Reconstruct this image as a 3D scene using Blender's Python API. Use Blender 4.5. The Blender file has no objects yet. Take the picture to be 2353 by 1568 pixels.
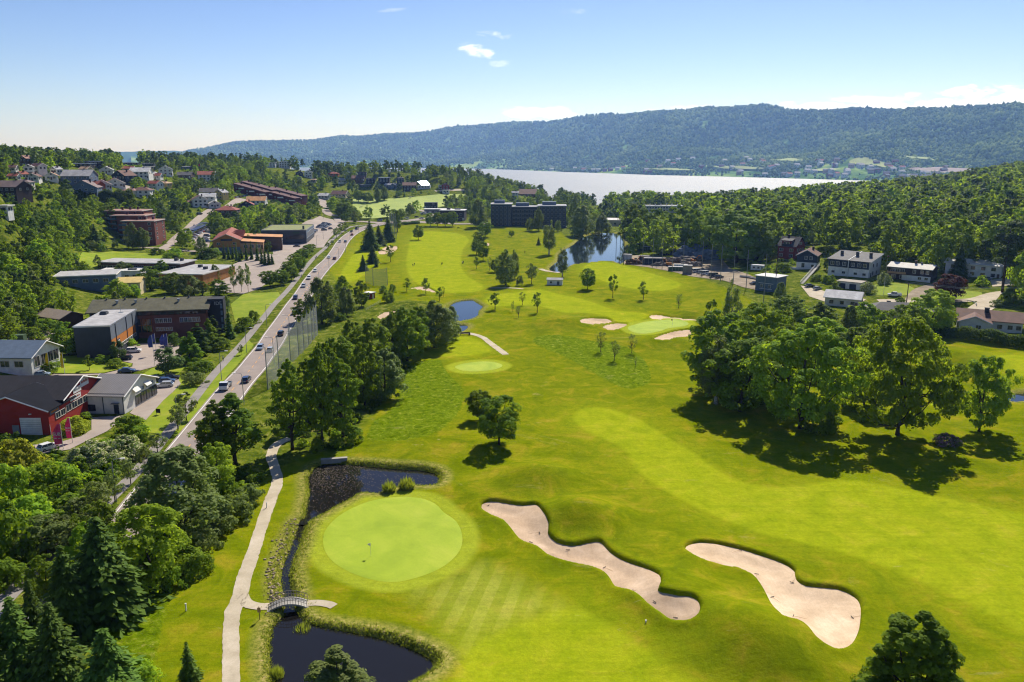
import bpy, bmesh, math, random
import numpy as np
from mathutils import Vector, Matrix
from mathutils.geometry import delaunay_2d_cdt
RNG = np.random.default_rng(7)
random.seed(7)
PI = math.pi
scene = bpy.context.scene
COL = scene.collection
R = math.radians
# ------------------------------------------------------------------ camera
CAMZ = 60.0
FPX = 1830.0
PITCH = math.atan((784 - 355) / FPX)
CP, SP = math.cos(PITCH), math.sin(PITCH)
cam_d = bpy.data.cameras.new("camera")
cam = bpy.data.objects.new("camera", cam_d)
COL.objects.link(cam)
cam.location = (0, 0, CAMZ)
cam.rotation_euler = (PI / 2 - PITCH, 0, 0)
cam_d.sensor_width = 36.0
cam_d.lens = 36.0 * FPX / 2353.0
cam_d.clip_start = 1.0
cam_d.clip_end = 60000.0
scene.camera = cam
def rays(px, py):
 px = np.asarray(px, float); py = np.asarray(py, float)
 r = (px - 1176.5) / FPX; d = (py - 784.0) / FPX
 v = np.stack([r, CP - d * SP, -SP - d * CP], -1)
 return v
def at_z(px, py, z):
 v = rays(px, py); t = (z - CAMZ) / v[..., 2]
 return v[..., 0] * t, v[..., 1] * t
def at_dist(px, dist):
 """world xy of picture column px (near the horizon) at a ground distance"""
 v = rays(px, 355.0); n = math.hypot(v[0], v[1])
 return v[0] / n * dist, v[1] / n * dist
# ------------------------------------------------------------------ land height
CTRL = []
for p in """600,1560,0 1200,1560,0 2300,1560,0 1750,1560,0 100,1560,0 300,1300,0 0,1300,0 800,1300,0 1200,1200,0 1700,1250,0 2300,1100,0 500,900,0
 1200,950,0 1750,900,0 2353,900,0 900,700,0 1300,700,0 1600,700,0 700,620,.5 1000,600,0 1060,740,0 1060,690,0 1360,600,0 1360,550,0 1290,580,0 1430,580,0 1100,520,2 1200,520,2 920,515,2.5 780,500,4
 850,1120,0 800,1480,0 1500,800,0 800,560,1.5 640,700,0 560,860,0
 0,900,0 100,800,0 250,700,.5 100,700,3 0,700,8 100,620,8 0,600,17 150,560,12 0,520,30 250,590,6 300,560,7 400,570,6 450,540,8 500,500,13 220,500,17
 420,470,21 350,450,27 250,460,28 100,450,36 0,450,42 0,400,48 150,400,46 300,400,43 420,400,41 300,378,45 150,378,48 40,372,54
 520,385,43 640,385,43 560,420,31 700,400,37 640,455,19 680,480,12 560,480,17 600,520,6 740,480,8 730,505,5 620,560,2 560,570,3 450,620,2 350,620,3 650,530,3.5
 800,490,7 900,500,6 1060,480,5 950,450,10 840,430,20 960,428,23 760,430,20 1060,430,18 850,402,33 960,398,36 1060,405,30 1150,430,14 1130,470,5 1300,480,1
 1250,520,1 1450,530,0 1600,600,1 1700,610,1.5 1800,640,2.5 1900,640,4 2000,640,5 2100,655,4.5 2260,650,6 2340,640,8 1800,690,.5 2000,700,1 2200,690,3 2340,700,3.5 2200,780,0.5 2050,600,8 2200,600,10 2353,590,12 2000,570,11 1850,560,7""".split():
 a, b, c = map(float, p.split(","))
 x, y = at_z(a, b, c); CTRL.append((x, y, c))
for p in """1480,560,1 1480,800,-5 1600,520,2 1600,700,2 1600,1000,-6 1750,560,6 1750,800,6 1750,1100,-4 2000,600,11 2000,800,13 2000,1050,9 2000,1500,-8 2200,600,15 2200,850,18 2200,1150,15 2200,1500,6 2353,520,16 2353,800,25 2353,1150,33 2353,1500,31 2500,1200,44 2600,500,22 2700,900,40
 1300,850,-6 1300,1200,-26 1500,1200,-26 1100,1300,-5 1000,1250,5 900,1150,28 1000,1000,36 850,1050,36 700,1100,36 800,1400,0 500,1200,42 300,1200,44 100,1200,46 0,1100,48 -150,700,55 -150,1200,52 -150,450,38 -150,300,10 -150,150,0 -350,100,0 -350,300,15 -400,700,50
 1700,1500,-35 1400,1700,-50 1700,1900,-58 1100,1700,-40 800,1800,-40 500,1800,0 300,1900,10 0,1900,25 2100,2100,-58 2353,2100,-30 2600,1800,40 2500,450,16 2600,250,4 2700,120,0
 1176,30,0 0,40,0 2353,40,0 1176,2200,-62 700,2400,-64 300,2600,-40 0,2600,-10 1700,2400,-64 2353,2500,-62 2700,2600,-20 1176,3600,-70 0,3600,-60 2353,3600,-70 -400,1800,30 2900,3600,-60 -400,3600,-50 1176,6000,-75 0,6000,-75 2353,6000,-75""".split():
 a, d, c = map(float, p.split(","))
 x, y = at_dist(a, d); CTRL.append((x, y, c))
CTRL = np.array(CTRL)
_d = np.sqrt((CTRL[:, None, 0] - CTRL[None, :, 0]) ** 2 + (CTRL[:, None, 1] - CTRL[None, :, 1]) ** 2 + 36.0)
_n = len(CTRL)
_A = np.zeros((_n + 3, _n + 3)); _A[:_n, :_n] = _d - np.eye(_n) * 0.0
_A[:_n, _n] = 1; _A[:_n, _n + 1:] = CTRL[:, :2] / 1000.0
_A[_n, :_n] = 1; _A[_n + 1:, :_n] = CTRL[:, :2].T / 1000.0
_W = np.linalg.lstsq(_A, np.concatenate([CTRL[:, 2], [0, 0, 0]]), rcond=None)[0]
MOUNDS = []   # x, y, height, radius along view, radius across
def H0(x, y):
 x = np.asarray(x, float); y = np.asarray(y, float)
 sh = x.shape; xf = x.ravel(); yf = y.ravel()
 out = np.empty(xf.size)
 for i in range(0, xf.size, 40000):
  xs = xf[i:i + 40000]; ys = yf[i:i + 40000]
  dd = np.sqrt((xs[:, None] - CTRL[None, :, 0]) ** 2 + (ys[:, None] - CTRL[None, :, 1]) ** 2 + 36.0)
  out[i:i + 40000] = dd @ _W[:_n] + _W[_n] + (xs * _W[_n + 1] + ys * _W[_n + 2]) / 1000.0
 for (mx, my, mh, ra, rb) in MOUNDS:
  out += mh * np.exp(-((xf - mx) / ra) ** 2 - ((yf - my) / rb) ** 2)
 return out.reshape(sh)
def unproj(px, py, h=0.0):
 """first point of the land seen through a picture point (D pixels)"""
 px = np.atleast_1d(np.asarray(px, float)); py = np.atleast_1d(np.asarray(py, float))
 v = rays(px, py)
 t = np.geomspace(40, 9000, 260)
 X = v[:, None, 0] * t; Y = v[:, None, 1] * t; Z = CAMZ + v[:, None, 2] * t
 g = H0(X, Y) + h
 below = Z < g
 k = np.where(below.any(1), below.argmax(1), len(t) - 1)
 k = np.maximum(k, 1)
 lo = t[k - 1]; hi = t[k]
 for _ in range(14):
  m = (lo + hi) / 2
  b = CAMZ + v[:, 2] * m < H0(v[:, 0] * m, v[:, 1] * m) + h
  hi = np.where(b, m, hi); lo = np.where(b, lo, m)
 return v[:, 0] * hi, v[:, 1] * hi
def at(px, py):
 x, y = unproj(px, py)
 return float(x[0]), float(y[0]), float(H0(x, y)[0])
def pxscale(x, y):
 """D pixels per metre at a ground point"""
 return FPX / math.sqrt(x * x + y * y + CAMZ * CAMZ)
def P(s, x0=0.0, y0=0.0, k=1.0):
 """'x,y x,y' in a zoomed crop -> list of D pixels"""
 out = []
 for q in s.split():
  a, b = q.split(","); out.append((x0 + float(a) / k, y0 + float(b) / k))
 return out
def W(pts):
 p = np.array(pts, float); x, y = unproj(p[:, 0], p[:, 1]); return np.stack([x, y], -1)
def smooth(pts, closed=True, n=4):
 """Catmull-Rom through the points"""
 p = np.asarray(pts, float); m = len(p); out = []
 for i in range(m if closed else m - 1):
  if closed: a, b, c, d = p[(i - 1) % m], p[i], p[(i + 1) % m], p[(i + 2) % m]
  else: a, b, c, d = p[max(i - 1, 0)], p[i], p[i + 1], p[min(i + 2, m - 1)]
  for t in np.arange(n) / n:
   out.append(.5 * (2 * b + (c - a) * t + (2 * a - 5 * b + 4 * c - d) * t * t + (3 * b - a - 3 * c + d) * t ** 3))
 if not closed: out.append(p[-1])
 return np.array(out)
def sdist(poly, x, y):
 """signed distance to a closed outline, negative inside"""
 a = np.asarray(poly); b = np.roll(a, -1, 0)
 best = np.full(x.shape, 1e18); ins = np.zeros(x.shape, bool)
 for (ax, ay), (bx, by) in zip(a, b):
  ex, ey = bx - ax, by - ay
  L = ex * ex + ey * ey + 1e-12
  t = np.clip(((x - ax) * ex + (y - ay) * ey) / L, 0, 1)
  best = np.minimum(best, (x - ax - t * ex) ** 2 + (y - ay - t * ey) ** 2)
  c = (ay > y) != (by > y)
  ins ^= c & (x < ex * (y - ay) / (ey if abs(ey) > 1e-12 else 1e-12) + ax)
 s = np.sqrt(best)
 return np.where(ins, -s, s)
def linedist(pts, x, y):
 best = np.full(x.shape, 1e18)
 for (ax, ay), (bx, by) in zip(pts[:-1], pts[1:]):
  ex, ey = bx - ax, by - ay; L = ex * ex + ey * ey + 1e-12
  t = np.clip(((x - ax) * ex + (y - ay) * ey) / L, 0, 1)
  best = np.minimum(best, (x - ax - t * ex) ** 2 + (y - ay - t * ey) ** 2)
 return np.sqrt(best)
# ------------------------------------------------------------------ objects
def put(name, me, parent=None, loc=None):
 o = bpy.data.objects.new(name, me); COL.objects.link(o)
 if parent is not None: o.parent = parent
 if loc is not None: o.location = loc
 return o
def tag(o, label=None, cat=None, group=None, kind=None):
 if label: o["label"] = label
 if cat: o["category"] = cat
 if group: o["group"] = group
 if kind: o["kind"] = kind
 return o
def thing(name, label, cat, loc=(0, 0, 0), rz=0.0, group=None):
 o = bpy.data.objects.new(name, None); COL.objects.link(o)
 o.location = loc; o.rotation_euler = (0, 0, rz); o.empty_display_size = .5
 return tag(o, label, cat, group)
def np_mesh(name, V, F, mats, fm=None, smooth_=False):
 """V (n,3); F (m,k) all of one size k, or a list of such arrays"""
 me = bpy.data.meshes.new(name)
 V = np.ascontiguousarray(V, np.float32)
 Fs = F if isinstance(F, list) else [F]
 Fs = [np.asarray(f, np.int32) for f in Fs if len(f)]
 loops = np.concatenate([f.ravel() for f in Fs])
 tot = np.concatenate([np.full(len(f), f.shape[1], np.int32) for f in Fs])
 start = np.concatenate([[0], np.cumsum(tot)[:-1]]).astype(np.int32)
 me.vertices.add(len(V)); me.vertices.foreach_set("co", V.ravel())
 me.loops.add(len(loops)); me.loops.foreach_set("vertex_index", loops)
 me.polygons.add(len(tot)); me.polygons.foreach_set("loop_start", start)
 for m in (mats if isinstance(mats, (list, tuple)) else [mats]): me.materials.append(m)
 if fm is not None: me.polygons.foreach_set("material_index", np.asarray(fm, np.int32))
 if smooth_: me.polygons.foreach_set("use_smooth", np.ones(len(tot), bool))
 me.update(calc_edges=True)
 return me
class MB:
 """collects boxes, bars, prisms into ONE mesh"""
 def __init__(s): s.v = []; s.f = []; s.m = []
 def add(s, vs, fs, mi=0):
  o = len(s.v); s.v += [tuple(v) for v in vs]; s.f += [tuple(i + o for i in f) for f in fs]; s.m += [mi] * len(fs); return s
 def box(s, c, d, rz=0.0, mi=0):
  """c centre of the base, d sizes"""
  ca, sa = math.cos(rz), math.sin(rz); vs = []
  for z in (0, d[2]):
   for (x, y) in ((-1, -1), (1, -1), (1, 1), (-1, 1)):
    X, Y = x * d[0] / 2, y * d[1] / 2
    vs.append((c[0] + X * ca - Y * sa, c[1] + X * sa + Y * ca, c[2] + z))
  return s.add(vs, [(3, 2, 1, 0), (4, 5, 6, 7), (0, 1, 5, 4), (1, 2, 6, 5), (2, 3, 7, 6), (3, 0, 4, 7)], mi)
 def prism(s, pts, z0, z1, mi=0):
  """vertical prism over a ccw outline"""
  n = len(pts)
  vs = [(p[0], p[1], z0) for p in pts] + [(p[0], p[1], z1) for p in pts]
  return s.add(vs, [tuple(range(n - 1, -1, -1)), tuple(range(n, 2 * n))] + [(i, (i + 1) % n, n + (i + 1) % n, n + i) for i in range(n)], mi)
 def extr(s, prof, x0, x1, mi=0):
  """profile in (y,z), ccw seen from +x, extruded along x"""
  n = len(prof)
  vs = [(x0, p[0], p[1]) for p in prof] + [(x1, p[0], p[1]) for p in prof]
  return s.add(vs, [tuple(range(n - 1, -1, -1)), tuple(range(n, 2 * n))] + [(i, (i + 1) % n, n + (i + 1) % n, n + i) for i in range(n)], mi)
 def extry(s, prof, y0, y1, mi=0):
  """profile in (x,z), extruded along y"""
  n = len(prof)
  vs = [(p[0], y0, p[1]) for p in prof] + [(p[0], y1, p[1]) for p in prof]
  return s.add(vs, [tuple(range(n)), tuple(range(2 * n - 1, n - 1, -1))] + [((i + 1) % n, i, n + i, n + (i + 1) % n) for i in range(n)], mi)
 def tube(s, pts, r, n=6, mi=0, cap=True):
  pts = [Vector(p) for p in pts]; rs = r if isinstance(r, (list, tuple)) else [r] * len(pts)
  o = len(s.v); ring = []
  for i, p in enumerate(pts):
   t = (pts[min(i + 1, len(pts) - 1)] - pts[max(i - 1, 0)]).normalized()
   u = t.cross(Vector((0, 0, 1))) if abs(t.z) < .95 else t.cross(Vector((1, 0, 0)))
   u.normalize(); w = t.cross(u)
   for k in range(n):
    a = 2 * PI * k / n
    s.v.append(tuple(p + (u * math.cos(a) + w * math.sin(a)) * rs[i]))
  for i in range(len(pts) - 1):
   for k in range(n):
    s.f.append((o + i * n + k, o + i * n + (k + 1) % n, o + (i + 1) * n + (k + 1) % n, o + (i + 1) * n + k)); s.m.append(mi)
  if cap:
   s.f.append(tuple(o + k for k in range(n - 1, -1, -1))); s.m.append(mi)
   e = o + (len(pts) - 1) * n
   s.f.append(tuple(e + k for k in range(n))); s.m.append(mi)
  return s
 def mesh(s, name, mats, smooth_=False):
  me = bpy.data.meshes.new(name); me.from_pydata(s.v, [], s.f)
  for m in (mats if isinstance(mats, (list, tuple)) else [mats]): me.materials.append(m)
  if len(set(s.m)) > 1: me.polygons.foreach_set("material_index", s.m)
  bm = bmesh.new(); bm.from_mesh(me); bmesh.ops.recalc_face_normals(bm, faces=bm.faces); bm.to_mesh(me); bm.free()
  if smooth_: me.polygons.foreach_set("use_smooth", [True] * len(me.polygons))
  me.update(); return me
 def build(s, name, mats, parent=None, smooth_=False, loc=None):
  return put(name, s.mesh(name, mats, smooth_), parent, loc)
def copy_tree(o, parent=None):
 c = o.copy(); COL.objects.link(c)
 if parent is not None: c.parent = parent
 for ch in list(KIDS.get(o.name, [])): copy_tree(ch, c)
 return c
KIDS = {}
def remember(o):
 """index the children of a prototype so that copies are quick"""
 KIDS[o.name] = [c for c in o.children]
 for c in o.children: remember(c)
# ------------------------------------------------------------------ materials
def nodemat(name):
 m = bpy.data.materials.new(name); m.use_nodes = True
 nt = m.node_tree; b = nt.nodes["Principled BSDF"]
 return m, nt, b
def N(nt, typ, **kw):
 n = nt.nodes.new(typ)
 for k, v in kw.items():
  if k.startswith("i_"):
   key = k[2:]
   n.inputs[int(key) if key.isdigit() else key.replace("_", " ")].default_value = v
  else: setattr(n, k, v)
 return n
def L(nt, a, b): nt.links.new(a, b)
def rgb(h, g=1.0):
 """sRGB hex -> linear"""
 c = [int(h[i:i + 2], 16) / 255 for i in (0, 2, 4)]
 return tuple(g * (v / 12.92 if v <= .04045 else ((v + .055) / 1.055) ** 2.4) for v in c) + (1.0,)
def ramp(nt, fac, stops):
 r = nt.nodes.new("ShaderNodeValToRGB")
 e = r.color_ramp.elements
 while len(e) < len(stops): e.new(.5)
 for el, (p, c) in zip(e, stops): el.position = p; el.color = c
 L(nt, fac, r.inputs[0]); return r.outputs[0]
def mixc(nt, f, a, b, mode="MIX"):
 n = nt.nodes.new("ShaderNodeMix"); n.data_type = "RGBA"; n.blend_type = mode
 for i, v in ((0, f), (6, a), (7, b)):
  if hasattr(v, "node"): L(nt, v, n.inputs[i])
  else: n.inputs[i].default_value = v
 return n.outputs[2]
def math_(nt, op, a, b=None, clamp=False):
 n = nt.nodes.new("ShaderNodeMath"); n.operation = op; n.use_clamp = clamp
 for i, v in ((0, a), (1, b)):
  if v is None: continue
  if hasattr(v, "node"): L(nt, v, n.inputs[i])
  else: n.inputs[i].default_value = v
 return n.outputs[0]
def noise(nt, scale, detail=3.0, co=None, rough=.55, dist=0.0):
 n = N(nt, "ShaderNodeTexNoise"); n.inputs["Scale"].default_value = scale
 n.inputs["Detail"].default_value = detail; n.inputs["Roughness"].default_value = rough; n.inputs["Distortion"].default_value = dist
 if co is not None: L(nt, co, n.inputs["Vector"])
 return n.outputs[0]
def plain(name, col, rough=.6, metal=0.0, var=.12, scale=.6, spec=.3, bump=0.0):
 """a surface of one colour with a little weathering"""
 m, nt, b = nodemat(name)
 co = N(nt, "ShaderNodeTexCoord").outputs["Object"]
 f = noise(nt, scale, 5.0, co, .65)
 c = tuple(col[:3]) + (1,)
 lo = tuple(max(0, v * (1 - var * 1.6)) for v in c[:3]) + (1,); hi = tuple(min(1, v * (1 + var)) for v in c[:3]) + (1,)
 L(nt, ramp(nt, f, [(.3, lo), (.7, hi)]), b.inputs["Base Color"])
 b.inputs["Roughness"].default_value = rough; b.inputs["Metallic"].default_value = metal
 b.inputs["Specular IOR Level"].default_value = spec
 if bump:
  bn = N(nt, "ShaderNodeBump", i_Strength=bump, i_Distance=.05); L(nt, noise(nt, scale * 12, 3, co), bn.inputs["Height"]); L(nt, bn.outputs[0], b.inputs["Normal"])
 return m
def striped(name, c1, c2, axis=0, period=.2, rough=.7, width=.12, var=.15, spec=.3):
 """boards, roof tiles or sheet-metal ribs: dark joints every period metres along an object axis"""
 m, nt, b = nodemat(name)
 co = N(nt, "ShaderNodeTexCoord").outputs["Object"]
 sx = N(nt, "ShaderNodeSeparateXYZ"); L(nt, co, sx.inputs[0])
 f = math_(nt, "FRACT", math_(nt, "DIVIDE", sx.outputs[axis], period))
 j = math_(nt, "LESS_THAN", f, width)
 n = noise(nt, .5, 5, co, .65)
 lo = tuple(v * (1 - var) for v in c1[:3]) + (1,); hi = tuple(min(1, v * (1 + var)) for v in c1[:3]) + (1,)
 base = ramp(nt, n, [(.3, lo), (.7, hi)])
 L(nt, mixc(nt, j, base, c2), b.inputs["Base Color"])
 b.inputs["Roughness"].default_value = rough; b.inputs["Specular IOR Level"].default_value = spec
 return m
# ------------------------------------------------------------------ mounds of the course
for (mx, my, mh, ra, rb, dy) in [(1240, 1100, 1.7, 7, 6, 0), (1335, 1190, 2.2, 6.5, 6, 0), (1545, 1385, 1.6, 6, 6, 0), (1710, 1470, 2.6, 8, 7, 0),
        (1780, 1540, 1.2, 9, 6, 0), (1560, 1300, .9, 9, 9, 0), (1290, 745, 1.6, 12, 9, 0), (1610, 722, 1.5, 9, 9, 0),
        (1540, 790, 1.3, 14, 8, 0), (2200, 830, 1.8, 11, 9, 0), (2270, 792, 1.5, 9, 9, 0), (950, 705, 1.4, 9, 9, 0),
        (880, 1600, .8, 10, 10, 0), (1120, 1130, .5, 9, 7, 0), (1010, 1010, .8, 20, 16, 0)]:
 x, y = at_z(mx, my, 0.0); MOUNDS.append((x, y, mh * 1.45, ra, rb))
K2 = 2.6656   # crop scales, in crop pixels per D pixel
def Z640(s, x0, y0): return P(s, x0 / 1.088, y0 / 1.088, 3.995)
def Z400(s, x0, y0): return P(s, x0 / 1.088, y0 / 1.088, 6.4)
# ------------------------------------------------------------------ outlines
SAND = [
 ("long wavy pale sand bunker with three lobes right of the nearest green", P("0,410 40,388 110,385 200,400 280,410 370,404 410,440 455,520 450,590 500,645 600,668 690,650 755,640 800,655 850,710 920,755 1010,790 1100,820 1170,855 1185,900 1165,955 1220,970 1290,985 1360,990 1420,1020 1440,1070 1420,1120 1370,1160 1300,1172 1230,1165 1170,1125 1080,1060 1030,1010 960,970 870,950 840,905 800,855 720,820 620,800 520,775 430,740 370,690 300,665 250,640 210,590 150,520 80,490 10,450", 1103, 1011, 2.815), 1),
 ("palest sand bunker, waisted in the middle, beside the round tree at the bottom edge", P("1315,690 1340,665 1420,648 1520,655 1640,680 1720,700 1830,735 1920,765 2000,800 2050,840", 1103, 1011, 2.815) + P("472,885 482,930 530,960 620,970 720,980 800,1010 855,1050 878,1100 875,1190 860,1260 820,1330 760,1365 690,1360 610,1310 570,1270 530,1220 470,1185 380,1160 320,1100 280,1030 240,960 190,905 100,865", 1654.4, 979.8, 2.6667) + P("1620,825 1520,800 1420,765 1340,720", 1103, 1011, 2.815), 0),
 ("oval sand bunker, left of the pair before the middle green", Z640("620,370 660,350 760,345 860,350 925,372 900,392 820,402 720,405 650,395", 1280, 700), 1),
 ("small lozenge sand bunker, right of the pair before the middle green", Z640("825,430 870,405 950,393 1040,393 1065,405 1020,435 930,460 860,450", 1280, 700), 1),
 ("long thin white sand bunker behind the middle green", Z640("1255,335 1290,315 1350,315 1430,332 1560,345 1690,358 1700,372 1640,372 1500,358 1380,358 1290,362", 1280, 700), 0),
 ("wedge-shaped sand bunker in front of the middle green by the big trees", Z640("1300,535 1340,510 1450,475 1560,455 1650,455 1640,500 1590,525 1450,545 1340,550", 1280, 700), 1),
 ("round pinkish sand bunker beside the dark spruces", Z640("1120,1020 1150,1000 1200,975 1250,967 1295,975 1295,1000 1250,1030 1180,1045 1130,1042", 640, 350), 1),
 ("thin sand bunker behind a young tree on the far hole", Z640("1405,1358 1480,1345 1530,1340 1580,1352 1650,1385 1640,1398 1560,1385 1470,1368", 640, 350), 1),
 ("small sand bunker tucked behind the tree belt", Z640("1110,330 1170,295 1240,278 1300,280 1290,300 1230,325 1150,355 1125,352", 640, 700), 1),
 ("tiny sand bunker between trees in front of the dark hotel", Z640("2105,945 2140,938 2150,955 2130,972 2110,968", 640, 350), 1)]
GREENS = [
 ("large round putting green between the two nearest ponds", P("742,1245 752,1212 790,1178 850,1152 915,1142 965,1145 1000,1158 1020,1178 1048,1198 1062,1230 1058,1262 1035,1290 1000,1312 950,1330 900,1338 845,1330 790,1308 755,1280")),
 ("oval putting green between the sand bunkers halfway down the course", Z640("1060,440 1130,410 1230,385 1370,370 1500,365 1600,385 1620,410 1560,430 1440,445 1380,465 1300,485 1200,495 1110,480", 1280, 700)),
 ("flat oval tee platform below the small pond path", Z640("1825,800 1880,775 1980,758 2080,750 2180,755 2250,775 2260,795 2200,820 2100,835 1980,842 1880,830", 640, 700))]
FAIR = [P("1318,955 1345,938 1400,940 1470,965 1540,1010 1600,1045 1680,1100 1780,1120 1900,1108 1965,1104 2100,1130 2353,1182 2500,1215 2500,1520 2353,1456 2200,1375 2007,1291 1850,1250 1740,1222 1654,1190 1580,1155 1510,1115 1462,1078 1445,1045 1420,1022 1370,1002 1330,978"),
 P("1075,1505 1130,1462 1250,1410 1330,1400 1420,1445 1500,1500 1560,1545 1640,1620 1085,1640"),
 Z640("0,120 250,90 420,130 600,165 800,225 950,280 1230,310 1225,350 1100,400 1000,420 870,330 620,300 480,300 250,240 100,235 0,235 -180,240 -250,180 -150,130", 1280, 700),
 Z640("1440,870 1600,840 1850,860 1960,920 1900,1000 1880,1150 1950,1260 2080,1330 2060,1385 1900,1400 1700,1400 1560,1350 1430,1280 1380,1150 1400,1000", 640, 350),
 Z640("860,1120 1000,1150 1200,1200 1450,1280 1560,1330 1450,1375 1270,1385 1000,1345 800,1280 650,1200 700,1140", 1280, 350),
 Z640("2100,700 2250,690 2400,720 2500,900 2400,960 2280,900 2180,830", 1920, 700),
 Z640("1690,690 1720,580 1860,525 2000,535 2110,600 2160,655 2000,690 1800,705", 640, 700),
 P("780,640 800,600 830,565 870,545 900,540 880,575 860,600 840,630 800,650")]
STRIPED = [P("940,1350 1010,1345 1075,1302 1120,1300 1200,1345 1320,1420 1250,1405 1130,1460 1075,1495 1040,1450 990,1390")]
MEADOW = [Z640("1390,830 1480,760 1600,735 1690,740 1720,800 1800,900 1880,980 1910,1050 1880,1180 1800,1290 1680,1390 1500,1450 1300,1480 1100,1475 1010,1460 1040,1380 1080,1300 1200,1230 1290,1120 1350,960", 640, 700),
 Z640("190,555 230,525 350,505 500,520 650,545 780,570 900,580 1050,620 1150,680 1230,760 1270,860 1270,940 1210,975 1100,1000 1000,985 880,930 760,860 600,770 450,690 300,630 220,590", 1280, 700),
 P("255,1450 330,1385 395,1350 380,1400 365,1470 352,1560 360,1660 200,1660 240,1500")]
GOLF = P("120,1660 190,1530 270,1430 400,1330 470,1250 560,1130 625,1095 700,1045 790,1040 850,960 930,850 1000,700 940,690 850,700 770,640 745,620 790,560 825,533 900,514 1000,514 1120,520 1280,530 1330,560 1400,605 1480,600 1640,650 1730,690 1740,720 1800,760 1800,830 2100,760 2160,775 2353,800 2550,820 2700,1660")
PONDS = [
 ("pond strewn with brown lily pads above the nearest green", P("702,1190 712,1130 708,1095 722,1072 745,1062 790,1060 850,1063 910,1068 960,1070 1000,1078 1012,1092 1005,1108 985,1112 945,1112 900,1118 868,1130 830,1128 800,1145 770,1160 735,1180"), .45),
 ("dark still pond at the bottom edge below the arched bridge", P("650,1412 668,1400 690,1408 705,1425 760,1437 840,1448 910,1462 960,1480 1000,1500 1004,1520 975,1545 930,1570 880,1620 640,1660 632,1570 620,1520 622,1460 630,1430"), .5),
 ("small blue pond between the tree belt and the young trees", P("1030,735 1030,705 1042,695 1060,690 1085,688 1095,694 1110,703 1100,712 1098,722 1085,731 1050,737"), .4),
 ("smallest pond beside the bench", P("1040,765 1042,748 1060,744 1075,747 1068,756 1050,764"), .4),
 ("lake reflecting the woods beside the building site", P("1282,598 1262,615 1275,625 1290,622 1312,607 1345,603 1385,598 1410,598 1425,605 1440,590 1437,560 1432,537 1400,533 1360,535 1335,545 1318,560 1300,570 1285,582"), .5),
 ("pale pond at the right edge behind the lone oak", P("2315,915 2330,905 2353,900 2420,895 2420,925 2353,920 2325,921"), .3)]
STREAM = P("700,1192 688,1215 676,1250 662,1285 655,1320 660,1350 664,1370 666,1398")
def wpoly(pts, n=3): return smooth(W(pts), True, n)
sandW = [(l, wpoly(p, 2), c) for l, p, c in SAND]
greenW = [(l, wpoly(p)) for l, p in GREENS]
fairW = [wpoly(p, 2) for p in FAIR]; stripW = [W(p) for p in STRIPED]; meadW = [wpoly(p, 2) for p in MEADOW]; golfW = W(GOLF)
pondW = [(l, wpoly(p, 2), d) for l, p, d in PONDS]
streamW = smooth(W(STREAM), False, 4)
def sstep(a): a = np.clip(a, 0, 1); return a * a * (3 - 2 * a)
def union(polys, x, y, far=60.0):
 """smallest signed distance to several outlines, only worked out near them"""
 out = np.full(x.shape, far)
 for p in polys:
  m = (x > p[:, 0].min() - far) & (x < p[:, 0].max() + far) & (y > p[:, 1].min() - far) & (y < p[:, 1].max() + far)
  if m.any(): out[m] = np.minimum(out[m], sdist(p, x[m], y[m]))
 return out
POND_LEVEL = []
for l, p, d in pondW: POND_LEVEL.append(float(np.min(H0(p[:, 0], p[:, 1]))) - d)
STREAM_LEVEL = POND_LEVEL[1] + .03
def Hg(x, y):
 """land with bunkers, pond basins and the stream bed cut in"""
 z = H0(x, y)
 s = union([p for _, p, _ in sandW], x, y, 4.0)
 z = z - 1.7 * sstep(-s / .9) + .22 * np.exp(-((s - .5) / .9) ** 2)
 for (l, p, d), lv in zip(pondW, POND_LEVEL):
  s = union([p], x, y, 6.0)
  z = np.where(s < 5.9, z - (d + 1.2) * sstep((.9 - s) / 2.2), z)
 m = (np.abs(x - streamW[:, 0].mean()) < 60) & (np.abs(y - streamW[:, 1].mean()) < 60)
 if m.any():
  ld = linedist(streamW, x[m], y[m]); z = z.copy(); z[m] -= 1.0 * sstep((1.35 - ld) / 1.1)
 return z
def ground(x, y): return float(Hg(np.array([x]), np.array([y]))[0])
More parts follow.
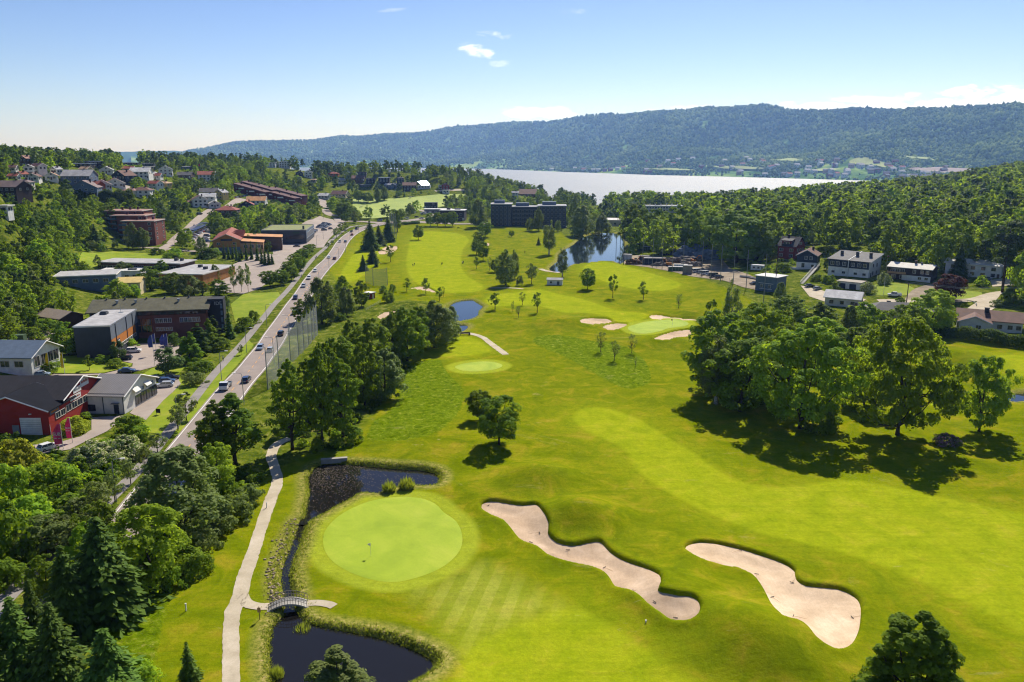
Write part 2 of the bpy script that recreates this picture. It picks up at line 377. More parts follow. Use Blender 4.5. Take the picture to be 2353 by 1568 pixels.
# ------------------------------------------------------------------ grass material of the land sheet
def grass_material():
 m, nt, b = nodemat("land_grass")
 co = N(nt, "ShaderNodeTexCoord").outputs["Object"]
 def attr(n):
  return N(nt, "ShaderNodeAttribute", attribute_name=n).outputs["Fac"]
 def stretched(sx, sy, rz):
  mp = N(nt, "ShaderNodeMapping"); L(nt, co, mp.inputs[0]); mp.inputs["Scale"].default_value = (sx, sy, 1); mp.inputs["Rotation"].default_value = (0, 0, rz); return mp.outputs[0]
 big = noise(nt, .035, 4, co, .6, .5); mid = noise(nt, .16, 5, co, .65, .8); fine = noise(nt, 1.6, 4, co, .7); vfine = noise(nt, 6, 3, co, .7)
 streak = noise(nt, .5, 4, stretched(.12, 1.2, R(-35)), .65)
 rough = ramp(nt, mid, [(.22, rgb("4f6806")), (.42, rgb("698006")), (.55, rgb("7c8c0a")), (.68, rgb("96941a")), (.85, rgb("aca042"))])
 rough = mixc(nt, math_(nt, "MULTIPLY", big, .5), rough, rgb("5d7606"))
 fairc = ramp(nt, mid, [(.25, rgb("7e9c0a")), (.42, rgb("90aa0e")), (.6, rgb("9cb214")), (.78, rgb("b0b42c"))])
 fairc = mixc(nt, math_(nt, "MULTIPLY", streak, .45), fairc, rgb("8aa414"))
 strp = ramp(nt, mid, [(.3, rgb("97ac2c")), (.7, rgb("a9b83c"))])
 sx = N(nt, "ShaderNodeSeparateXYZ"); L(nt, stretched(1, 1, R(12)), sx.inputs[0])
 band = math_(nt, "GREATER_THAN", math_(nt, "SINE", math_(nt, "MULTIPLY", sx.outputs[0], 1.9)), 0.0)
 strp = mixc(nt, math_(nt, "MULTIPLY", band, .55), strp, rgb("7f9816"))
 sy = N(nt, "ShaderNodeSeparateXYZ"); L(nt, stretched(1, 1, R(62)), sy.inputs[0])
 band2 = math_(nt, "GREATER_THAN", math_(nt, "SINE", math_(nt, "MULTIPLY", sy.outputs[0], 1.1)), 0.0)
 fairc = mixc(nt, math_(nt, "MULTIPLY", band2, .12), fairc, rgb("82a00e"))
 mead = ramp(nt, noise(nt, .7, 6, co, .75, .6), [(.25, rgb("3a5604")), (.43, rgb("547206")), (.56, rgb("6a880a")), (.70, rgb("94a034"))])
 wild = ramp(nt, noise(nt, .3, 8, co, .8, .8), [(.3, rgb("2e4208")), (.46, rgb("4a6210")), (.56, rgb("6c7e1c")), (.68, rgb("929448"))])
 wob = math_(nt, "MULTIPLY", math_(nt, "SUBTRACT", fine, .5), 1.6)
 def inside(n, soft):
  d = math_(nt, "ADD", attr(n), wob)
  return math_(nt, "SUBTRACT", 1.0, math_(nt, "DIVIDE", math_(nt, "ADD", d, soft / 2), soft, True), True)
 c = mixc(nt, inside("golf", 3.0), wild, rough)
 c = mixc(nt, math_(nt, "MULTIPLY", inside("strip", 6.0), .65), c, strp)
 fsoft = math_(nt, "SUBTRACT", 1.0, math_(nt, "DIVIDE", math_(nt, "ADD", math_(nt, "ADD", attr("fair"), wob), math_(nt, "MULTIPLY", math_(nt, "SUBTRACT", mid, .5), 14.0)), 9.0, True), True)
 c = mixc(nt, math_(nt, "MULTIPLY", fsoft, .3), c, fairc)
 c = mixc(nt, math_(nt, "MULTIPLY", inside("fair", 1.3), .66), c, fairc)
 c = mixc(nt, inside("meadow", .5), c, mead)
 c = mixc(nt, math_(nt, "MULTIPLY", inside("collar", 1.2), .85), c, rgb("93ac20"))
 c = mixc(nt, inside("bank", 1.6), c, ramp(nt, fine, [(.3, rgb("4f6a10")), (.55, rgb("8a9230")), (.8, rgb("b0a060"))]))
 dry = N(nt, "ShaderNodeMapRange", clamp=True); L(nt, noise(nt, .09, 6, stretched(.6, 1.3, .4), .72, 1.0), dry.inputs[0]); dry.inputs[1].default_value = .63; dry.inputs[2].default_value = .85
 c = mixc(nt, math_(nt, "MULTIPLY", dry.outputs[0], .8), c, rgb("b4a862"))
 mown = noise(nt, .9, 3, stretched(.05, 1.6, R(-62)), .6)
 c = mixc(nt, .40, c, ramp(nt, mown, [(.3, (.72, .74, .6, 1)), (.55, (1, 1, 1, 1)), (.75, (1.0, .95, .8, 1))]), "MULTIPLY")
 tuft = noise(nt, .45, 6, co, .78, .5)
 c = mixc(nt, .55, c, ramp(nt, tuft, [(.28, (.55, .6, .48, 1)), (.5, (.94, .94, .9, 1)), (.7, (1.04, 1.04, 1.0, 1))]), "MULTIPLY")
 bare = N(nt, "ShaderNodeMapRange", clamp=True); L(nt, noise(nt, .5, 5, stretched(.5, 1.5, R(20)), .75, .6), bare.inputs[0]); bare.inputs[1].default_value = .66; bare.inputs[2].default_value = .8
 c = mixc(nt, math_(nt, "MULTIPLY", bare.outputs[0], .55), c, rgb("b9ae74"))
 c = mixc(nt, .5, c, ramp(nt, fine, [(.3, (.55, .55, .55, 1)), (.7, (1.0, 1.0, 1.0, 1))]), "MULTIPLY")
 c = mixc(nt, .45, c, ramp(nt, vfine, [(.3, (.45, .47, .42, 1)), (.7, (1.08, 1.08, 1.0, 1))]), "MULTIPLY")
 c = mixc(nt, 1.0, c, (1.14, .97, .8, 1), "MULTIPLY")
 c = mixc(nt, 1.0, c, (1.2, 1.15, 2.9, 1), "MULTIPLY")
 L(nt, c, b.inputs["Base Color"]); b.inputs["Roughness"].default_value = 1; b.inputs["Specular IOR Level"].default_value = 0
 bn = N(nt, "ShaderNodeBump", i_Strength=.5, i_Distance=.25)
 L(nt, math_(nt, "ADD", fine, math_(nt, "MULTIPLY", inside("meadow", .5), math_(nt, "MULTIPLY", noise(nt, 1.6, 6, co, .85), 2.2))), bn.inputs["Height"]); L(nt, bn.outputs[0], b.inputs["Normal"])
 return m
def land():
 dep = np.radians(np.linspace(78, 3.2, 1000)); r1 = CAMZ / np.tan(dep)
 r1 = r1[r1 > 12]; r2 = np.geomspace(r1[-1], 11000, 150)[1:]
 r = np.concatenate([[0.5, 4, 8], r1, r2]); th = np.radians(np.linspace(-50, 50, 780))
 RR, TT = np.meshgrid(r, th, indexing="ij")
 X = (RR * np.sin(TT)).ravel(); Y = (RR * np.cos(TT)).ravel()
 Zc = Hg(X, Y)
 rr = RR.ravel()
 mead = union(meadW, X, Y)
 nz = np.sin(X * 2.1 + np.sin(Y * 1.3) * 2) * np.cos(Y * 1.7 + np.sin(X * .9) * 2)
 Zc = Zc + np.where(mead < 0, .10 * nz + .16, 0)
 nr, nc = RR.shape
 i = np.arange(nr - 1)[:, None] * nc + np.arange(nc - 1)[None, :]; i = i.ravel()
 F = np.stack([i, i + 1, i + nc + 1, i + nc], -1)[:, ::-1]
 me = np_mesh("ground", np.stack([X, Y, Zc], -1), F, [grass_material()], None, True)
 coll = np.abs(union([p for _, p in greenW], X, Y) - 1.2) - 1.5
 bank = np.minimum(union([p for _, p, _ in pondW], X, Y) - 2.2, linedist(streamW, X, Y) - 3.0)
 for n, a in (("golf", union([golfW], X, Y, 200.0)), ("fair", union(fairW, X, Y)), ("strip", union(stripW, X, Y)), ("meadow", mead), ("collar", coll), ("bank", bank)):
  at_ = me.attributes.new(n, "FLOAT", "POINT"); at_.data.foreach_set("value", np.ascontiguousarray(np.clip(a, -60, 200), np.float32))
 tag(put("ground", me), kind="structure")
land()
# ------------------------------------------------------------------ sheets laid on the land
def sheet(name, poly, mat, lift=.05, step=2.0, zf=None, label=None, smooth_=True):
 poly = np.asarray(poly, float)
 q = []
 for a, b in zip(poly, np.roll(poly, -1, 0)):
  n = max(1, int(np.hypot(*(b - a)) / step))
  for k in range(n): q.append(a + (b - a) * k / n)
 q = np.array(q); n = len(q)
 gx, gy = np.meshgrid(np.arange(q[:, 0].min(), q[:, 0].max(), step), np.arange(q[:, 1].min(), q[:, 1].max(), step))
 gx = gx.ravel(); gy = gy.ravel()
 ins = sdist(poly, gx, gy) < -step * .45
 pts = np.concatenate([q, np.stack([gx[ins], gy[ins]], -1)])
 vs, es, fs, *_ = delaunay_2d_cdt([Vector(p) for p in pts], [(i, (i + 1) % n) for i in range(n)], [], 1, 1e-5)
 X = np.array([v.x for v in vs]); Y = np.array([v.y for v in vs])
 Zv = (Hg(X, Y) if zf is None else zf(X, Y)) + (lift + (2.0e-4 * np.hypot(X, Y) if zf is None else 0))
 me = np_mesh(name, np.stack([X, Y, Zv], -1), np.array([tuple(f) for f in fs if len(f) == 3]), [mat], None, smooth_)
 nrm = np.empty(len(me.polygons) * 3, np.float32); me.polygons.foreach_get("normal", nrm)
 if nrm.reshape(-1, 3)[:, 2].mean() < 0: me.flip_normals()
 o = put(name, me); tag(o, label, None, None, "structure"); return o
def ribbon(center, width):
 c = np.asarray(center, float); t = np.gradient(c, axis=0); t /= np.linalg.norm(t, axis=1)[:, None]
 nrm = np.stack([-t[:, 1], t[:, 0]], -1); w = np.asarray(width, float).reshape(-1, 1) / 2 if np.ndim(width) else width / 2
 return np.concatenate([c + nrm * w, (c - nrm * w)[::-1]])
def offset_line(center, d):
 c = np.asarray(center, float); t = np.gradient(c, axis=0); t /= np.linalg.norm(t, axis=1)[:, None]
 return c + np.stack([-t[:, 1], t[:, 0]], -1) * d
def strip(name, center, width, mat, lift=.05, label=None, kind="structure", parent=None):
 """a ribbon mesh that follows the land closely"""
 c = np.asarray(center, float)
 seg = np.hypot(*np.diff(c, axis=0).T); s = np.concatenate([[0], np.cumsum(seg)])
 n = max(2, int(s[-1] / 1.5)); u = np.linspace(0, s[-1], n)
 c = np.stack([np.interp(u, s, c[:, 0]), np.interp(u, s, c[:, 1])], -1)
 rows = 5 if width > 1 else 2
 vs = []
 for k in np.linspace(-.5, .5, rows): vs.append(offset_line(c, k * width))
 V = np.concatenate(vs); Zv = Hg(V[:, 0], V[:, 1]) + lift + 2.0e-4 * np.hypot(V[:, 0], V[:, 1])
 F = []
 for r_ in range(rows - 1):
  a = r_ * n + np.arange(n - 1); F.append(np.stack([a, a + 1, a + n + 1, a + n], -1)[:, ::-1])
 me = np_mesh(name, np.column_stack([V, Zv]), np.concatenate(F), [mat], None, True)
 o = put(name, me, parent);
 if kind: tag(o, label, None, None, kind)
 return o
def sand_material():
 m, nt, b = nodemat("bunker_sand")
 co = N(nt, "ShaderNodeTexCoord").outputs["Object"]
 mp = N(nt, "ShaderNodeMapping"); L(nt, co, mp.inputs[0]); mp.inputs["Scale"].default_value = (1, 1, 1)
 rake = noise(nt, 2.2, 3, co, .6, 2.5); big = noise(nt, .22, 3, co, .55, .6); patch = noise(nt, .5, 4, co, .7, 1.5)
 c = ramp(nt, big, [(.3, rgb("bba68a")), (.55, rgb("cdb89c")), (.75, rgb("dcc9ae"))])
 c = mixc(nt, .3, c, ramp(nt, rake, [(.35, (.7, .7, .7, 1)), (.6, (1, 1, 1, 1))]), "MULTIPLY")
 c = mixc(nt, .22, c, ramp(nt, patch, [(.45, (.7, .68, .66, 1)), (.55, (1, 1, 1, 1))]), "MULTIPLY")
 wv = N(nt, "ShaderNodeTexWave"); L(nt, co, wv.inputs["Vector"]); wv.inputs["Scale"].default_value = .55; wv.inputs["Distortion"].default_value = 9; wv.inputs["Detail"].default_value = 3; wv.inputs["Detail Scale"].default_value = .5
 c = mixc(nt, .06, c, ramp(nt, wv.outputs[1], [(.2, (.6, .58, .56, 1)), (.6, (1, 1, 1, 1))]), "MULTIPLY")
 oi = N(nt, "ShaderNodeObjectInfo").outputs["Color"]
 L(nt, mixc(nt, 1.0, c, oi, "MULTIPLY"), b.inputs["Base Color"]); b.inputs["Roughness"].default_value = .95; b.inputs["Specular IOR Level"].default_value = .1
 bn = N(nt, "ShaderNodeBump", i_Strength=.35, i_Distance=.08); L(nt, rake, bn.inputs["Height"]); L(nt, bn.outputs[0], b.inputs["Normal"])
 return m
SANDM = sand_material()
for l, p, dark in sandW:
 def zf(x, y, p=p):
  s = sdist(p, x, y); return H0(x, y) - .34 - .45 * sstep(-s / 4.0)
 o = sheet("sand_bunker", p, SANDM, 0, .8 if p[:, 1].mean() < 200 else 1.6, zf, l)
 o.color = (.93, .86, .82, 1) if dark else (1.1, 1.04, .98, 1)
def green_material():
 m, nt, b = nodemat("putting_green")
 co = N(nt, "ShaderNodeTexCoord").outputs["Object"]
 mp = N(nt, "ShaderNodeMapping"); L(nt, co, mp.inputs[0]); mp.inputs["Rotation"].default_value = (0, 0, R(-38))
 sx = N(nt, "ShaderNodeSeparateXYZ"); L(nt, mp.outputs[0], sx.inputs[0])
 band = math_(nt, "GREATER_THAN", math_(nt, "SINE", math_(nt, "MULTIPLY", sx.outputs[0], 1.7)), 0.0)
 c = ramp(nt, noise(nt, .12, 5, co, .6, .7), [(.3, rgb("8aa822")), (.5, rgb("99b42a")), (.7, rgb("a9bd3a"))])
 c = mixc(nt, math_(nt, "MULTIPLY", band, .14), c, rgb("88a81e"))
 c = mixc(nt, .3, c, ramp(nt, noise(nt, 3, 4, co, .7), [(.3, (.7, .7, .7, 1)), (.7, (1, 1, 1, 1))]), "MULTIPLY")
 c = mixc(nt, 1.0, c, (.96, .86, .8, 1), "MULTIPLY")
 L(nt, c, b.inputs["Base Color"]); b.inputs["Roughness"].default_value = .8; b.inputs["Specular IOR Level"].default_value = .15
 return m
GREENM = green_material()
for l, p in greenW: sheet("putting_green", p, GREENM, 0, .8, lambda x, y, p=p: Hg(x, y) + .07 * sstep((.1 - sdist(p, x, y)) / .7) - .012 + 1e-4 * np.hypot(x, y), l)
def water_material(name, col, rough, bump, scale, spec=.5):
 m, nt, b = nodemat(name)
 b.inputs["Base Color"].default_value = col; b.inputs["Roughness"].default_value = rough; b.inputs["IOR"].default_value = 1.33; b.inputs["Specular IOR Level"].default_value = spec
 co = N(nt, "ShaderNodeTexCoord").outputs["Object"]
 mp = N(nt, "ShaderNodeMapping"); L(nt, co, mp.inputs[0]); mp.inputs["Scale"].default_value = (1, .55, 1)
 bn = N(nt, "ShaderNodeBump", i_Strength=bump, i_Distance=.1); L(nt, noise(nt, scale, 4, mp.outputs[0], .6), bn.inputs["Height"]); L(nt, bn.outputs[0], b.inputs["Normal"])
 return m
POND_WATER = water_material("pond_water", (.012, .011, .010, 1), .04, .05, 1.6)
LAKE_WATER = water_material("lake_water", (.010, .016, .022, 1), .05, .06, .8)
for i, ((l, p, d), lv) in enumerate(zip(pondW, POND_LEVEL)):
 c = p.mean(0); q = c + (p - c) * (1 + 1.2 / max(4, np.hypot(*(p - c).T).mean()))
 sheet("lake" if i == 4 else "pond", q, LAKE_WATER if i in (2, 3, 4, 5) else POND_WATER, 0, 3.0, lambda x, y, lv=lv: np.full_like(x, lv), l, False)
sheet("stream", ribbon(streamW, 1.2), POND_WATER, 0, 2.0, lambda x, y: np.full_like(x, STREAM_LEVEL - .25), "narrow stream joining the two nearest ponds under the bridge", False)
def speckle(name, a, b_, c_, s1=.25, s2=5, rough=.9):
 m, nt, b = nodemat(name); co = N(nt, "ShaderNodeTexCoord").outputs["Object"]
 c = ramp(nt, noise(nt, s1, 5, co, .65, .4), [(.3, a), (.55, b_), (.75, c_)])
 c = mixc(nt, .35, c, ramp(nt, noise(nt, s2, 3, co, .7), [(.3, (.6, .6, .6, 1)), (.65, (1, 1, 1, 1))]), "MULTIPLY")
 L(nt, c, b.inputs["Base Color"]); b.inputs["Roughness"].default_value = rough; b.inputs["Specular IOR Level"].default_value = .2
 return m
GRAVEL = speckle("gravel", rgb("a89a80"), rgb("bcae95"), rgb("cbbda6"))
ASPHALT = speckle("road_asphalt", rgb("8a7d76"), rgb("96897f"), rgb("a3968b"), .12)
LOT = speckle("lot_asphalt", rgb("94877d"), rgb("a49689"), rgb("b2a497"), .1)
PATHM = speckle("path_asphalt", rgb("857e78"), rgb("918a82"), rgb("9c948b"), .2)
DIRT = speckle("bare_ground", rgb("74664f"), rgb("93836c"), rgb("a99a84"), .15, 1.5)
WHITEP = plain("road_paint", rgb("d8d5cc"), .7, var=.08)
ORANGEP = plain("road_paint_orange", rgb("cf9a4e"), .7, var=.08)
def gravel_path(pts, w, label):
 c = smooth(W(pts), False, 4); seg = np.hypot(*np.diff(c, axis=0).T); s = np.concatenate([[0], np.cumsum(seg)]); u = np.arange(0, s[-1], .7)
 c = np.stack([np.interp(u, s, c[:, 0]), np.interp(u, s, c[:, 1])], -1); rg = np.random.default_rng(len(u))
 def wob(): return w * (1 + .05 * np.sin(u * .21 + rg.uniform(0, 6)) + .03 * np.sin(u * .9 + rg.uniform(0, 6)) + rg.normal(size=len(u)) * .04)
 a = offset_line(c, 1.0) - c; sheet("path", np.concatenate([c + a * wob()[:, None] / 2, (c - a * wob()[:, None] / 2)[::-1]]), GRAVEL, .05, 1.0, None, label)
gravel_path(P("1415,1750 1415,1600 1415,1350 1425,1150 1465,1060 1495,930 1545,790 1605,610 1662,440 1698,345 1685,260 1662,180 1700,110 1790,70", 0, 979.8, K2), 2.1, "pale gravel path running down the left side of the nearest green")
gravel_path(P("1480,1030 1510,1085 1580,1106 1650,1106", 0, 979.8, K2), 1.7, "short gravel branch from the long path to the arched bridge")
gravel_path(P("704,1387 730,1386 752,1389 768,1395"), 1.5, "short worn gravel track beyond the arched bridge")
gravel_path(Z640("1780,492 1900,488 1990,500 2080,530 2160,590 2230,640 2300,692", 640, 700), 2.2, "curved gravel path past the bench by the smallest pond")
gravel_path(Z640("-200,1362 0,1362 110,1372", 1280, 350), 2.0, "faint gravel track left of the white shed")
gravel_path(Z640("260,1185 320,1205 400,1215 440,1222", 1280, 350), 3.0, "gravel track across the outflow of the lake")
ROAD = smooth(W(P("-60,1676 51,1530 180,1361 341,1150 447,1011 537,893 575,851 598,821 621,791 638,763 665,724 690,688 716,647 742,615 767,590 797,547 825,529 863,518 900,512 945,509 1000,513 1083,515 1180,512")), False, 5)
strip("road", ROAD, 8.8, ASPHALT, .07, "main two-lane road running from the lower left to the far junction")
for s, nm in ((-3.9, 1), (3.9, 1)): strip("road_marking", offset_line(ROAD, s), .22, WHITEP, .11, "white edge line of the main road")
def dashes():
 seg = np.hypot(*np.diff(ROAD, axis=0).T); s = np.concatenate([[0], np.cumsum(seg)])
 vs, fs = [], []
 u = 0.0
 while u < s[-1] - 4:
  p = [np.array([np.interp(v, s, ROAD[:, 0]), np.interp(v, s, ROAD[:, 1])]) for v in (u, u + 3.0)]
  t = (p[1] - p[0]); t = t / np.hypot(*t); n = np.array([-t[1], t[0]]) * .1
  q = [p[0] - n, p[0] + n, p[1] + n, p[1] - n]; k = len(vs)
  for a in q: vs.append((a[0], a[1], ground(*a) + .11 + 2.1e-4 * np.hypot(*a)))
  fs.append((k + 3, k + 2, k + 1, k)); u += 6.0
 me = bpy.data.meshes.new("road_marking"); me.from_pydata(vs, [], fs); me.materials.append(ORANGEP)
 tag(put("road_marking", me), "dashed yellow centre line of the main road", None, None, "structure")
dashes()
FOOT = smooth(W(P("-60,1470 0,1392 112,1280 240,1160 325,1072 388,993 450,913 520,830 588,753 633,697 688,634 723,592 751,567 763,552 800,524 850,517")), False, 5)
strip("footpath", FOOT, 2.6, PATHM, .06, "grey footpath running beside the main road behind a grass verge")
def road(pts, w, label, mat=None, nm="road"): strip(nm, smooth(W(pts), False, 4), w, mat or LOT, .06, label)
road(P("728,570 745,548 762,532 776,519 780,508 772,500 752,490 745,478 741,465 739,455"), 8.0, "side road climbing past the store to the wooded slope")
road(P("776,510 810,509 863,512 900,513"), 6.0, "link road between the side road and the junction")
road(Z400("120,1460 300,1330 460,1190 620,1050 760,930 860,860 900,840", 380, 380), 6.0, "lane rising between the slope and the covered cars")
road(Z400("-200,1400 120,1420 330,1440 560,1460 830,1475", 380, 380), 5.0, "cross lane in front of the brick apartment block")
road(Z400("1150,800 1240,740 1330,690", 380, 380), 9.0, "small yard in front of the dark red terraces")
road(Z400("1650,770 1760,720 1850,660 1880,620", 0, 360), 5.0, "short curved lane between hillside houses")
road(Z640("1010,1480 1200,1478 1400,1488 1700,1480 1900,1468 2060,1420 2200,1400 2400,1390", 1920, 350), 5.0, "pale lane in front of the hillside villas on the right", GRAVEL)
road(Z640("1330,1480 1370,1420 1420,1380 1520,1345 1580,1330", 1920, 350), 6.5, "gravel driveway of the low dark villa", DIRT)
road(Z640("1830,370 1880,290 1990,210 2060,140", 1920, 700), 5.5, "lane bending down to the brown-roofed bungalow", GRAVEL)
road(P("870,480 930,478 965,484 985,490 990,500 950,506 930,509"), 6.0, "access loop of the far building with the flag")
road(P("1000,440 1060,437 1110,438 1170,440 1240,450"), 6.0, "pale road behind the football pitch", GRAVEL)
road(P("1083,515 1180,513 1260,516 1300,523"), 5.0, "drive in front of the dark hotel")
def lot(name, pts, label, mat=None, step=3.0, lift=.07): sheet(name, W(pts), mat or LOT, lift, step, None, label)
lot("car_park", P("624,556 668,540 690,518 715,505 735,497 765,505 778,516 745,555 712,582 690,572 672,590 628,585"), "sunny car park in front of the long grey store")
lot("car_park", Z400("470,1320 560,1345 690,1420 830,1450 850,1330 860,1150 830,1085 700,1150 560,1230", 380, 380), "car park with solar roofs in front of the orange-brown hall")
lot("yard", P("588,582 675,589 660,612 640,630 596,664 560,676 515,672 490,660 505,632 528,612 560,598"), "wide grey yard beside the orange school")
lot("yard", Z640("1230,590 1640,570 1680,690 1420,800 1290,835 1000,872 330,885 320,862 600,868 960,862 1215,800 1220,770 1130,750 1010,640 1090,610", 0, 700), "brick-coloured forecourt of the long brick building")
lot("yard", Z640("-60,760 90,740 320,745 560,690 540,590 500,470 300,460 230,560 80,600 -60,650", 0, 700), "parking yard with the motorhome")
lot("yard", Z640("1190,1225 1370,1040 1480,935 1640,915 1660,960 1590,1030 1500,1110 1340,1290", 0, 700), "asphalt yard beside the white workshop")
lot("yard", Z640("840,1265 1140,1250 1060,1335 980,1395 820,1470 640,1560 380,1600 300,1520 560,1490 740,1440 840,1380", 0, 700), "sloping drive below the red workshop")
lot("yard", Z640("1030,1065 1200,1060 1450,1080 1700,1040 1900,1060 2000,1180 2150,1230 2290,1290 2260,1385 2120,1355 1950,1295 1640,1255 1470,1212 1250,1172 1030,1142", 1280, 350), "bare earth of the building site by the lake", DIRT)
lot("yard", Z640("300,1340 480,1380 620,1420 760,1420 900,1470 780,1530 560,1500 380,1440", 1920, 350), "pale yard below the white double house", GRAVEL)
lot("yard", Z640("1830,330 1940,200 2060,160 2100,250 1990,320 2000,440 1850,400", 1920, 700), "gravel forecourt of the brown-roofed bungalow", GRAVEL)
lot("yard", Z640("2040,1290 2330,1250 2330,1330 2060,1350", 1920, 350), "terrace yard under the shaded white villa", GRAVEL)
m_, nt_, b_ = nodemat("pitch_grass")
co_ = N(nt_, "ShaderNodeTexCoord").outputs["Object"]
L(nt_, ramp(nt_, noise(nt_, .05, 5, co_, .6), [(.3, rgb("80922a")), (.6, rgb("909e34")), (.8, rgb("a0a844"))]), b_.inputs["Base Color"]); b_.inputs["Roughness"].default_value = .9
lot("football_pitch", Z400("690,960 720,700 1240,690 2000,625 2400,630 2400,740 1960,820 1700,860 1300,960 1000,985", 760, 380), "far football pitch beyond the junction", m_, 6.0)
lawn = [P("176,625 182,600 190,580 260,578 330,582 385,590 375,605 260,610 215,622"), Z640("330,775 560,705 720,700 900,735 1215,772 1195,798 960,858 600,864 350,852", 0, 700),
  Z640("985,1330 1100,1310 1280,1330 1370,1380 1330,1430 1000,1430 860,1400", 1920, 350), Z640("1400,1475 1560,1370 1700,1370 1960,1400 1975,1450 1700,1475", 1920, 350), Z640("1290,880 1400,810 1700,800 1560,960 1300,1300 1340,1400 1660,1440 1750,1330 2000,1000 2330,600 2270,540 1900,900", 0, 700),
  P("530,700 560,676 640,672 650,690 590,745 545,760")]
LAWNM, nt_, b_ = nodemat("lawn_grass")
co_ = N(nt_, "ShaderNodeTexCoord").outputs["Object"]
c_ = ramp(nt_, noise(nt_, .15, 6, co_, .65, .5), [(.3, rgb("6c8210")), (.5, rgb("80901a")), (.7, rgb("989a30"))])
L(nt_, mixc(nt_, .4, c_, ramp(nt_, noise(nt_, 3, 3, co_, .7), [(.3, (.6, .6, .6, 1)), (.7, (1, 1, 1, 1))]), "MULTIPLY"), b_.inputs["Base Color"]); b_.inputs["Roughness"].default_value = .9; b_.inputs["Specular IOR Level"].default_value = .1
for p, l in zip(lawn, ("meadow below the brick apartment block", "lawn island with the yellow flags", "lawn of the white double house", "lawn under the dark red maple", "verge lawn beside the white workshop", "lawn at the end of the long brick building")):
 lot("lawn", p, l, LAWNM, 2.5, .16 if "island" in l else .02)
# ------------------------------------------------------------------ fjord, far hills, sky, haze
def fjord():
 m, nt, b = nodemat("fjord_water")
 b.inputs["Base Color"].default_value = (.06, .08, .10, 1); b.inputs["Roughness"].default_value = .55; b.inputs["IOR"].default_value = 1.33; b.inputs["Specular IOR Level"].default_value = .9
 co = N(nt, "ShaderNodeTexCoord").outputs["Object"]
 mp = N(nt, "ShaderNodeMapping"); L(nt, co, mp.inputs[0]); mp.inputs["Scale"].default_value = (1, .6, 1)
 h = math_(nt, "ADD", noise(nt, .06, 6, mp.outputs[0], .7), math_(nt, "MULTIPLY", noise(nt, .006, 3, co, .6), 1.5))
 bn = N(nt, "ShaderNodeBump", i_Strength=1.0, i_Distance=6.0); L(nt, h, bn.inputs["Height"]); L(nt, bn.outputs[0], b.inputs["Normal"])
 me = bpy.data.meshes.new("fjord_water")
 me.from_pydata([(-16000, 900, -50), (16000, 900, -50), (16000, 13000, -50), (-16000, 13000, -50)], [], [(0, 1, 2, 3)]); me.materials.append(m)
 tag(put("fjord_water", me), kind="structure")
fjord()
HR = np.random.default_rng(3)
_ph = HR.uniform(0, 2 * PI, (60, 3)); _dir = HR.uniform(0, 2 * PI, 60)
def rug(x, y, s0, n0, n1, g=.62):
 """ridged sum of waves for hill relief"""
 out = np.zeros_like(x); a = 1.0; s = s0
 for k in range(n0, n1):
  c, d = math.cos(_dir[k]), math.sin(_dir[k])
  out += a * np.sin((x * c + y * d) / s + _ph[k, 0] + 1.3 * np.sin((-x * d + y * c) / s * .8 + _ph[k, 1]))
  a *= g; s *= .6
 return out
SHORE = np.array([(-200, 7200), (420, 7200), (800, 7200), (1080, 6500), (1300, 5200), (1500, 4500), (1800, 4050), (1950, 3850), (2353, 3500), (2700, 3300)], float)
RIDGE = np.array([(-200, 354), (300, 354), (410, 349), (440, 343), (520, 331), (600, 320), (700, 318), (800, 312), (900, 306), (1000, 299), (1050, 291), (1130, 283), (1250, 279), (1330, 268), (1400, 262), (1500, 260), (1600, 256), (1700, 254), (1750, 252), (1850, 258), (1950, 256), (2050, 261), (2200, 257), (2353, 259), (2700, 262)], float)
def hill_h(px, s):
 """height of the far hills in picture column px, s = 0 at the shore, 1 at the ridge"""
 S = np.interp(px, SHORE[:, 0], SHORE[:, 1]); dR = S * 1.42
 zr = CAMZ + (355 - 6 - np.interp(px, RIDGE[:, 0], RIDGE[:, 1]) - 1.5 * np.sin(px * .021) - 1.0 * np.sin(px * .053 + 1)) / FPX * dR
 x_, y_ = np.vectorize(at_dist)(px, S + (dR - S) * s)
 up = np.clip(s, 0, 1)
 prof = .42 * up ** .8 + .58 * sstep(up * 1.02) * up
 prof = np.where(s > 1, 1 - 1.3 * (s - 1), prof)
 zz = -50 + (zr + 50) * prof
 amp = np.clip(s * 4, 0, 1) * np.where(s > 1, .12, 1 - .88 * np.exp(-((s - 1) / .2) ** 2))
 zz = zz + amp * (30 * rug(x_, y_, 420, 0, 7) - 75 * np.abs(rug(x_, y_, 620, 30, 33)) * np.clip(s, 0, 1) ** .5)
 zz = np.where(s < 0, -50 + s * 300, zz)
 return x_, y_, zz
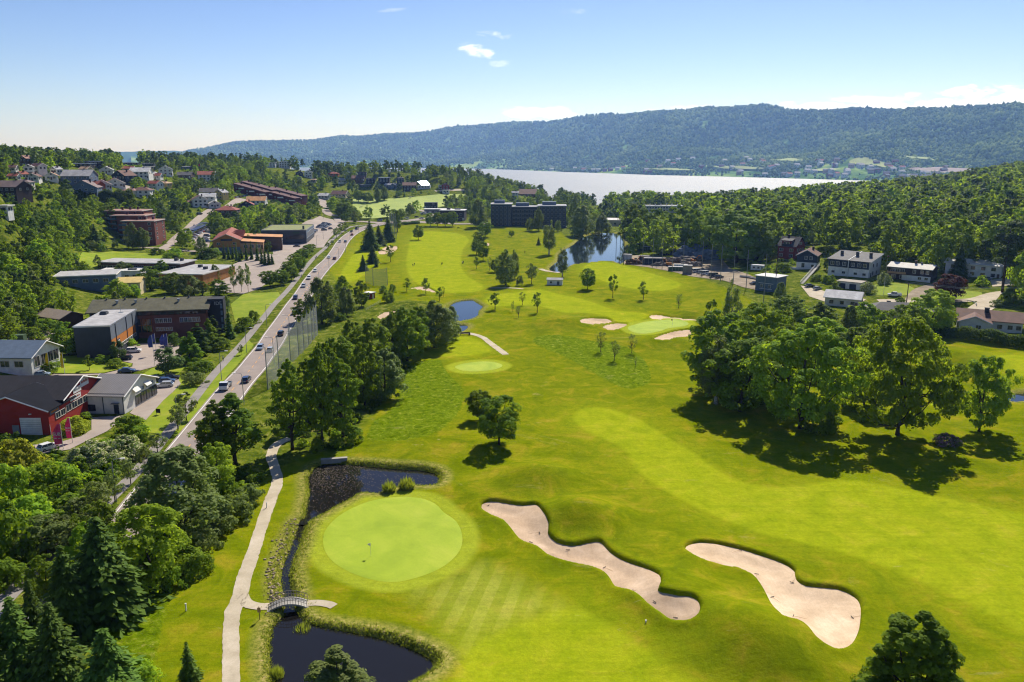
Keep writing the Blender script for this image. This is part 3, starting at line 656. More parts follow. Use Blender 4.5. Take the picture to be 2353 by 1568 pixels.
def far_hills():
 px = np.linspace(300, 2700, 700); s = np.concatenate([[-.05], np.linspace(0, 1.25, 130), [1.6]])
 PX, SS = np.meshgrid(px, s, indexing="ij")
 x, y, z = hill_h(PX.ravel(), SS.ravel())
 nr, nc = PX.shape; i = (np.arange(nr - 1)[:, None] * nc + np.arange(nc - 1)[None, :]).ravel()
 F = np.stack([i, i + 1, i + nc + 1, i + nc], -1)
 m, nt, b = nodemat("hill_ground")
 co = N(nt, "ShaderNodeTexCoord").outputs["Object"]
 c = ramp(nt, noise(nt, .004, 8, co, .65, .6), [(.35, rgb("2e4a1c")), (.47, rgb("4a6a28")), (.56, rgb("76924a")), (.68, rgb("a4b060"))])
 L(nt, c, b.inputs["Base Color"]); b.inputs["Roughness"].default_value = 1; b.inputs["Specular IOR Level"].default_value = 0
 tag(put("hills", np_mesh("hills", np.stack([x, y, z], -1), F, [m], None, True)), kind="structure")
 def patch(pts, col, label, nm):
  P_ = np.array(pts);
  q = smooth(P_, True, 4); vs, es, fs, *_ = delaunay_2d_cdt([Vector((a / 1000, b)) for a, b in np.concatenate([q, [(a, b) for a in np.linspace(q[:, 0].min(), q[:, 0].max(), 24) for b in np.linspace(q[:, 1].min(), q[:, 1].max(), 14) if sdist(q * [.001, 1], np.array([a * .001]), np.array([b]))[0] < -.003]])], [(k, (k + 1) % len(q)) for k in range(len(q))], [], 1, 1e-7)
  X, Y, Zz = hill_h(np.array([v.x * 1000 for v in vs]), np.array([v.y for v in vs]))
  tag(put(nm, np_mesh(nm, np.stack([X, Y, Zz + 9], -1), np.array([tuple(f) for f in fs if len(f) == 3]), [plain(nm + "_cover", col, .9, var=.2, scale=.01)], None, True)), label, None, None, "structure")
 return patch
hill_patch = far_hills()
def horizon_hills():
 """the low blue land on the far horizon, left of the ridge"""
 px = np.linspace(-300, 700, 160); top = np.interp(px, [-300, 0, 60, 130, 200, 250, 320, 380, 450, 600, 700], [350, 349.5, 350, 351, 349, 350.5, 349, 347.5, 350, 352, 354])
 top = top + .5 * np.sin(px * .09) + .35 * np.sin(px * .23)
 V = []
 for d, f in ((9800, 0.0), (10300, .5), (10700, .85), (11200, 1.0), (11700, .75), (12300, .2)):
  for p, t in zip(px, top):
   x, y = at_dist(p, d); zt = CAMZ + (355 - t) / FPX * 11200
   V.append((x, y, -52 + (zt + 52) * f))
 n = len(px); F = [(r * n + k, r * n + k + 1, (r + 1) * n + k + 1, (r + 1) * n + k) for r in range(5) for k in range(n - 1)]
 m = plain("far_hill_cover", rgb("35502a"), 1.0, var=.25, scale=.002, spec=0)
 tag(put("hills", np_mesh("hills", np.array(V), np.array(F), [m], None, True)), kind="structure")
horizon_hills()
# ------------------------------------------------------------------ foliage
def leaf_material(name, dark, light, glow, trans=.4, hue=.02, rough=.7, spec=.1, flower=None, famt=0.0):
 m = bpy.data.materials.new(name); m.use_nodes = True; nt = m.node_tree
 b = nt.nodes["Principled BSDF"]; out = nt.nodes["Material Output"]
 g = N(nt, "ShaderNodeNewGeometry"); oi = N(nt, "ShaderNodeObjectInfo")
 isl = g.outputs["Random Per Island"]
 tint = math_(nt, "FRACT", math_(nt, "ADD", oi.outputs["Random"], N(nt, "ShaderNodeAttribute", attribute_name="tint").outputs["Fac"]))
 c = mixc(nt, math_(nt, "ADD", math_(nt, "MULTIPLY", isl, .6), math_(nt, "MULTIPLY", tint, .4)), dark, light)
 hs = N(nt, "ShaderNodeHueSaturation"); L(nt, c, hs.inputs["Color"])
 L(nt, math_(nt, "ADD", math_(nt, "MULTIPLY", tint, 2 * hue), .5 - hue), hs.inputs["Hue"])
 L(nt, math_(nt, "ADD", math_(nt, "MULTIPLY", math_(nt, "FRACT", math_(nt, "MULTIPLY", tint, 7.3)), .5), .75), hs.inputs["Value"])
 c = hs.outputs[0]
 if flower: c = mixc(nt, math_(nt, "LESS_THAN", isl, famt), c, flower)
 L(nt, c, b.inputs["Base Color"]); b.inputs["Roughness"].default_value = rough; b.inputs["Specular IOR Level"].default_value = spec
 t = nt.nodes.new("ShaderNodeBsdfTranslucent"); L(nt, mixc(nt, .75, c, glow), t.inputs[0])
 mx = nt.nodes.new("ShaderNodeMixShader"); mx.inputs[0].default_value = trans * 1.1
 L(nt, b.outputs[0], mx.inputs[1]); L(nt, t.outputs[0], mx.inputs[2]); L(nt, mx.outputs[0], out.inputs["Surface"])
 return m
LM = {
 "leaf": leaf_material("leaf_green", (0.045, 0.090, 0.006, 1), (0.201, 0.292, 0.017, 1), (0.414, 0.554, 0.013, 1)),
 "oak": leaf_material("leaf_oak", (0.045, 0.093, 0.006, 1), (0.244, 0.347, 0.019, 1), (0.529, 0.660, 0.015, 1), .45),
 "bright": leaf_material("leaf_bright", (0.085, 0.158, 0.011, 1), (0.305, 0.435, 0.026, 1), (0.575, 0.739, 0.018, 1), .45),
 "grey": leaf_material("leaf_grey", (0.068, 0.104, 0.023, 1), (0.226, 0.279, 0.066, 1), (0.345, 0.436, 0.044, 1), .38, .02, .6, .12),
 "dark": leaf_material("leaf_dark", (0.023, 0.056, 0.006, 1), (0.110, 0.170, 0.013, 1), (0.218, 0.317, 0.011, 1), .36),
 "spruce": leaf_material("needle_spruce", (0.028, 0.064, 0.014, 1), (0.150, 0.225, 0.028, 1), (0.239, 0.326, 0.017, 1), .25),
 "pine": leaf_material("needle_pine", (0.022, 0.045, 0.014, 1), (0.137, 0.208, 0.049, 1), (0.144, 0.228, 0.026, 1), .25),
 "red": leaf_material("leaf_red", (0.015, 0.007, 0.008, 1), (0.127, 0.051, 0.051, 1), (0.188, 0.062, 0.031, 1), .35),
 "yellow": leaf_material("leaf_yellow", (0.077, 0.096, 0.005, 1), (0.446, 0.478, 0.032, 1), (0.594, 0.625, 0.031, 1), .4),
 "cream": leaf_material("leaf_cream", (0.032, 0.058, 0.008, 1), (0.223, 0.319, 0.048, 1), (0.312, 0.406, 0.046, 1), .35, .02, .7, .1, (.62, .60, .33, 1), .5),
 "pink": leaf_material("leaf_pink", (0.013, 0.029, 0.008, 1), (0.096, 0.159, 0.032, 1), (0.125, 0.173, 0.046, 1), .3, .02, .7, .1, (.34, .17, .30, 1), .5),
 "reed": leaf_material("leaf_reed", (0.058, 0.077, 0.008, 1), (0.350, 0.399, 0.048, 1), (0.438, 0.500, 0.031, 1), .45),
}
BARK = plain("bark", (.055, .042, .032), .9, var=.3, scale=3); BIRCHBARK = plain("birch_bark", (.42, .40, .37), .8, var=.45, scale=4)
def quads(C, Nn, s, asp=1.0, rg=RNG, droop=None):
 """one leaf card per centre C with normal Nn and size s -> verts, faces"""
 n = len(C); Nn = Nn / (np.linalg.norm(Nn, axis=1)[:, None] + 1e-9)
 a = rg.normal(size=(n, 3))
 if droop is not None: a = droop + .25 * a
 u = a - (a * Nn).sum(1)[:, None] * Nn; u /= np.linalg.norm(u, axis=1)[:, None] + 1e-9
 v = np.cross(Nn, u); s = np.asarray(s).reshape(-1, 1) * np.ones((n, 1))
 u = u * s * .5 * asp; v = v * s * .5
 V = np.stack([C - u, C + v * .9 - u * .1, C + u, C - v * .9 + u * .1], 1).reshape(-1, 3)
 return V, np.arange(4 * n).reshape(n, 4)
def env_round(t): return np.sqrt(np.clip(1 - (2 * t - 1) ** 2, 0, 1)) ** .8 * (1.0 - .12 * t)
def env_oak(t): return np.clip(np.sin(np.clip(t, 0, 1) ** .75 * PI), 0, 1) ** .55
def env_tall(t): return np.clip(np.sin(np.clip(t, 0, 1) ** .62 * PI), 0, 1) ** .75
def env_cone(t): return (1 - t) ** .8 * np.clip(t * 7, 0, 1) ** .5
def env_dome(t): return np.sqrt(np.clip(1 - t * t, 0, 1))
PROTO = {}
def broad(seed, h, w, trunk, nclump, nleaf, leaf, env, cl=.17, mat="leaf", hang=0.0, gap=0.0, bark=None, limbs=9, lump=.25, crown_only=False):
 rg = np.random.default_rng(seed)
 ch = h - trunk; rmax = w / 2
 C = [];
 lob = rg.uniform(0, 2 * PI, 4);
 while len(C) < nclump:
  t = rg.uniform(.02, .98); a = rg.uniform(0, 2 * PI)
  e = env(np.array([t]))[0] * (1 + lump * (math.sin(2 * a + lob[0] + 4 * t) + .7 * math.sin(3 * a + lob[1] - 5 * t)) / 1.7)
  rr = rg.uniform(.2, 1) ** .42 * rg.uniform(.82, 1.12)
  if rg.uniform() > e + .15: continue
  r = rmax * e * rr * .90
  C.append((r * math.cos(a), r * math.sin(a), trunk + ch * t * .97, rr))
 C = np.array(C); cr = w * cl * rg.uniform(.55, 1.2, nclump) * (.35 + .65 * np.clip(env(np.clip((C[:, 2] - trunk) / ch, 0, 1)), .1, 1))
 k = rg.integers(0, nclump, nleaf)
 d = rg.normal(size=(nleaf, 3)); d /= np.linalg.norm(d, axis=1)[:, None]
 d[:, 2] = np.where((d[:, 2] < -.2) & (rg.uniform(size=nleaf) < .7), -d[:, 2], d[:, 2])
 rad = cr[k] * rg.uniform(.3, 1.0, nleaf) ** .4
 Pp = C[k, :3] + d * rad[:, None] * np.array([1, 1, .8 + hang])
 if hang: Pp[:, 2] -= hang * rg.uniform(0, 1, nleaf) * cr[k] * 1.2
 Pp[:, 2] = np.maximum(Pp[:, 2], trunk * .55 + .15)
 out = Pp - np.array([0, 0, trunk + ch * .45]); out /= np.linalg.norm(out, axis=1)[:, None] + 1e-6
 nn = d * .9 + out * .35 + np.array([0, 0, .4]) + rg.normal(size=(nleaf, 3)) * .38
 V, F = quads(Pp, nn, leaf * rg.uniform(.6, 1.35, nleaf), 1.25, rg)
 crown = np_mesh("crown", V, F, [LM[mat]])
 mb = MB(); tr = max(.06, h * .017)
 top = trunk + ch * .62
 pts = [(0, 0, -.3), (.05 * tr, 0, trunk * .5)] + [(rg.normal() * w * .012 * i, rg.normal() * w * .012 * i, trunk * .9 + (top - trunk * .9) * i / 4) for i in range(5)]
 mb.tube(pts, [tr * 1.5, tr * 1.1] + [tr * (1 - .2 * i) for i in range(5)], 7)
 if limbs:
  for j in rg.choice(nclump, min(limbs, nclump), False):
   c = C[j, :3]; s0 = np.array(pts[2 + int(rg.integers(0, 3))]); s0[2] = min(s0[2], c[2] * .9)
   m_ = s0 * .45 + c * .55 + np.array([0, 0, -.06 * ch])
   mb.tube([s0, m_, c], [tr * .5, tr * .32, tr * .1], 5, 0, False)
 return crown, mb.mesh("trunk", bark or BARK, True), h, w
def spruce(seed, h, w, nlev, nbr, nq, mat="spruce", trunk=.06, thin=1.0, qs=.55):
 rg = np.random.default_rng(seed); C, Nn, U, S = [], [], [], []
 for i in range(nlev):
  t = (i + rg.uniform(-.3, .3)) / nlev; z = h * (trunk + (1 - trunk) * t); Lr = w / 2 * ((1 - t) ** .85) * rg.uniform(.85, 1.1) + .12
  a0 = rg.uniform(0, 2 * PI); nb = max(4, int(nbr * (.45 + .55 * (1 - t))))
  for k in range(nb):
   a = a0 + 2 * PI * k / nb + rg.normal() * .16; ll = Lr * (rg.uniform(.55, 1.18) if rg.uniform() < .93 else 1.35)
   n = max(2, int(nq * (.25 + .75 * (1 - t))))
   u = (np.arange(n) + rg.uniform(0, 1, n)) / n
   r = ll * u ** .8; dz = -.34 * ll * u ** 1.4 + .10 * ll * np.clip(u - .75, 0, 1) * 4
   sw = rg.normal(size=n) * .10 * ll * (.4 + u)
   x = r * math.cos(a) - sw * math.sin(a); y = r * math.sin(a) + sw * math.cos(a)
   C.append(np.stack([x, y, z + dz + rg.normal(size=n) * .05 * ll], -1))
   nrm = np.stack([.5 * math.cos(a) + rg.normal(size=n) * .4, .5 * math.sin(a) + rg.normal(size=n) * .4, .8 + rg.normal(size=n) * .4], -1); Nn.append(nrm)
   U.append(np.tile([math.cos(a), math.sin(a), -.45], (n, 1))); S.append(np.full(n, qs * w / 6 * (.55 + .6 * (1 - t))) * rg.uniform(.7, 1.3, n))
 C = np.concatenate(C); V, F = quads(C, np.concatenate(Nn), np.concatenate(S) * thin, 1.9, rg, np.concatenate(U))
 mb = MB(); mb.tube([(0, 0, -.3), (0, 0, h * .5), (0, 0, h * .97)], [h * .016, h * .010, .02], 6)
 return np_mesh("crown", V, F, [LM[mat]]), mb.mesh("trunk", BARK, True), h, w
def pine(seed, h, w, ncl, nleaf, leaf, mat="pine"):
 rg = np.random.default_rng(seed); C = []; mb = MB(); tr = h * .014
 mb.tube([(0, 0, -.3), (.15, .1, h * .5), (0, .2, h * .95)], [tr * 1.4, tr, tr * .3], 6)
 for i in range(ncl):
  t = .38 + .6 * rg.uniform() ** .9; a = rg.uniform(0, 2 * PI); r = w / 2 * rg.uniform(.3, 1) * (1.15 - .75 * (t - .4) / .6)
  c = np.array([r * math.cos(a), r * math.sin(a), h * t + .08 * r]); C.append(c)
  mb.tube([(0, .1, h * t - .18 * r), c], [tr * .35, tr * .1], 4, 0, False)
 C = np.array(C); k = rg.integers(0, ncl, nleaf); d = rg.normal(size=(nleaf, 3)); d /= np.linalg.norm(d, axis=1)[:, None]
 Pp = C[k] + d * (w * .17 * rg.uniform(.3, 1, nleaf) ** .5)[:, None] * np.array([1, 1, .5])
 V, F = quads(Pp, d * .6 + [0, 0, .6] + rg.normal(size=(nleaf, 3)) * .5, leaf * rg.uniform(.6, 1.3, nleaf), 1.3, rg)
 return np_mesh("crown", V, F, [LM[mat]]), mb.mesh("trunk", BARK, True), h, w
def grassy(seed, h, w, n, mat="reed"):
 """a clump of upright blades"""
 rg = np.random.default_rng(seed); r = w / 2 * np.sqrt(rg.uniform(0, 1, n)); a = rg.uniform(0, 2 * PI, n); hh = h * rg.uniform(.45, 1, n) * (1 - .45 * (r / (w / 2)) ** 2)
 B = np.stack([r * np.cos(a), r * np.sin(a), np.zeros(n) - .05], -1); lean = np.stack([np.cos(a) * r * .5, np.sin(a) * r * .5, hh], -1) + rg.normal(size=(n, 3)) * .12
 s = np.stack([-np.sin(a + rg.normal(size=n)), np.cos(a + rg.normal(size=n)), np.zeros(n)], -1) * .09 * max(.6, h / 1.5)
 V = np.stack([B - s, B + s, B + lean * .7 + s * .7, B + lean], 1).reshape(-1, 3)
 return np_mesh("foliage", V, np.arange(4 * n).reshape(n, 4), [LM[mat]]), None, h, w
NAME = {}
def measured(v):
 me = v[0]; co = np.empty(len(me.vertices) * 3, np.float32); me.vertices.foreach_get("co", co); co = co.reshape(-1, 3)
 return v[0], v[1], float(np.quantile(co[:, 2], .998)), 2 * float(np.quantile(np.hypot(co[:, 0], co[:, 1]), .965))
def reg(key, name, cat, variants): PROTO[key] = [measured(v) for v in variants]; NAME[key] = (name, cat)
reg("round", "broadleaf_tree", "tree", [broad(s, 12, 10.5, 2.0, 110, 10000, .38, env_round, .12, "leaf") for s in (11, 12)])
reg("oak", "oak_tree", "tree", [broad(s, 22, 20, 1.8, 190, 22000, .50, env_oak, .095, "oak", limbs=16, lump=.5) for s in (21, 22)])
reg("alder", "broadleaf_tree", "tree", [broad(31, 16, 9, .6, 200, 26000, .27, env_cone, .13, "grey", lump=.2)])
reg("dense", "broadleaf_tree", "tree", [broad(36, 13, 10, .5, 190, 30000, .30, lambda t: np.clip(1.02 - t, 0, 1) ** .55 * np.clip(t * 5 + .45, 0, 1), .11, "leaf", limbs=6, lump=.16)])
reg("ash", "broadleaf_tree", "tree", [broad(s, 21, 10, 3.0, 130, 11000, .44, env_tall, .125, "leaf", limbs=14, lump=.5) for s in (41, 42, 43)])
reg("belt", "broadleaf_tree", "tree", [broad(s, 17, 13, 1.2, 130, 12000, .44, env_oak, .115, "leaf", limbs=8, lump=.45) for s in (51, 52)])
reg("silver", "silver_leaved_tree", "tree", [broad(s, 17, 11, 1.0, 120, 10500, .40, env_tall, .125, "grey", .5, limbs=8, lump=.35) for s in (61, 62)])
reg("birch", "birch_tree", "tree", [broad(s, 15, 6.5, 2.5, 55, 4200, .34, env_tall, .17, "grey", .9, bark=BIRCHBARK, limbs=10, lump=.35) for s in (71, 72)])
reg("bright", "broadleaf_tree", "tree", [broad(s, 14, 13, .8, 130, 12000, .42, env_oak, .115, "bright", limbs=6, lump=.42) for s in (81,)])
reg("young", "young_tree", "tree", [broad(s, 7, 4.2, 1.9, 26, 1300, .32, env_tall, .19, "leaf", limbs=7) for s in (91, 92)])
reg("thin", "young_tree", "tree", [broad(s, 8, 5.5, 2.0, 30, 900, .26, env_oak, .16, "grey", limbs=16) for s in (95, 96)])
reg("street", "street_tree", "tree", [broad(s, 9, 7, 2.3, 40, 2600, .34, env_oak, .17, "grey", limbs=12) for s in (98, 99)])
reg("spruce", "spruce_tree", "tree", [spruce(s, 20, 8.4, 38, 14, 30, qs=.42) for s in (101, 102)])
reg("fir", "spruce_tree", "tree", [spruce(111, 10, 4.2, 20, 10, 11, trunk=.04, qs=.8)])
reg("pine", "pine_tree", "tree", [pine(s, 17, 8, 26, 3200, .50) for s in (121, 122)])
reg("mugo", "pine_tree", "tree", [broad(125, 8, 7.5, .8, 44, 4200, .36, env_round, .17, "pine")])
reg("thuja", "conifer_tree", "tree", [broad(131, 12, 6.5, .3, 70, 7000, .36, env_cone, .16, "leaf", limbs=0, lump=.12), broad(132, 12, 5, .3, 60, 6000, .36, env_cone, .17, "dark", limbs=0, lump=.12)])
reg("column", "columnar_conifer", "tree", [spruce(141, 11, 2.6, 26, 8, 7, trunk=.02, qs=1.4, thin=1.1)])
reg("maroon", "red_leaved_tree", "tree", [broad(151, 9, 9.5, 1.4, 60, 6000, .40, env_round, .16, "red")])
reg("bush", "bush", "bush", [broad(s, 3.2, 4.6, .05, 36, 2400, .26, env_dome, .2, "leaf", limbs=0) for s in (161, 162)])
reg("bushb", "bush", "bush", [broad(s, 3.6, 5.0, .05, 36, 2600, .28, env_dome, .2, "bright", limbs=0) for s in (165,)])
reg("bushg", "bush", "bush", [broad(s, 3.2, 4.8, .05, 36, 2400, .26, env_dome, .2, "grey", limbs=0) for s in (167,)])
reg("bushd", "bush", "bush", [broad(s, 3.2, 4.8, .05, 36, 2400, .26, env_dome, .2, "dark", limbs=0) for s in (168,)])
reg("bushy", "bush", "bush", [broad(171, 3.6, 6, .05, 40, 3400, .28, env_dome, .2, "yellow", limbs=0)])
reg("bushw", "flowering_bush", "bush", [broad(172, 3.4, 6.5, .05, 46, 4600, .28, env_dome, .18, "cream", limbs=0)])
reg("bushp", "flowering_bush", "bush", [broad(173, 2.4, 5.5, .05, 36, 2600, .28, env_dome, .2, "pink", limbs=0)])
reg("reed", "reed_clump", "reeds", [grassy(181, 1.6, 2.6, 700)])
MID = {"m_leaf": [broad(s, 15, 12, 1.2, 90, 3000, .66, env_oak, .12, m, limbs=3, lump=.3) for s, m in ((201, "leaf"), (202, "oak"), (203, "leaf"), (204, "oak"))],
 "m_bright": [broad(s, 14, 11, 1.0, 86, 2900, .66, env_oak, .12, "bright", limbs=3, lump=.3) for s in (206, 207)],
 "m_grey": [broad(s, 14, 9, 1.2, 44, 2200, .72, env_tall, .17, "grey", .4, limbs=3, lump=.35) for s in (208, 209)],
 "m_dark": [broad(s, 15, 11, 1.2, 80, 2700, .68, env_oak, .125, "dark", limbs=3, lump=.3) for s in (211, 212)],
 "m_spruce": [spruce(s, 18, 6.5, 17, 9, 7, qs=1.0) for s in (221,)],
 "m_pine": [pine(s, 16, 7.5, 18, 900, .85) for s in (231, 232)],
 "m_bush": [broad(s, 3.4, 5, .05, 22, 520, .55, env_dome, .21, m, limbs=0) for s, m in ((241, "leaf"), (242, "bright"), (243, "dark"))]}
for k, n in (("m_leaf", "broadleaf_tree"), ("m_bright", "broadleaf_tree"), ("m_grey", "silver_leaved_tree"), ("m_dark", "broadleaf_tree"), ("m_spruce", "spruce_tree"), ("m_pine", "pine_tree"), ("m_bush", "bush")):
 reg(k, n, "bush" if k == "m_bush" else "tree", MID[k])
def height_to(Y, py):
 """world height seen at picture row py at forward distance Y"""
 d = (py - 784) / FPX
 return CAMZ + Y * (-SP - d * CP) / (CP - d * SP)
def project(x, y, z):
 yc = y * CP - (z - CAMZ) * SP; zc = y * SP + (z - CAMZ) * CP
 return 1176.5 + FPX * x / yc, 784 - FPX * zc / yc, yc
TREES = []   # (x, y, radius) of everything planted
_tn = [0]
_unit = {}
def plant_at(key, x, y, h, w, label, group=None, variant=None, parts=True, z=None):
 _tn[0] += 1
 vs = PROTO[key]; v = vs[_tn[0] % len(vs) if variant is None else variant]
 crown, trunk, h0, w0 = v; name, cat = NAME[key]
 z = ground(x, y) if z is None else z
 rz = (_tn[0] * 2.399) % (2 * PI)
 if trunk is None or not parts or name in ("bush", "flowering_bush"):
  o = put(name, crown, None, (x, y, z - .05)); tag(o, label, cat, group)
 else:
  o = thing(name, label, cat, (x, y, z - .05), 0, group)
  put("crown", crown, o); put("trunk", trunk, o)
 o.rotation_euler = (0, 0, rz); o.scale = (w / w0, w / w0, h / h0)
 TREES.append((x, y, w / 2)); return o
def plant(key, px, pyb, pyt, wpx, label, group=None, variant=None):
 """base at picture point (px,pyb), top at row pyt, crown wpx wide (D pixels)"""
 x, y, z = at(px, pyb)
 h = max(.5, (height_to(y, pyt) - z)); w = wpx / pxscale(x, y)
 h = h - w * .22 * min(1, CAMZ / y)      # the crown's far side rises in the picture
 return plant_at(key, x, y, max(h, .45 * w if "bush" in key else .8 * w if key not in ("bushw",) else .4 * w), w, label, group, variant)
def plants(crop, rows, group=None):
 """rows: kind x y_base y_top width label, in crop pixels"""
 x0, y0, k = crop
 for r_ in rows.strip().split("\n"):
  q = r_.split(None, 5)
  plant(q[0], x0 + float(q[1]) / k, y0 + float(q[2]) / k, y0 + float(q[3]) / k, float(q[4]) / k, q[5], group)
Zd = (0, 0, 1)
Z1 = (0, 350 / 1.088, 3.995); Z2 = (640 / 1.088, 350 / 1.088, 3.995); Z3 = (1280 / 1.088, 350 / 1.088, 3.995); Z4 = (1920 / 1.088, 350 / 1.088, 3.995)
Z5 = (0, 700 / 1.088, 3.995); Z6 = (640 / 1.088, 700 / 1.088, 3.995); Z7 = (1280 / 1.088, 700 / 1.088, 3.995); Z8 = (1920 / 1.088, 700 / 1.088, 3.995); ZR = (0, 979.8, K2)
plants(Zd, """round 1147 1022 903 104 larger dark round tree of the pair standing alone on the middle fairway
round 1102 966 893 62 smaller round tree just behind the lone large round tree on the fairway
dense 2080 1660 1376 188 full round tree at the bottom edge beside the palest sand bunker
alder 778 1665 1460 165 grey-green pointed tree rising in front of the dark pond at the bottom edge
fir 436 1562 1468 42 small lone young spruce on the mown grass left of the gravel path
oak 2062 1000 708 205 huge spreading oak on the right of the large clump, nearest the lone oak
oak 1838 985 732 215 broad oak on the left of the large clump, casting the longest shadow
belt 1700 945 770 150 dark low-branched tree in front of the clump's left half
oak 1800 920 735 130 leafy tree behind the broad left oak
oak 1985 930 770 90 leafy tree seen between the two big oaks
bush 1880 985 930 90 shaded bush under the big oaks
birch 1645 928 765 84 slender pale-trunked birch at the left end of the large clump
belt 1650 905 700 170 dense dark tree behind the slender birch at the clump's left end
belt 1745 905 745 140 dark tree between the slender birch and the broad left oak
birch 1677 775 640 48 tall drooping birch rising behind the clump beside the netting poles
young 1632 770 686 30 small pointed tree left of the tall drooping birch
ash 1957 930 830 60 thin-stemmed tree seen between the two big oaks
oak 1740 850 690 150 yellow-green tree behind the clump's left half
bright 1880 855 735 150 lighter green tree filling the back of the large clump
belt 1960 880 745 120 dark tree at the back of the clump between the oaks
belt 1810 770 672 105 dark green tree at the yard's edge left of the pale gravel yard
ash 1880 770 690 80 leafy tree in front of the pale yard below the white double house
bushw 1925 805 752 54 round cream-flowering tree behind the big clump
bright 1985 765 690 78 pale green tree in front of the lane's grey roof
silver 1950 770 700 40 sparse grey tree in front of the bright pale roof
bright 2140 765 693 112 spreading light green tree at the near end of the long hedge
bright 2075 770 712 80 light green tree beside the dark grey roof
thuja 2207 752 697 26 dark clipped columnar conifer by the gravel forecourt
bushp 2176 1022 996 50 purple-flowering rhododendron in the shadow of the lone oak
oak 2250 992 808 112 lone airy oak standing by itself right of the large clump
""")
plants(Z3, """round 695 1372 1175 150 dark round tree right of the white shed, largest of the three in a line
young 925 1452 1230 92 egg-shaped dark tree, middle of the three in a line on the range
young 1205 1467 1293 105 round-headed small tree, right of the three in a line
thin 1530 1548 1408 82 sparse little tree alone near the thin white bunker
street 180 1322 1128 130 grey umbrella-shaped tree left of the white shed
birch 462 1258 985 118 twin grey birch beside the lake outflow
birch 340 1052 735 145 tall dense grey birch on the lake's near bank
fir 245 967 888 42 tiny dark spruce left of the tall grey birch
bushg 70 1337 1240 72 grey-green bush below the umbrella-shaped tree
silver 20 1275 1005 100 right stem of the big grey-green willow group
silver 640 880 600 230 big grey willow hanging over the far bank of the lake
silver 820 850 640 170 pale willow over the lake beside the low cream building
bushg 600 900 790 120 rounded grey bush at the water's edge under the willow
silver 245 834 612 95 narrow grey tree in front of the dark blue hotel
bushg 165 834 712 85 round grey bush against the dark blue hotel
bushg 425 842 735 60 small grey bush at the right corner of the dark blue hotel
ash 570 800 560 120 dark tree behind the lake at the hotel's right end
""")
for i, (a, b, t, w) in enumerate(((1452, 563, 468, 62), (1478, 560, 476, 60), (1504, 568, 478, 76), (1550, 574, 470, 84), (1592, 580, 478, 76), (1630, 588, 482, 86), (1692, 604, 482, 142), (1742, 600, 496, 84))):
 plant("belt", a, b, t, w, f"tall tree in the dark wall of wood behind the building site, {'first second third fourth fifth sixth seventh eighth ninth'.split()[i]} from the lake", "front trees of the wood behind the building site")
plants(Z7, """young 232 302 110 92 small dark pointed tree with its shadow to the left, right of the saplings
thin 60 347 235 62 lowest of the thin saplings left of the pointed dark tree
thin 8 293 190 42 leftmost of the thin saplings near the blue pond
thin 95 232 108 72 wispy tall sapling behind the other saplings
thin 815 667 465 122 bare-looking tree, left of the three in the long grass
thin 938 747 552 112 bare-looking tree, front middle of the three in the long grass
thin 1100 677 490 100 bare-looking tree, right of the three in the long grass
thin 1133 812 700 30 thin staked sapling in the long grass
""")
plants(Z6, """young 2195 272 115 116 small round tree beside the blue pond
ash 335 1560 690 366 tall dark tree, front left of the belt beside the ball net
ash 610 1520 605 317 tall tree with a visible bare trunk in the front of the belt
ash 800 1470 690 366 dark tree at the front right of the belt by the long grass
ash 480 1330 700 268 tall tree in the second rank of the belt behind the net
belt 780 1010 490 402 dark broad tree in the middle of the belt
belt 1080 900 330 414 broad green tree in the upper middle of the belt
silver 1190 1090 620 402 grey-leaved tree bulging from the belt over the long grass
belt 1000 1150 560 317 green tree behind the grey-leaved one in the belt
belt 1390 745 225 414 leafy tree near the upper end of the belt by the tee
silver 1640 620 168 427 dense grey willow beside the blue pond at the belt's end
silver 1790 540 230 183 pale grey tree at the pond side of the belt's end
belt 1500 640 230 244 dark tree between the leafy one and the grey willow
silver 610 400 -35 292 tall silver-grey poplar beside the road's bend
belt 420 390 168 176 small green tree on the road's verge at the end of the ball net
silver 830 330 60 183 silver bush-like tree right of the tall silver poplar
belt 640 1180 560 300 dark tree in the belt between the bare trunk and the grey-leaved tree
belt 900 870 350 260 shaded tree along the road side of the belt
belt 1250 780 280 260 dark tree in the belt above the grey-leaved one
belt 700 1000 520 240 dark roadside tree of the belt behind the net's middle
bush 780 370 290 120 dark bush under the silver poplar
bushb 560 1560 1440 160 bright bush beneath the front trees of the belt
bush 900 1490 1330 180 dark bush at the foot of the belt near the long grass
""")
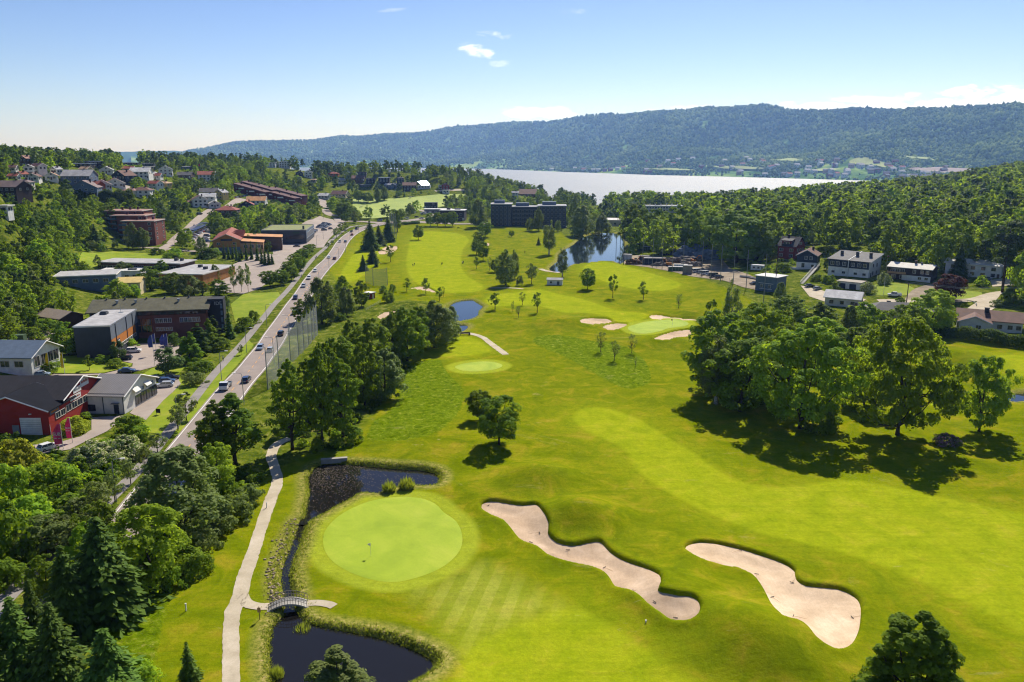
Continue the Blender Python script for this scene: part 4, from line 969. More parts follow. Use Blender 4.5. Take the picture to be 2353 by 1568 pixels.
plants(Z2, """belt 800 1560 1235 200 dark brownish tree behind the silver poplar
belt 970 1530 1285 140 dark tree beside the red and white kiosk
round 1490 917 780 106 small lopsided tree on the upper left fairway
young 1237 1122 962 80 small upright tree just below the round pinkish bunker
spruce 1050 1012 735 160 tallest dark spruce left of the pinkish bunker
spruce 1130 972 782 130 dark spruce in the middle of the spruce group
spruce 1215 937 700 120 dark spruce beside the far netting
spruce 985 1202 1055 84 lone dark spruce above the square of netting
spruce 1072 1132 955 104 spruce in front of the spruce group, above the netting
fir 1103 1168 1062 45 slim young conifer right of the netting
round 2085 1107 928 112 nearest of the four round trees in a line by the far fairway
round 2025 1052 905 112 second of the four round trees in a line by the far fairway
round 2050 965 838 120 third of the four round trees in a line by the far fairway
round 2105 892 750 132 farthest of the four round trees in a line by the far fairway
round 1600 792 668 92 first from the left of the row of round trees along the hotel drive
round 1668 792 662 92 second from the left of the row of round trees along the hotel drive
round 1738 794 668 88 third from the left of the row of round trees along the hotel drive
round 1806 794 655 96 last on the right of the row of round trees along the hotel drive
silver 2040 802 548 172 very large grey tree before the left end of the hotel
bright 2140 600 445 230 yellow-green tree behind the large grey tree at the hotel
round 1270 770 635 100 left one of two dark trees behind the far netting
ash 1300 845 650 105 tall tree right of the far netting
round 1337 720 630 70 right one of two dark trees behind the far netting
round 1925 592 520 90 dark round tree behind the small dark house by the pitch
bushd 1820 625 575 70 dark bush beside the low flat-roofed building
round 1965 530 470 45 little dark tree by the pale road behind the pitch
young 1385 1392 1263 82 small tree left of the thin bunker on the far hole
young 1560 1413 1262 82 small tree standing in front of the thin bunker
young 1685 1478 1345 76 small tree right of the thin bunker on the far hole
thin 1720 1442 1340 40 wispy sapling with reddish tips right of the thin bunker
bush 1170 1402 1330 76 left bush of the trio below the netting
bush 1255 1402 1318 76 right bush of the trio below the netting
bush 1210 1492 1385 118 front bush of the trio below the netting
silver 2290 1335 1000 210 big grey-green willow-like tree in the middle of the far course
round 2190 1215 1095 90 dark tree on the left flank of the big willow-like tree
young 2025 1187 1068 50 thin tree below the four round trees
thin 2145 1202 1075 46 sparse tree left of the big willow-like tree
round 2345 890 830 60 small dark tree at the edge of the far fairway
round 810 712 585 165 big round bush-like tree left of the pitch
round 940 570 465 100 leftmost dark tree of the group at the pitch's corner
round 1030 578 480 115 dense dark tree in the middle of the group at the pitch's corner
silver 1120 570 440 80 grey tree at the pitch's corner
silver 1180 555 420 80 taller grey tree at the right of the pitch's corner group
round 1315 527 465 60 round tree on the far edge of the pitch
round 680 635 552 66 round tree in the grass triangle by the side road
bush 905 655 615 40 small bush right of the big round bush-like tree
""")
plants(Z2, """street 740 900 800 80 grey roadside tree on the verge, nearest of four by the junction
street 790 860 760 90 grey roadside tree on the verge, second of four by the junction
street 700 960 930 50 small dark bush-like tree on the verge by the footpath
street 825 830 755 60 grey roadside tree on the verge, farthest of four by the junction
street 660 1000 935 45 lone young roadside tree beside the footpath
""")
for i, (a, b, t, w) in enumerate([(130, 1350, 1195, 170), (230, 1330, 1185, 150), (300, 1250, 1110, 150), (370, 1180, 1040, 150), (430, 1120, 1000, 140), (480, 1060, 960, 110), (330, 1290, 1150, 140), (410, 1200, 1070, 120), (510, 1020, 970, 80)]):
 plant("round", Z2[0] + a / 3.995, Z2[1] + b / 3.995, Z2[1] + t / 3.995, w / 3.995, "bushy tree in the green row between the grey yard and the footpath", "row of bushy trees along the footpath")
for i, (a, b, t) in enumerate([(2060, 1090, 935), (2100, 1095, 950), (2140, 1095, 945), (2175, 1110, 940), (2220, 1090, 985), (2265, 1110, 945), (2310, 1100, 925), (2200, 1120, 1010)]):
 plant("column", a / 3.995, Z1[1] + b / 3.995, Z1[1] + t / 3.995, 9, "slim dark conifer in the line in front of the orange-brown hall", "slim dark conifers before the hall")
for i, (a, b, t) in enumerate([(15, 1110, 935), (55, 1140, 980), (85, 1150, 990), (120, 1150, 975), (150, 1145, 1040)]):
 plant("column", Z2[0] + a / 3.995, Z2[1] + b / 3.995, Z2[1] + t / 3.995, 11, "dark conifer in the tight cluster at the corner of the grey yard", "conifer cluster at the yard corner")
plants(Z1, """street 2150 1410 1140 80 left one of the slender trees at the yard's near edge
street 2220 1400 1150 80 middle one of the slender trees at the yard's near edge
street 2280 1400 1130 75 right one of the slender trees at the yard's near edge
silver 1850 1035 885 110 round grey tree at the corner of the lane by the hall
belt 1420 740 500 110 tall dark tree on the slope right of the brick apartment block
silver 1220 1000 760 120 left one of two grey trees in front of the brick apartments
silver 1310 1000 800 130 right one of two grey trees in front of the brick apartments
spruce 880 980 770 110 dark spruce at the left corner of the brick apartments
bushg 850 1010 920 90 grey bush left of the spruce by the brick apartments
bush 925 1020 945 70 dark bush below the spruce by the brick apartments
bushg 1060 995 915 60 grey bush below the stepped balconies
street 905 1190 1050 65 lone slim tree on the meadow below the apartments
belt 1380 1380 1155 190 dark tree in front of the orange school's left wing
ash 1490 1270 1095 130 tall dark tree before the middle of the orange school
silver 1130 1250 1110 150 grey tree at the left end of the orange school
belt 1200 1240 1130 80 dark tree behind the flat grey roofs
belt 1590 1410 1235 220 leafy green tree behind the long brick building
silver 1730 1440 1250 240 grey-leaved tree behind the long brick building
belt 2010 1430 1290 180 green tree at the right end behind the long brick building
silver 1980 1300 1140 90 grey tree against the orange school's right corner
bright 1090 1460 1300 210 pale yellow-green tree behind the long roof's left end
bright 1235 1440 1320 130 bright tree behind the long roof, right of the pale one
ash 1860 1430 1290 130 sparse tree in front of the orange school's big windows
bushg 2060 1560 1420 130 grey bush beside the black stair tower
bush 1440 1050 985 110 bush on the bank below the cross lane
bushb 1600 1070 1005 160 bright bush on the bank below the cross lane
bushb 1540 1085 1030 90 small yellow-green bush on the bank below the cross lane
bush 1950 1060 1010 150 bush beside the slim conifers
bushd 1900 1085 1065 200 low dark hedge-like bush behind the orange school
round 1990 850 780 150 green tree at the left end of the hall's brown roof
""")
plants(Z5, """belt 625 690 372 250 bushy tree beside the motorhome
thuja 730 680 450 110 dark conifer between the bushy tree and the dark cube
thuja 1745 762 465 215 largest front conifer of the green row beside the footpath
thuja 1835 700 390 200 second conifer of the green row beside the footpath
thuja 1925 640 345 180 third conifer of the green row beside the footpath
thuja 1970 560 320 130 farthest conifer of the green row before the black stair tower
bush 2025 642 520 190 wide bush at the end of the conifer row
bush 1830 842 712 250 wide low bush at the foot of the conifer row
bushg 1790 960 830 210 grey-green bush at the corner of the workshop's parking
mugo 1545 850 610 230 dark spreading pine on the forecourt's edge
column 2110 542 250 100 dark narrow spruce at the right end of the long brick building
bush 2250 455 330 160 round dark bush beside the lawn
bush 2330 400 270 120 dark bush beyond the round one beside the lawn
bush 2195 478 402 110 small bush beside the narrow spruce
mugo 1085 745 552 140 small dark pine in front of the grey cube building
bush 945 762 682 150 left bush on the forecourt's grass island
bush 1060 805 732 165 right bush on the forecourt's grass island
bush 470 790 680 210 dark bush behind the yellow flags
bush 430 850 765 190 dark bush below the left yellow flag
young 822 832 680 80 sapling on the grass island between the flags and the forecourt
street 1712 1292 1010 190 grey tree on the verge beside the white workshop, the farther of two
street 1635 1385 1130 180 grey tree on the verge beside the white workshop, the nearer of two
bush 1195 1420 1225 270 dark green bush below the white workshop
bushy 690 1400 1235 230 bright yellow-green bush under the red workshop's gable
bushb 785 1280 1200 115 green bush beside the red workshop's corner post
round 268 472 240 150 bright tree on the hedge strip by the parking yard
round 50 450 250 140 leafy tree at the left edge above the green container
round 40 742 540 150 leafy tree at the left edge below the green container
bushb 380 545 490 90 low yellow-green hedge at the strip's right end
bush 250 540 470 200 low dark hedge on the strip by the green container
bush 420 470 415 220 long low hedge under the brown shed
bush 60 560 470 160 low hedge at the left edge of the strip
bushb 1190 610 560 150 low shrubs along the orange wall
bushd 1600 600 480 160 dark shrubs under the long brick facade
street 2215 690 590 60 lone sapling between footpath and road
""")
plants(ZR, """ash 1440 230 -235 340 group of tall dark stems beside the road at the belt's near end
ash 1330 260 -180 260 tall dark tree at the left of the near stems
silver 1110 650 60 520 big drooping grey birch covering the road
bright 1330 410 75 270 rounded light green tree right of the drooping birch
bright 930 945 415 490 big light maple at the left edge of the mown grass
spruce 650 1150 495 420 tall dark spruce left of the light maple
spruce 440 1270 690 250 brownish spruce in front of the tall dark one
spruce 140 1620 985 330 big dark spruce in the lower left corner
spruce 370 1640 1030 280 dark spruce right of the corner one
spruce 700 1800 1165 400 nearest dark spruce at the bottom edge
spruce -30 1700 1080 260 spruce cut by the left edge at the bottom
spruce 250 1500 900 200 spruce behind the corner group
belt 620 760 430 240 leafy tree over the road between the drooping birch and the spruces
bright 560 900 560 230 light tree hiding the road behind the tall dark spruce
silver 380 760 520 220 grey tree over the road at the left of the spruces
belt 300 1050 760 200 dark tree over the road behind the corner spruces
street 705 462 250 130 small tree on the verge nearest the street lamp
street 802 357 190 120 second small tree on the verge above the street lamp
street 887 258 110 100 third small tree on the verge above the street lamp
street 965 160 30 110 fourth small tree on the verge, beside the white-flowering bushes
street 600 570 310 200 spreading tree on the verge left of the street lamp
street 480 615 450 200 grey tree over the footpath in the left corner
street 300 810 560 300 wide grey tree over the footpath near the left edge
bushw 600 215 70 260 left of the cream-flowering bushes below the red workshop
bushw 760 195 40 250 right of the cream-flowering bushes below the red workshop
bushw 500 240 110 160 smallest of the cream-flowering bushes below the red workshop
bushw 680 260 130 190 front one of the cream-flowering bushes below the red workshop
bushy 110 300 55 260 yellowish bush at the left edge below the red workshop's doors
bushb 70 500 190 260 bright bush in the left thicket under the yellowish one
bushb 280 420 190 260 bright bush in the left thicket below the drive
bushb 400 380 200 200 bright bush in the left thicket beside the cream flowers
bushb 190 640 380 300 big bright bush in the middle of the left thicket
bush 60 850 430 300 big dark bush at the left edge of the thicket
bush 420 470 300 170 bush at the thicket's edge by the footpath
bush 110 780 560 240 dark bush low in the left thicket
bush 40 980 780 220 bush beside the footpath's left end
bushg 1240 780 600 220 grey-green bush below the drooping birch
bushg 1330 650 480 220 grey-green bush along the mown strip
bushg 1450 570 400 210 grey-green bush in the row along the mown strip
bushg 1530 480 340 170 farthest grey-green bush of the row along the mown strip
bush 1180 900 720 230 bush at the foot of the light maple
bush 1060 990 850 140 small bush at the tip of the maple's shadow
bush 1400 430 300 140 dark bush under the rounded light tree
bushb 850 1600 1380 220 bright weeds beside the nearest spruce
reed 1690 1500 1395 90 clump of tall reeds standing in the dark pond's left edge
""")
[plant("reed", a, b, t, w, l) for a, b, t, w, l in ((895, 1129, 1110, 34, "left reed clump on the near bank of the lily pond"), (935, 1123, 1105, 38, "right reed clump on the near bank of the lily pond"), (695, 1437, 1407, 44, "low weeds on the pond bank beside the arched bridge"))]
plants(Z4, """maroon 1665 1470 1220 235 dark red maple on the villa lawn
spruce 1745 1260 940 130 dark spruce left of the dark red maple
pine 1965 1240 900 160 pine in front of the shaded white villa
pine 2150 1400 720 260 tall pine with a bare trunk at the right
thuja 535 1190 985 60 dark columnar conifer left of the white double house
bushw 1060 1320 1215 120 round pale-flowering bush below the white double house
bushw 920 1400 1300 130 pale bush beside the white garage
bushd 625 1390 1300 100 dark hedge-like bush left of the white garage
bush 1180 1250 1120 70 dark bush left of the low dark villa
bush 1210 1530 1440 90 bush at the roadside below the pick-up
bushg 2110 1530 1460 120 grey bush inside the lane's bend
bush 440 1290 1230 120 bush on the bank under the white stairs
bush 560 1310 1230 120 bush on the bank right of the white stairs
bush 140 1210 1120 160 bush on the slope left of the blue-black house
silver 110 1470 1300 110 grey tree beside the grey container building
bright 430 960 880 130 pale bushes behind the blue-black house's roof
bush 700 1010 930 110 bushes behind the blue-black house
bushb 2320 1350 1000 200 bright tree cut by the right edge
""")
# ------------------------------------------------------------------ woods
BLOCK = []      # outlines where nothing may grow
GUARD = []      # picture boxes (x0, y0, x1, y1, distance) of things that must stay in view
def exists_block(x, y):
 for p in BLOCK:
  if p[:, 0].min() - 1 < x < p[:, 0].max() + 1 and p[:, 1].min() - 1 < y < p[:, 1].max() + 1:
   if sdist(p, np.array([x]), np.array([y]))[0] < .8: return True
 return False
def hides(x, y, z, h, w):
 px, pb, dep = project(x, y, z); _, pt, _ = project(x, y, z + h); hw = w / 2 * pxscale(x, y)
 d = math.hypot(x, y)
 for (x0, y0, x1, y1, gd) in GUARD:
  if d < gd and px + hw * .8 > x0 and px - hw * .8 < x1 and pt < y1 and pb > y0: return True
 return False
def scatter(poly, spacing, rg, tries=30):
 """roughly even random points inside a world outline"""
 x0, y0 = poly.min(0); x1, y1 = poly.max(0); n = int((x1 - x0) * (y1 - y0) / spacing ** 2 * 1.2)
 g = {}
 out = []
 for _ in range(n * 3):
  x = rg.uniform(x0, x1); y = rg.uniform(y0, y1); k = (int(x / spacing), int(y / spacing))
  if any((x - a) ** 2 + (y - b) ** 2 < spacing ** 2 * .8 for i in (-1, 0, 1) for j in (-1, 0, 1) for a, b in g.get((k[0] + i, k[1] + j), [])): continue
  g.setdefault(k, []).append((x, y)); out.append((x, y))
 out = np.array(out)
 return out[sdist(poly, out[:, 0], out[:, 1]) < 0]
WOODN = {}
def wood(poly, spacing, mix, hr, label, group, maxn, seed, keep_gap=.5, small=None, stuff=None):
 """mix: [(kind, share)]; the trees seen largest become things, what lies behind them one mass"""
 rg = np.random.default_rng(seed); pts = scatter(poly, spacing, rg)
 pts = pts[np.argsort(np.hypot(pts[:, 0], pts[:, 1]))]
 keys = [m for m, _ in mix]; pr = np.array([p for _, p in mix]); pr = pr / pr.sum(); n = 0; rest = []
 tr = np.array(TREES) if TREES else np.zeros((0, 3))
 for x, y in pts:
  if exists_block(x, y): continue
  if len(tr) and (np.hypot(tr[:, 0] - x, tr[:, 1] - y) < tr[:, 2] * keep_gap + spacing * .25).any(): continue
  k = keys[int(rg.choice(len(keys), p=pr))]; h = rg.uniform(*hr); v = int(rg.integers(0, len(PROTO[k])))
  _, _, h0, w0 = PROTO[k][v]; w = w0 * h / h0 * rg.uniform(.85, 1.2)
  z = float(H0(np.array([x]), np.array([y]))[0])
  if hides(x, y, z, h, w):
   if small is None: continue
   h = small * rg.uniform(.7, 1.2); k = "m_bush"; v = int(rg.integers(0, 3)); w = h * 1.5
   if hides(x, y, z, h, w): continue
  px, pb, dep = project(x, y, z + h)
  if px < -60 or px > 2413:
   if px < -260 or px > 2613: continue
   rest.append((k, v, x, y, z, h, w)); continue
  if n < maxn: plant_at(k, x, y, h, w, label.replace("tree", "bush") if k == "m_bush" else label, group if k != "m_bush" else group + ", bushes", v, parts=False if math.hypot(x, y) > 330 else True, z=z); n += 1
  else: rest.append((k, v, x, y, z, h, w))
 if stuff and rest: mass("forest", rest, stuff, seed)
 return n, len(rest)
_lowmesh = {}
def low(k, v, cut):
 """crown of a prototype thinned to a share of its leaves, each larger"""
 key = (k, v, cut)
 if key not in _lowmesh:
  me = PROTO[k][v][0]; co = np.empty(len(me.vertices) * 3, np.float32); me.vertices.foreach_get("co", co); q = co.reshape(-1, 4, 3)
  rg = np.random.default_rng(5); q = q[rg.choice(len(q), max(20, int(len(q) * cut)), False)]
  c = q.mean(1, keepdims=True); _lowmesh[key] = c + (q - c) * (1 / cut) ** .42
 return _lowmesh[key]
def mass(name, rows, label, seed, kind="stuff", cutfn=lambda d: .5 if d < 500 else .22 if d < 1200 else .09):
 rg = np.random.default_rng(seed + 99); V = []; M = []; T = []; mats = []
 for (k, v, x, y, z, h, w) in rows:
  crown, _, h0, w0 = PROTO[k][v]; q = low(k, v, cutfn(math.hypot(x, y)))
  a = rg.uniform(0, 2 * PI); c, s = math.cos(a), math.sin(a); sx = w / w0; sz = h / h0
  X = (q[..., 0] * c - q[..., 1] * s) * sx + x; Y = (q[..., 0] * s + q[..., 1] * c) * sx + y; Zq = q[..., 2] * sz + z
  V.append(np.stack([X, Y, Zq], -1)); m = crown.materials[0]
  if m not in mats: mats.append(m)
  M.append(np.full(len(q), mats.index(m))); T.append(np.full(len(q), rg.uniform()))
 V = np.concatenate(V).reshape(-1, 3); F = np.arange(len(V)).reshape(-1, 4)
 me = np_mesh(name, V, F, mats, np.concatenate(M))
 at_ = me.attributes.new("tint", "FLOAT", "FACE"); at_.data.foreach_set("value", np.concatenate(T).astype(np.float32))
 o = put(name, me); tag(o, label, None, None, kind); return o
def WD(pts):
 """outline from 'column,distance' pairs"""
 return np.array([at_dist(*map(float, q.split(","))) for q in pts.split()])
# ------------------------------------------------------------------ buildings
def cmat(cache={}):
 return cache
PAL = {}
def pal(name, hexc, rough=.75, **k):
 PAL[name] = plain("paint_" + name, rgb(hexc), rough, **k)
for n_, h_ in dict(white="d9d6ce", offwhite="cfc8b8", cream="d2c19a", red="7c2a22", darkred="5c211d", maroon="4a1d1c", brown="5b4434", darkbrown="3a2c25", black="26272b", navy="2c3644", blueblack="28323f", grey="83837f", darkgrey="4a4c4f", bluegrey="5f6e7e", orange="b5712c", ochre="a8743a", brick="7d4a3a", tan="ae8a62", yellow="c9b06a", green="41573c", concrete="99948a", stone="8b8172", orangered="a04a30").items(): pal(n_, h_)
for n_, h_ in dict(redtile="8f4a38", browntile="6a4a3c", greytile="5f5c5a", darktile="36373a", palegrey="a5a2a0", mauve="7a6863", whiteroof="c9c6c0", tanroof="b09070", bluegreyroof="8693a2", orangeroof="c08a58", mossroof="5c5c42", greenroof="7d8048", pinkroof="9c7668", marone="583530").items(): pal(n_, h_, .8, var=.2, scale=.35)
PAL["metal"] = plain("pale_metal", rgb("b9bcc0"), .35, .6, var=.08)
PAL["shiny"] = plain("shiny_roof_metal", rgb("d8d8d6"), .22, 1.0, var=.03)
PAL["steel"] = plain("galvanised_steel", rgb("8d9294"), .5, .5, var=.1)
PAL["brickwall"] = striped("brick_courses", rgb("74483a"), rgb("5d3a30"), 2, .3, .9, .18, .2)
PAL["redboards"] = striped("red_boards", rgb("952a20"), rgb("7a2018"), 0, .24, .8, .16, .12)
PAL["redboardsy"] = striped("red_boards_side", rgb("952a20"), rgb("7a2018"), 1, .24, .8, .16, .12)
PAL["corr"] = striped("ribbed_roof_sheet", rgb("86817d"), rgb("74706d"), 0, .4, .6, .3, .1)
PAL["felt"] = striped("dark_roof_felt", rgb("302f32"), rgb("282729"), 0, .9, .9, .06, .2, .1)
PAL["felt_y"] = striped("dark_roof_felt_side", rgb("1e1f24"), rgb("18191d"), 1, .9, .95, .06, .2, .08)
PAL["moss"] = striped("mossy_roof", rgb("5d5a46"), rgb("524f3d"), 0, 1.2, .9, .05, .28)
PAL["panel"] = striped("grey_cladding", rgb("6f757c"), rgb("5b6168"), 1, 3.3, .5, .03, .08)
PAL["darkpanel"] = striped("dark_cladding", rgb("363c42"), rgb("2b3035"), 0, 1.2, .6, .03, .12)
PAL["palebrown"] = striped("shed_roof_ribs", rgb("8f8171"), rgb("7b6e60"), 0, .45, .7, .3, .15)
gm, gnt, gb = nodemat("window_glass"); gb.inputs["Base Color"].default_value = (.025, .032, .04, 1); gb.inputs["Roughness"].default_value = .08; gb.inputs["Specular IOR Level"].default_value = .8
GLASS = gm
def bmat(x): return PAL[x] if isinstance(x, str) else x
_win = {}
def window_mesh(w, h, frame):
 k = (round(w, 1), round(h, 1), frame)
 if k not in _win:
  mb = MB(); t = .1; f = .09
  mb.box((0, -.02, 0), (w, .10, h), 0, 0)
  for (cx, cz, sx, sz) in ((0, -f, w + 2 * f, f), (0, h, w + 2 * f, f), (-w / 2 - f / 2, 0, f, h), (w / 2 + f / 2, 0, f, h)): mb.box((cx, -.04, cz), (sx, .16, sz), 0, 1)
  if w > 1.0: mb.box((0, -.045, 0), (.06, .12, h), 0, 1)
  _win[k] = mb.mesh("window", [GLASS, PAL[frame]])
 return _win[k]
FACE = {"S": 0.0, "E": PI / 2, "N": PI, "W": -PI / 2}
class House:
 """local axes: x along the width, -y is the front; parts are children of one Empty"""
 def __init__(s, name, label, cat, x, y, w, d, h, rz=0, z=None, group=None):
  s.w, s.d, s.h = w, d, h; s.z = ground(x, y) if z is None else z; s.x, s.y, s.rz = x, y, R(rz)
  s.o = thing(name, label, cat, (x, y, s.z), s.rz, group)
 def guard(s, top, shrink=.8):
  q = []
  for (a, b) in ((-1, -1), (1, -1), (1, 1), (-1, 1)):
   X = s.x + a * s.w / 2 * math.cos(s.rz) - b * s.d / 2 * math.sin(s.rz); Y = s.y + a * s.w / 2 * math.sin(s.rz) + b * s.d / 2 * math.cos(s.rz)
   q.append((X, Y))
  BLOCK.append(np.array(q) + (np.array(q) - np.mean(q, 0)) * .15)
  pp = [project(X, Y, s.z + zz)[:2] for X, Y in q for zz in (0, top)]
  x0, x1 = min(p[0] for p in pp), max(p[0] for p in pp); y0, y1 = min(p[1] for p in pp), max(p[1] for p in pp)
  mx = (x0 + x1) / 2; my = y0 + (y1 - y0) * .45
  GUARD.append((mx - (x1 - x0) / 2 * shrink, y0, mx + (x1 - x0) / 2 * shrink, y0 + (y1 - y0) * shrink, math.hypot(s.x, s.y) - 2)); return s
 def block(s, c, dims, mat, name="wall", dn=2.5, z0=0.0):
  mb = MB(); mb.box((c[0], c[1], z0 - dn), (dims[0], dims[1], dims[2] + dn)); return mb.build(name, bmat(mat), s.o)
 def walls(s, mat, roof="flat", rise=0.0, dn=2.5, c=(0, 0), w=None, d=None, h=None):
  w = w or s.w; d = d or s.d; h = h or s.h; mb = MB()
  if roof == "gx": mb.extr([(c[1] - d / 2, -dn), (c[1] + d / 2, -dn), (c[1] + d / 2, h), (c[1], h + rise), (c[1] - d / 2, h)], c[0] - w / 2, c[0] + w / 2)
  elif roof == "gy": mb.extry([(c[0] - w / 2, -dn), (c[0] + w / 2, -dn), (c[0] + w / 2, h), (c[0], h + rise), (c[0] - w / 2, h)], c[1] - d / 2, c[1] + d / 2)
  elif roof == "mono": mb.extr([(c[1] - d / 2, -dn), (c[1] + d / 2, -dn), (c[1] + d / 2, h + rise), (c[1] - d / 2, h)], c[0] - w / 2, c[0] + w / 2)
  elif roof == "monox": mb.extry([(c[0] - w / 2, -dn), (c[0] + w / 2, -dn), (c[0] + w / 2, h), (c[0] - w / 2, h + rise)], c[1] - d / 2, c[1] + d / 2)
  else: mb.box((c[0], c[1], -dn), (w, d, h + dn))
  return mb.build("wall", bmat(mat), s.o)
 def roof(s, mat, roof="flat", rise=0.0, over=.5, t=.22, c=(0, 0), w=None, d=None, h=None, trim=None, z0=0.0):
  w = w or s.w; d = d or s.d; h = (h or s.h) + z0; mb = MB(); W2 = w / 2 + over; D2 = d / 2 + over
  g = .02
  if roof == "gx":
   k = rise / (d / 2); e = h - k * over
   for sg in (-1, 1): mb.extr(sorted_ccw([(c[1], h + rise + g), (c[1] + sg * D2, e + g), (c[1] + sg * D2, e + g + t), (c[1], h + rise + g + t)]), c[0] - W2, c[0] + W2)
  elif roof == "gy":
   k = rise / (w / 2); e = h - k * over
   for sg in (-1, 1): mb.extry(sorted_ccw([(c[0], h + rise + g), (c[0] + sg * W2, e + g), (c[0] + sg * W2, e + g + t), (c[0], h + rise + g + t)]), c[1] - D2, c[1] + D2)
  elif roof == "mono":
   k = rise / d
   mb.extr([(c[1] - D2, h - k * over + g), (c[1] + D2, h + rise + k * over + g), (c[1] + D2, h + rise + k * over + g + t), (c[1] - D2, h - k * over + g + t)], c[0] - W2, c[0] + W2)
  elif roof == "monox":
   k = rise / w
   mb.extry([(c[0] - W2, h + rise + k * over + g), (c[0] + W2, h - k * over + g), (c[0] + W2, h - k * over + g + t), (c[0] - W2, h + rise + k * over + g + t)], c[1] - D2, c[1] + D2)
  elif roof == "hip":
   r = max(0, W2 - D2) if W2 > D2 else 0; ry = max(0, D2 - W2)
   e = [(c[0] - W2, c[1] - D2, h + g), (c[0] + W2, c[1] - D2, h + g), (c[0] + W2, c[1] + D2, h + g), (c[0] - W2, c[1] + D2, h + g)]
   rr = [(c[0] - r, c[1] - ry, h + rise), (c[0] + r, c[1] + ry, h + rise)]
   if W2 > D2: mb.add(e + rr, [(0, 1, 5, 4), (1, 2, 5), (2, 3, 4, 5), (3, 0, 4), (3, 2, 1, 0)])
   else: mb.add(e + rr, [(0, 1, 4), (1, 2, 5, 4), (2, 3, 5), (3, 0, 4, 5), (3, 2, 1, 0)])
  else:
   mb.box((c[0], c[1], h + g), (2 * W2, 2 * D2, t))
  ro = mb.build("roof", bmat(mat), s.o)
  if trim:
   def done(tb):
    if tb.v: tb.build("roof_trim", bmat(trim), ro)
   k = rise / (w / 2) if roof == "gy" else rise / (d / 2) if roof == "gx" else rise / d; e = h - k * over
   if roof == "gy":
    for yy in (c[1] - D2 - .06, c[1] + D2 + .06):
     tb = MB(); tb.tube([(c[0] - W2, yy, e + .1), (c[0], yy, h + rise + .1), (c[0] + W2, yy, e + .1)], .17, 4); done(tb)
   elif roof in ("gx", "mono"):
    for xx in (c[0] - W2 - .06, c[0] + W2 + .06):
     tb = MB(); tb.tube([(xx, c[1] - D2, e + .1), (xx, c[1], h + rise + .1), (xx, c[1] + D2, e + .1)] if roof == "gx" else [(xx, c[1] - D2, e + .1), (xx, c[1] + D2, h + rise + k * over + .1)], .17, 4); done(tb)
   elif roof == "flat":
    tb = MB(); [tb.box(*q) for q in (((c[0], c[1] - D2 - .06, h - .1), (2 * W2 + .24, .12, .45)), ((c[0], c[1] + D2 + .06, h - .1), (2 * W2 + .24, .12, .45)), ((c[0] - W2 - .06, c[1], h - .1), (.12, 2 * D2, .45)), ((c[0] + W2 + .06, c[1], h - .1), (.12, 2 * D2, .45)))]; done(tb)
  return ro
 def chimney(s, ro, x, y, ztop, mat="darkbrown", sz=.9, z0=None):
  mb = MB(); b0 = (s.h - .3) if z0 is None else z0
  mb.box((x, y, b0), (sz, sz, ztop - b0)); mb.box((x, y, ztop), (sz + .2, sz + .2, .15)); mb.build("chimney", bmat(mat), ro)
 def wins(s, face, us, zs, w=1.3, h=1.3, frame="white", c=(0, 0), W_=None, D_=None, name="window"):
  W2 = (W_ or s.w) / 2; D2 = (D_ or s.d) / 2
  for u in us:
   for z in zs:
    p = {"S": (c[0] + u, c[1] - D2), "N": (c[0] - u, c[1] + D2), "E": (c[0] + W2, c[1] + u), "W": (c[0] - W2, c[1] - u)}[face]
    o = put(name, window_mesh(w, h, frame), s.o, (p[0], p[1], z)); o.rotation_euler = (0, 0, FACE[face])
 def slab(s, name, c, dims, mat, rz=0.0, parent=None):
  """a box part standing anywhere on the house"""
  mb = MB(); mb.box((0, 0, 0), dims); o = mb.build(name, bmat(mat), parent or s.o, loc=c); o.rotation_euler = (0, 0, rz); return o
 def door(s, face, u, w, h, mat, z=0.0, c=(0, 0), W_=None, D_=None, handle=True):
  W2 = (W_ or s.w) / 2; D2 = (D_ or s.d) / 2
  p = {"S": (c[0] + u, c[1] - D2), "N": (c[0] - u, c[1] + D2), "E": (c[0] + W2, c[1] + u), "W": (c[0] - W2, c[1] - u)}[face]
  mb = MB(); mb.box((0, -.02, 0), (w, .12, h)); o = mb.build("door", bmat(mat), s.o, loc=(p[0], p[1], z)); o.rotation_euler = (0, 0, FACE[face])
  if handle: hb = MB(); hb.box((w * .38, -.12, min(1.0, h * .4)), (.05, .08, .22)); hb.build("handle", PAL["steel"], o)
  return o
def sorted_ccw(p):
 cx = sum(a for a, _ in p) / len(p); cy_ = sum(b for _, b in p) / len(p)
 return sorted(p, key=lambda q: math.atan2(q[1] - cy_, q[0] - cx))
BUILT = []
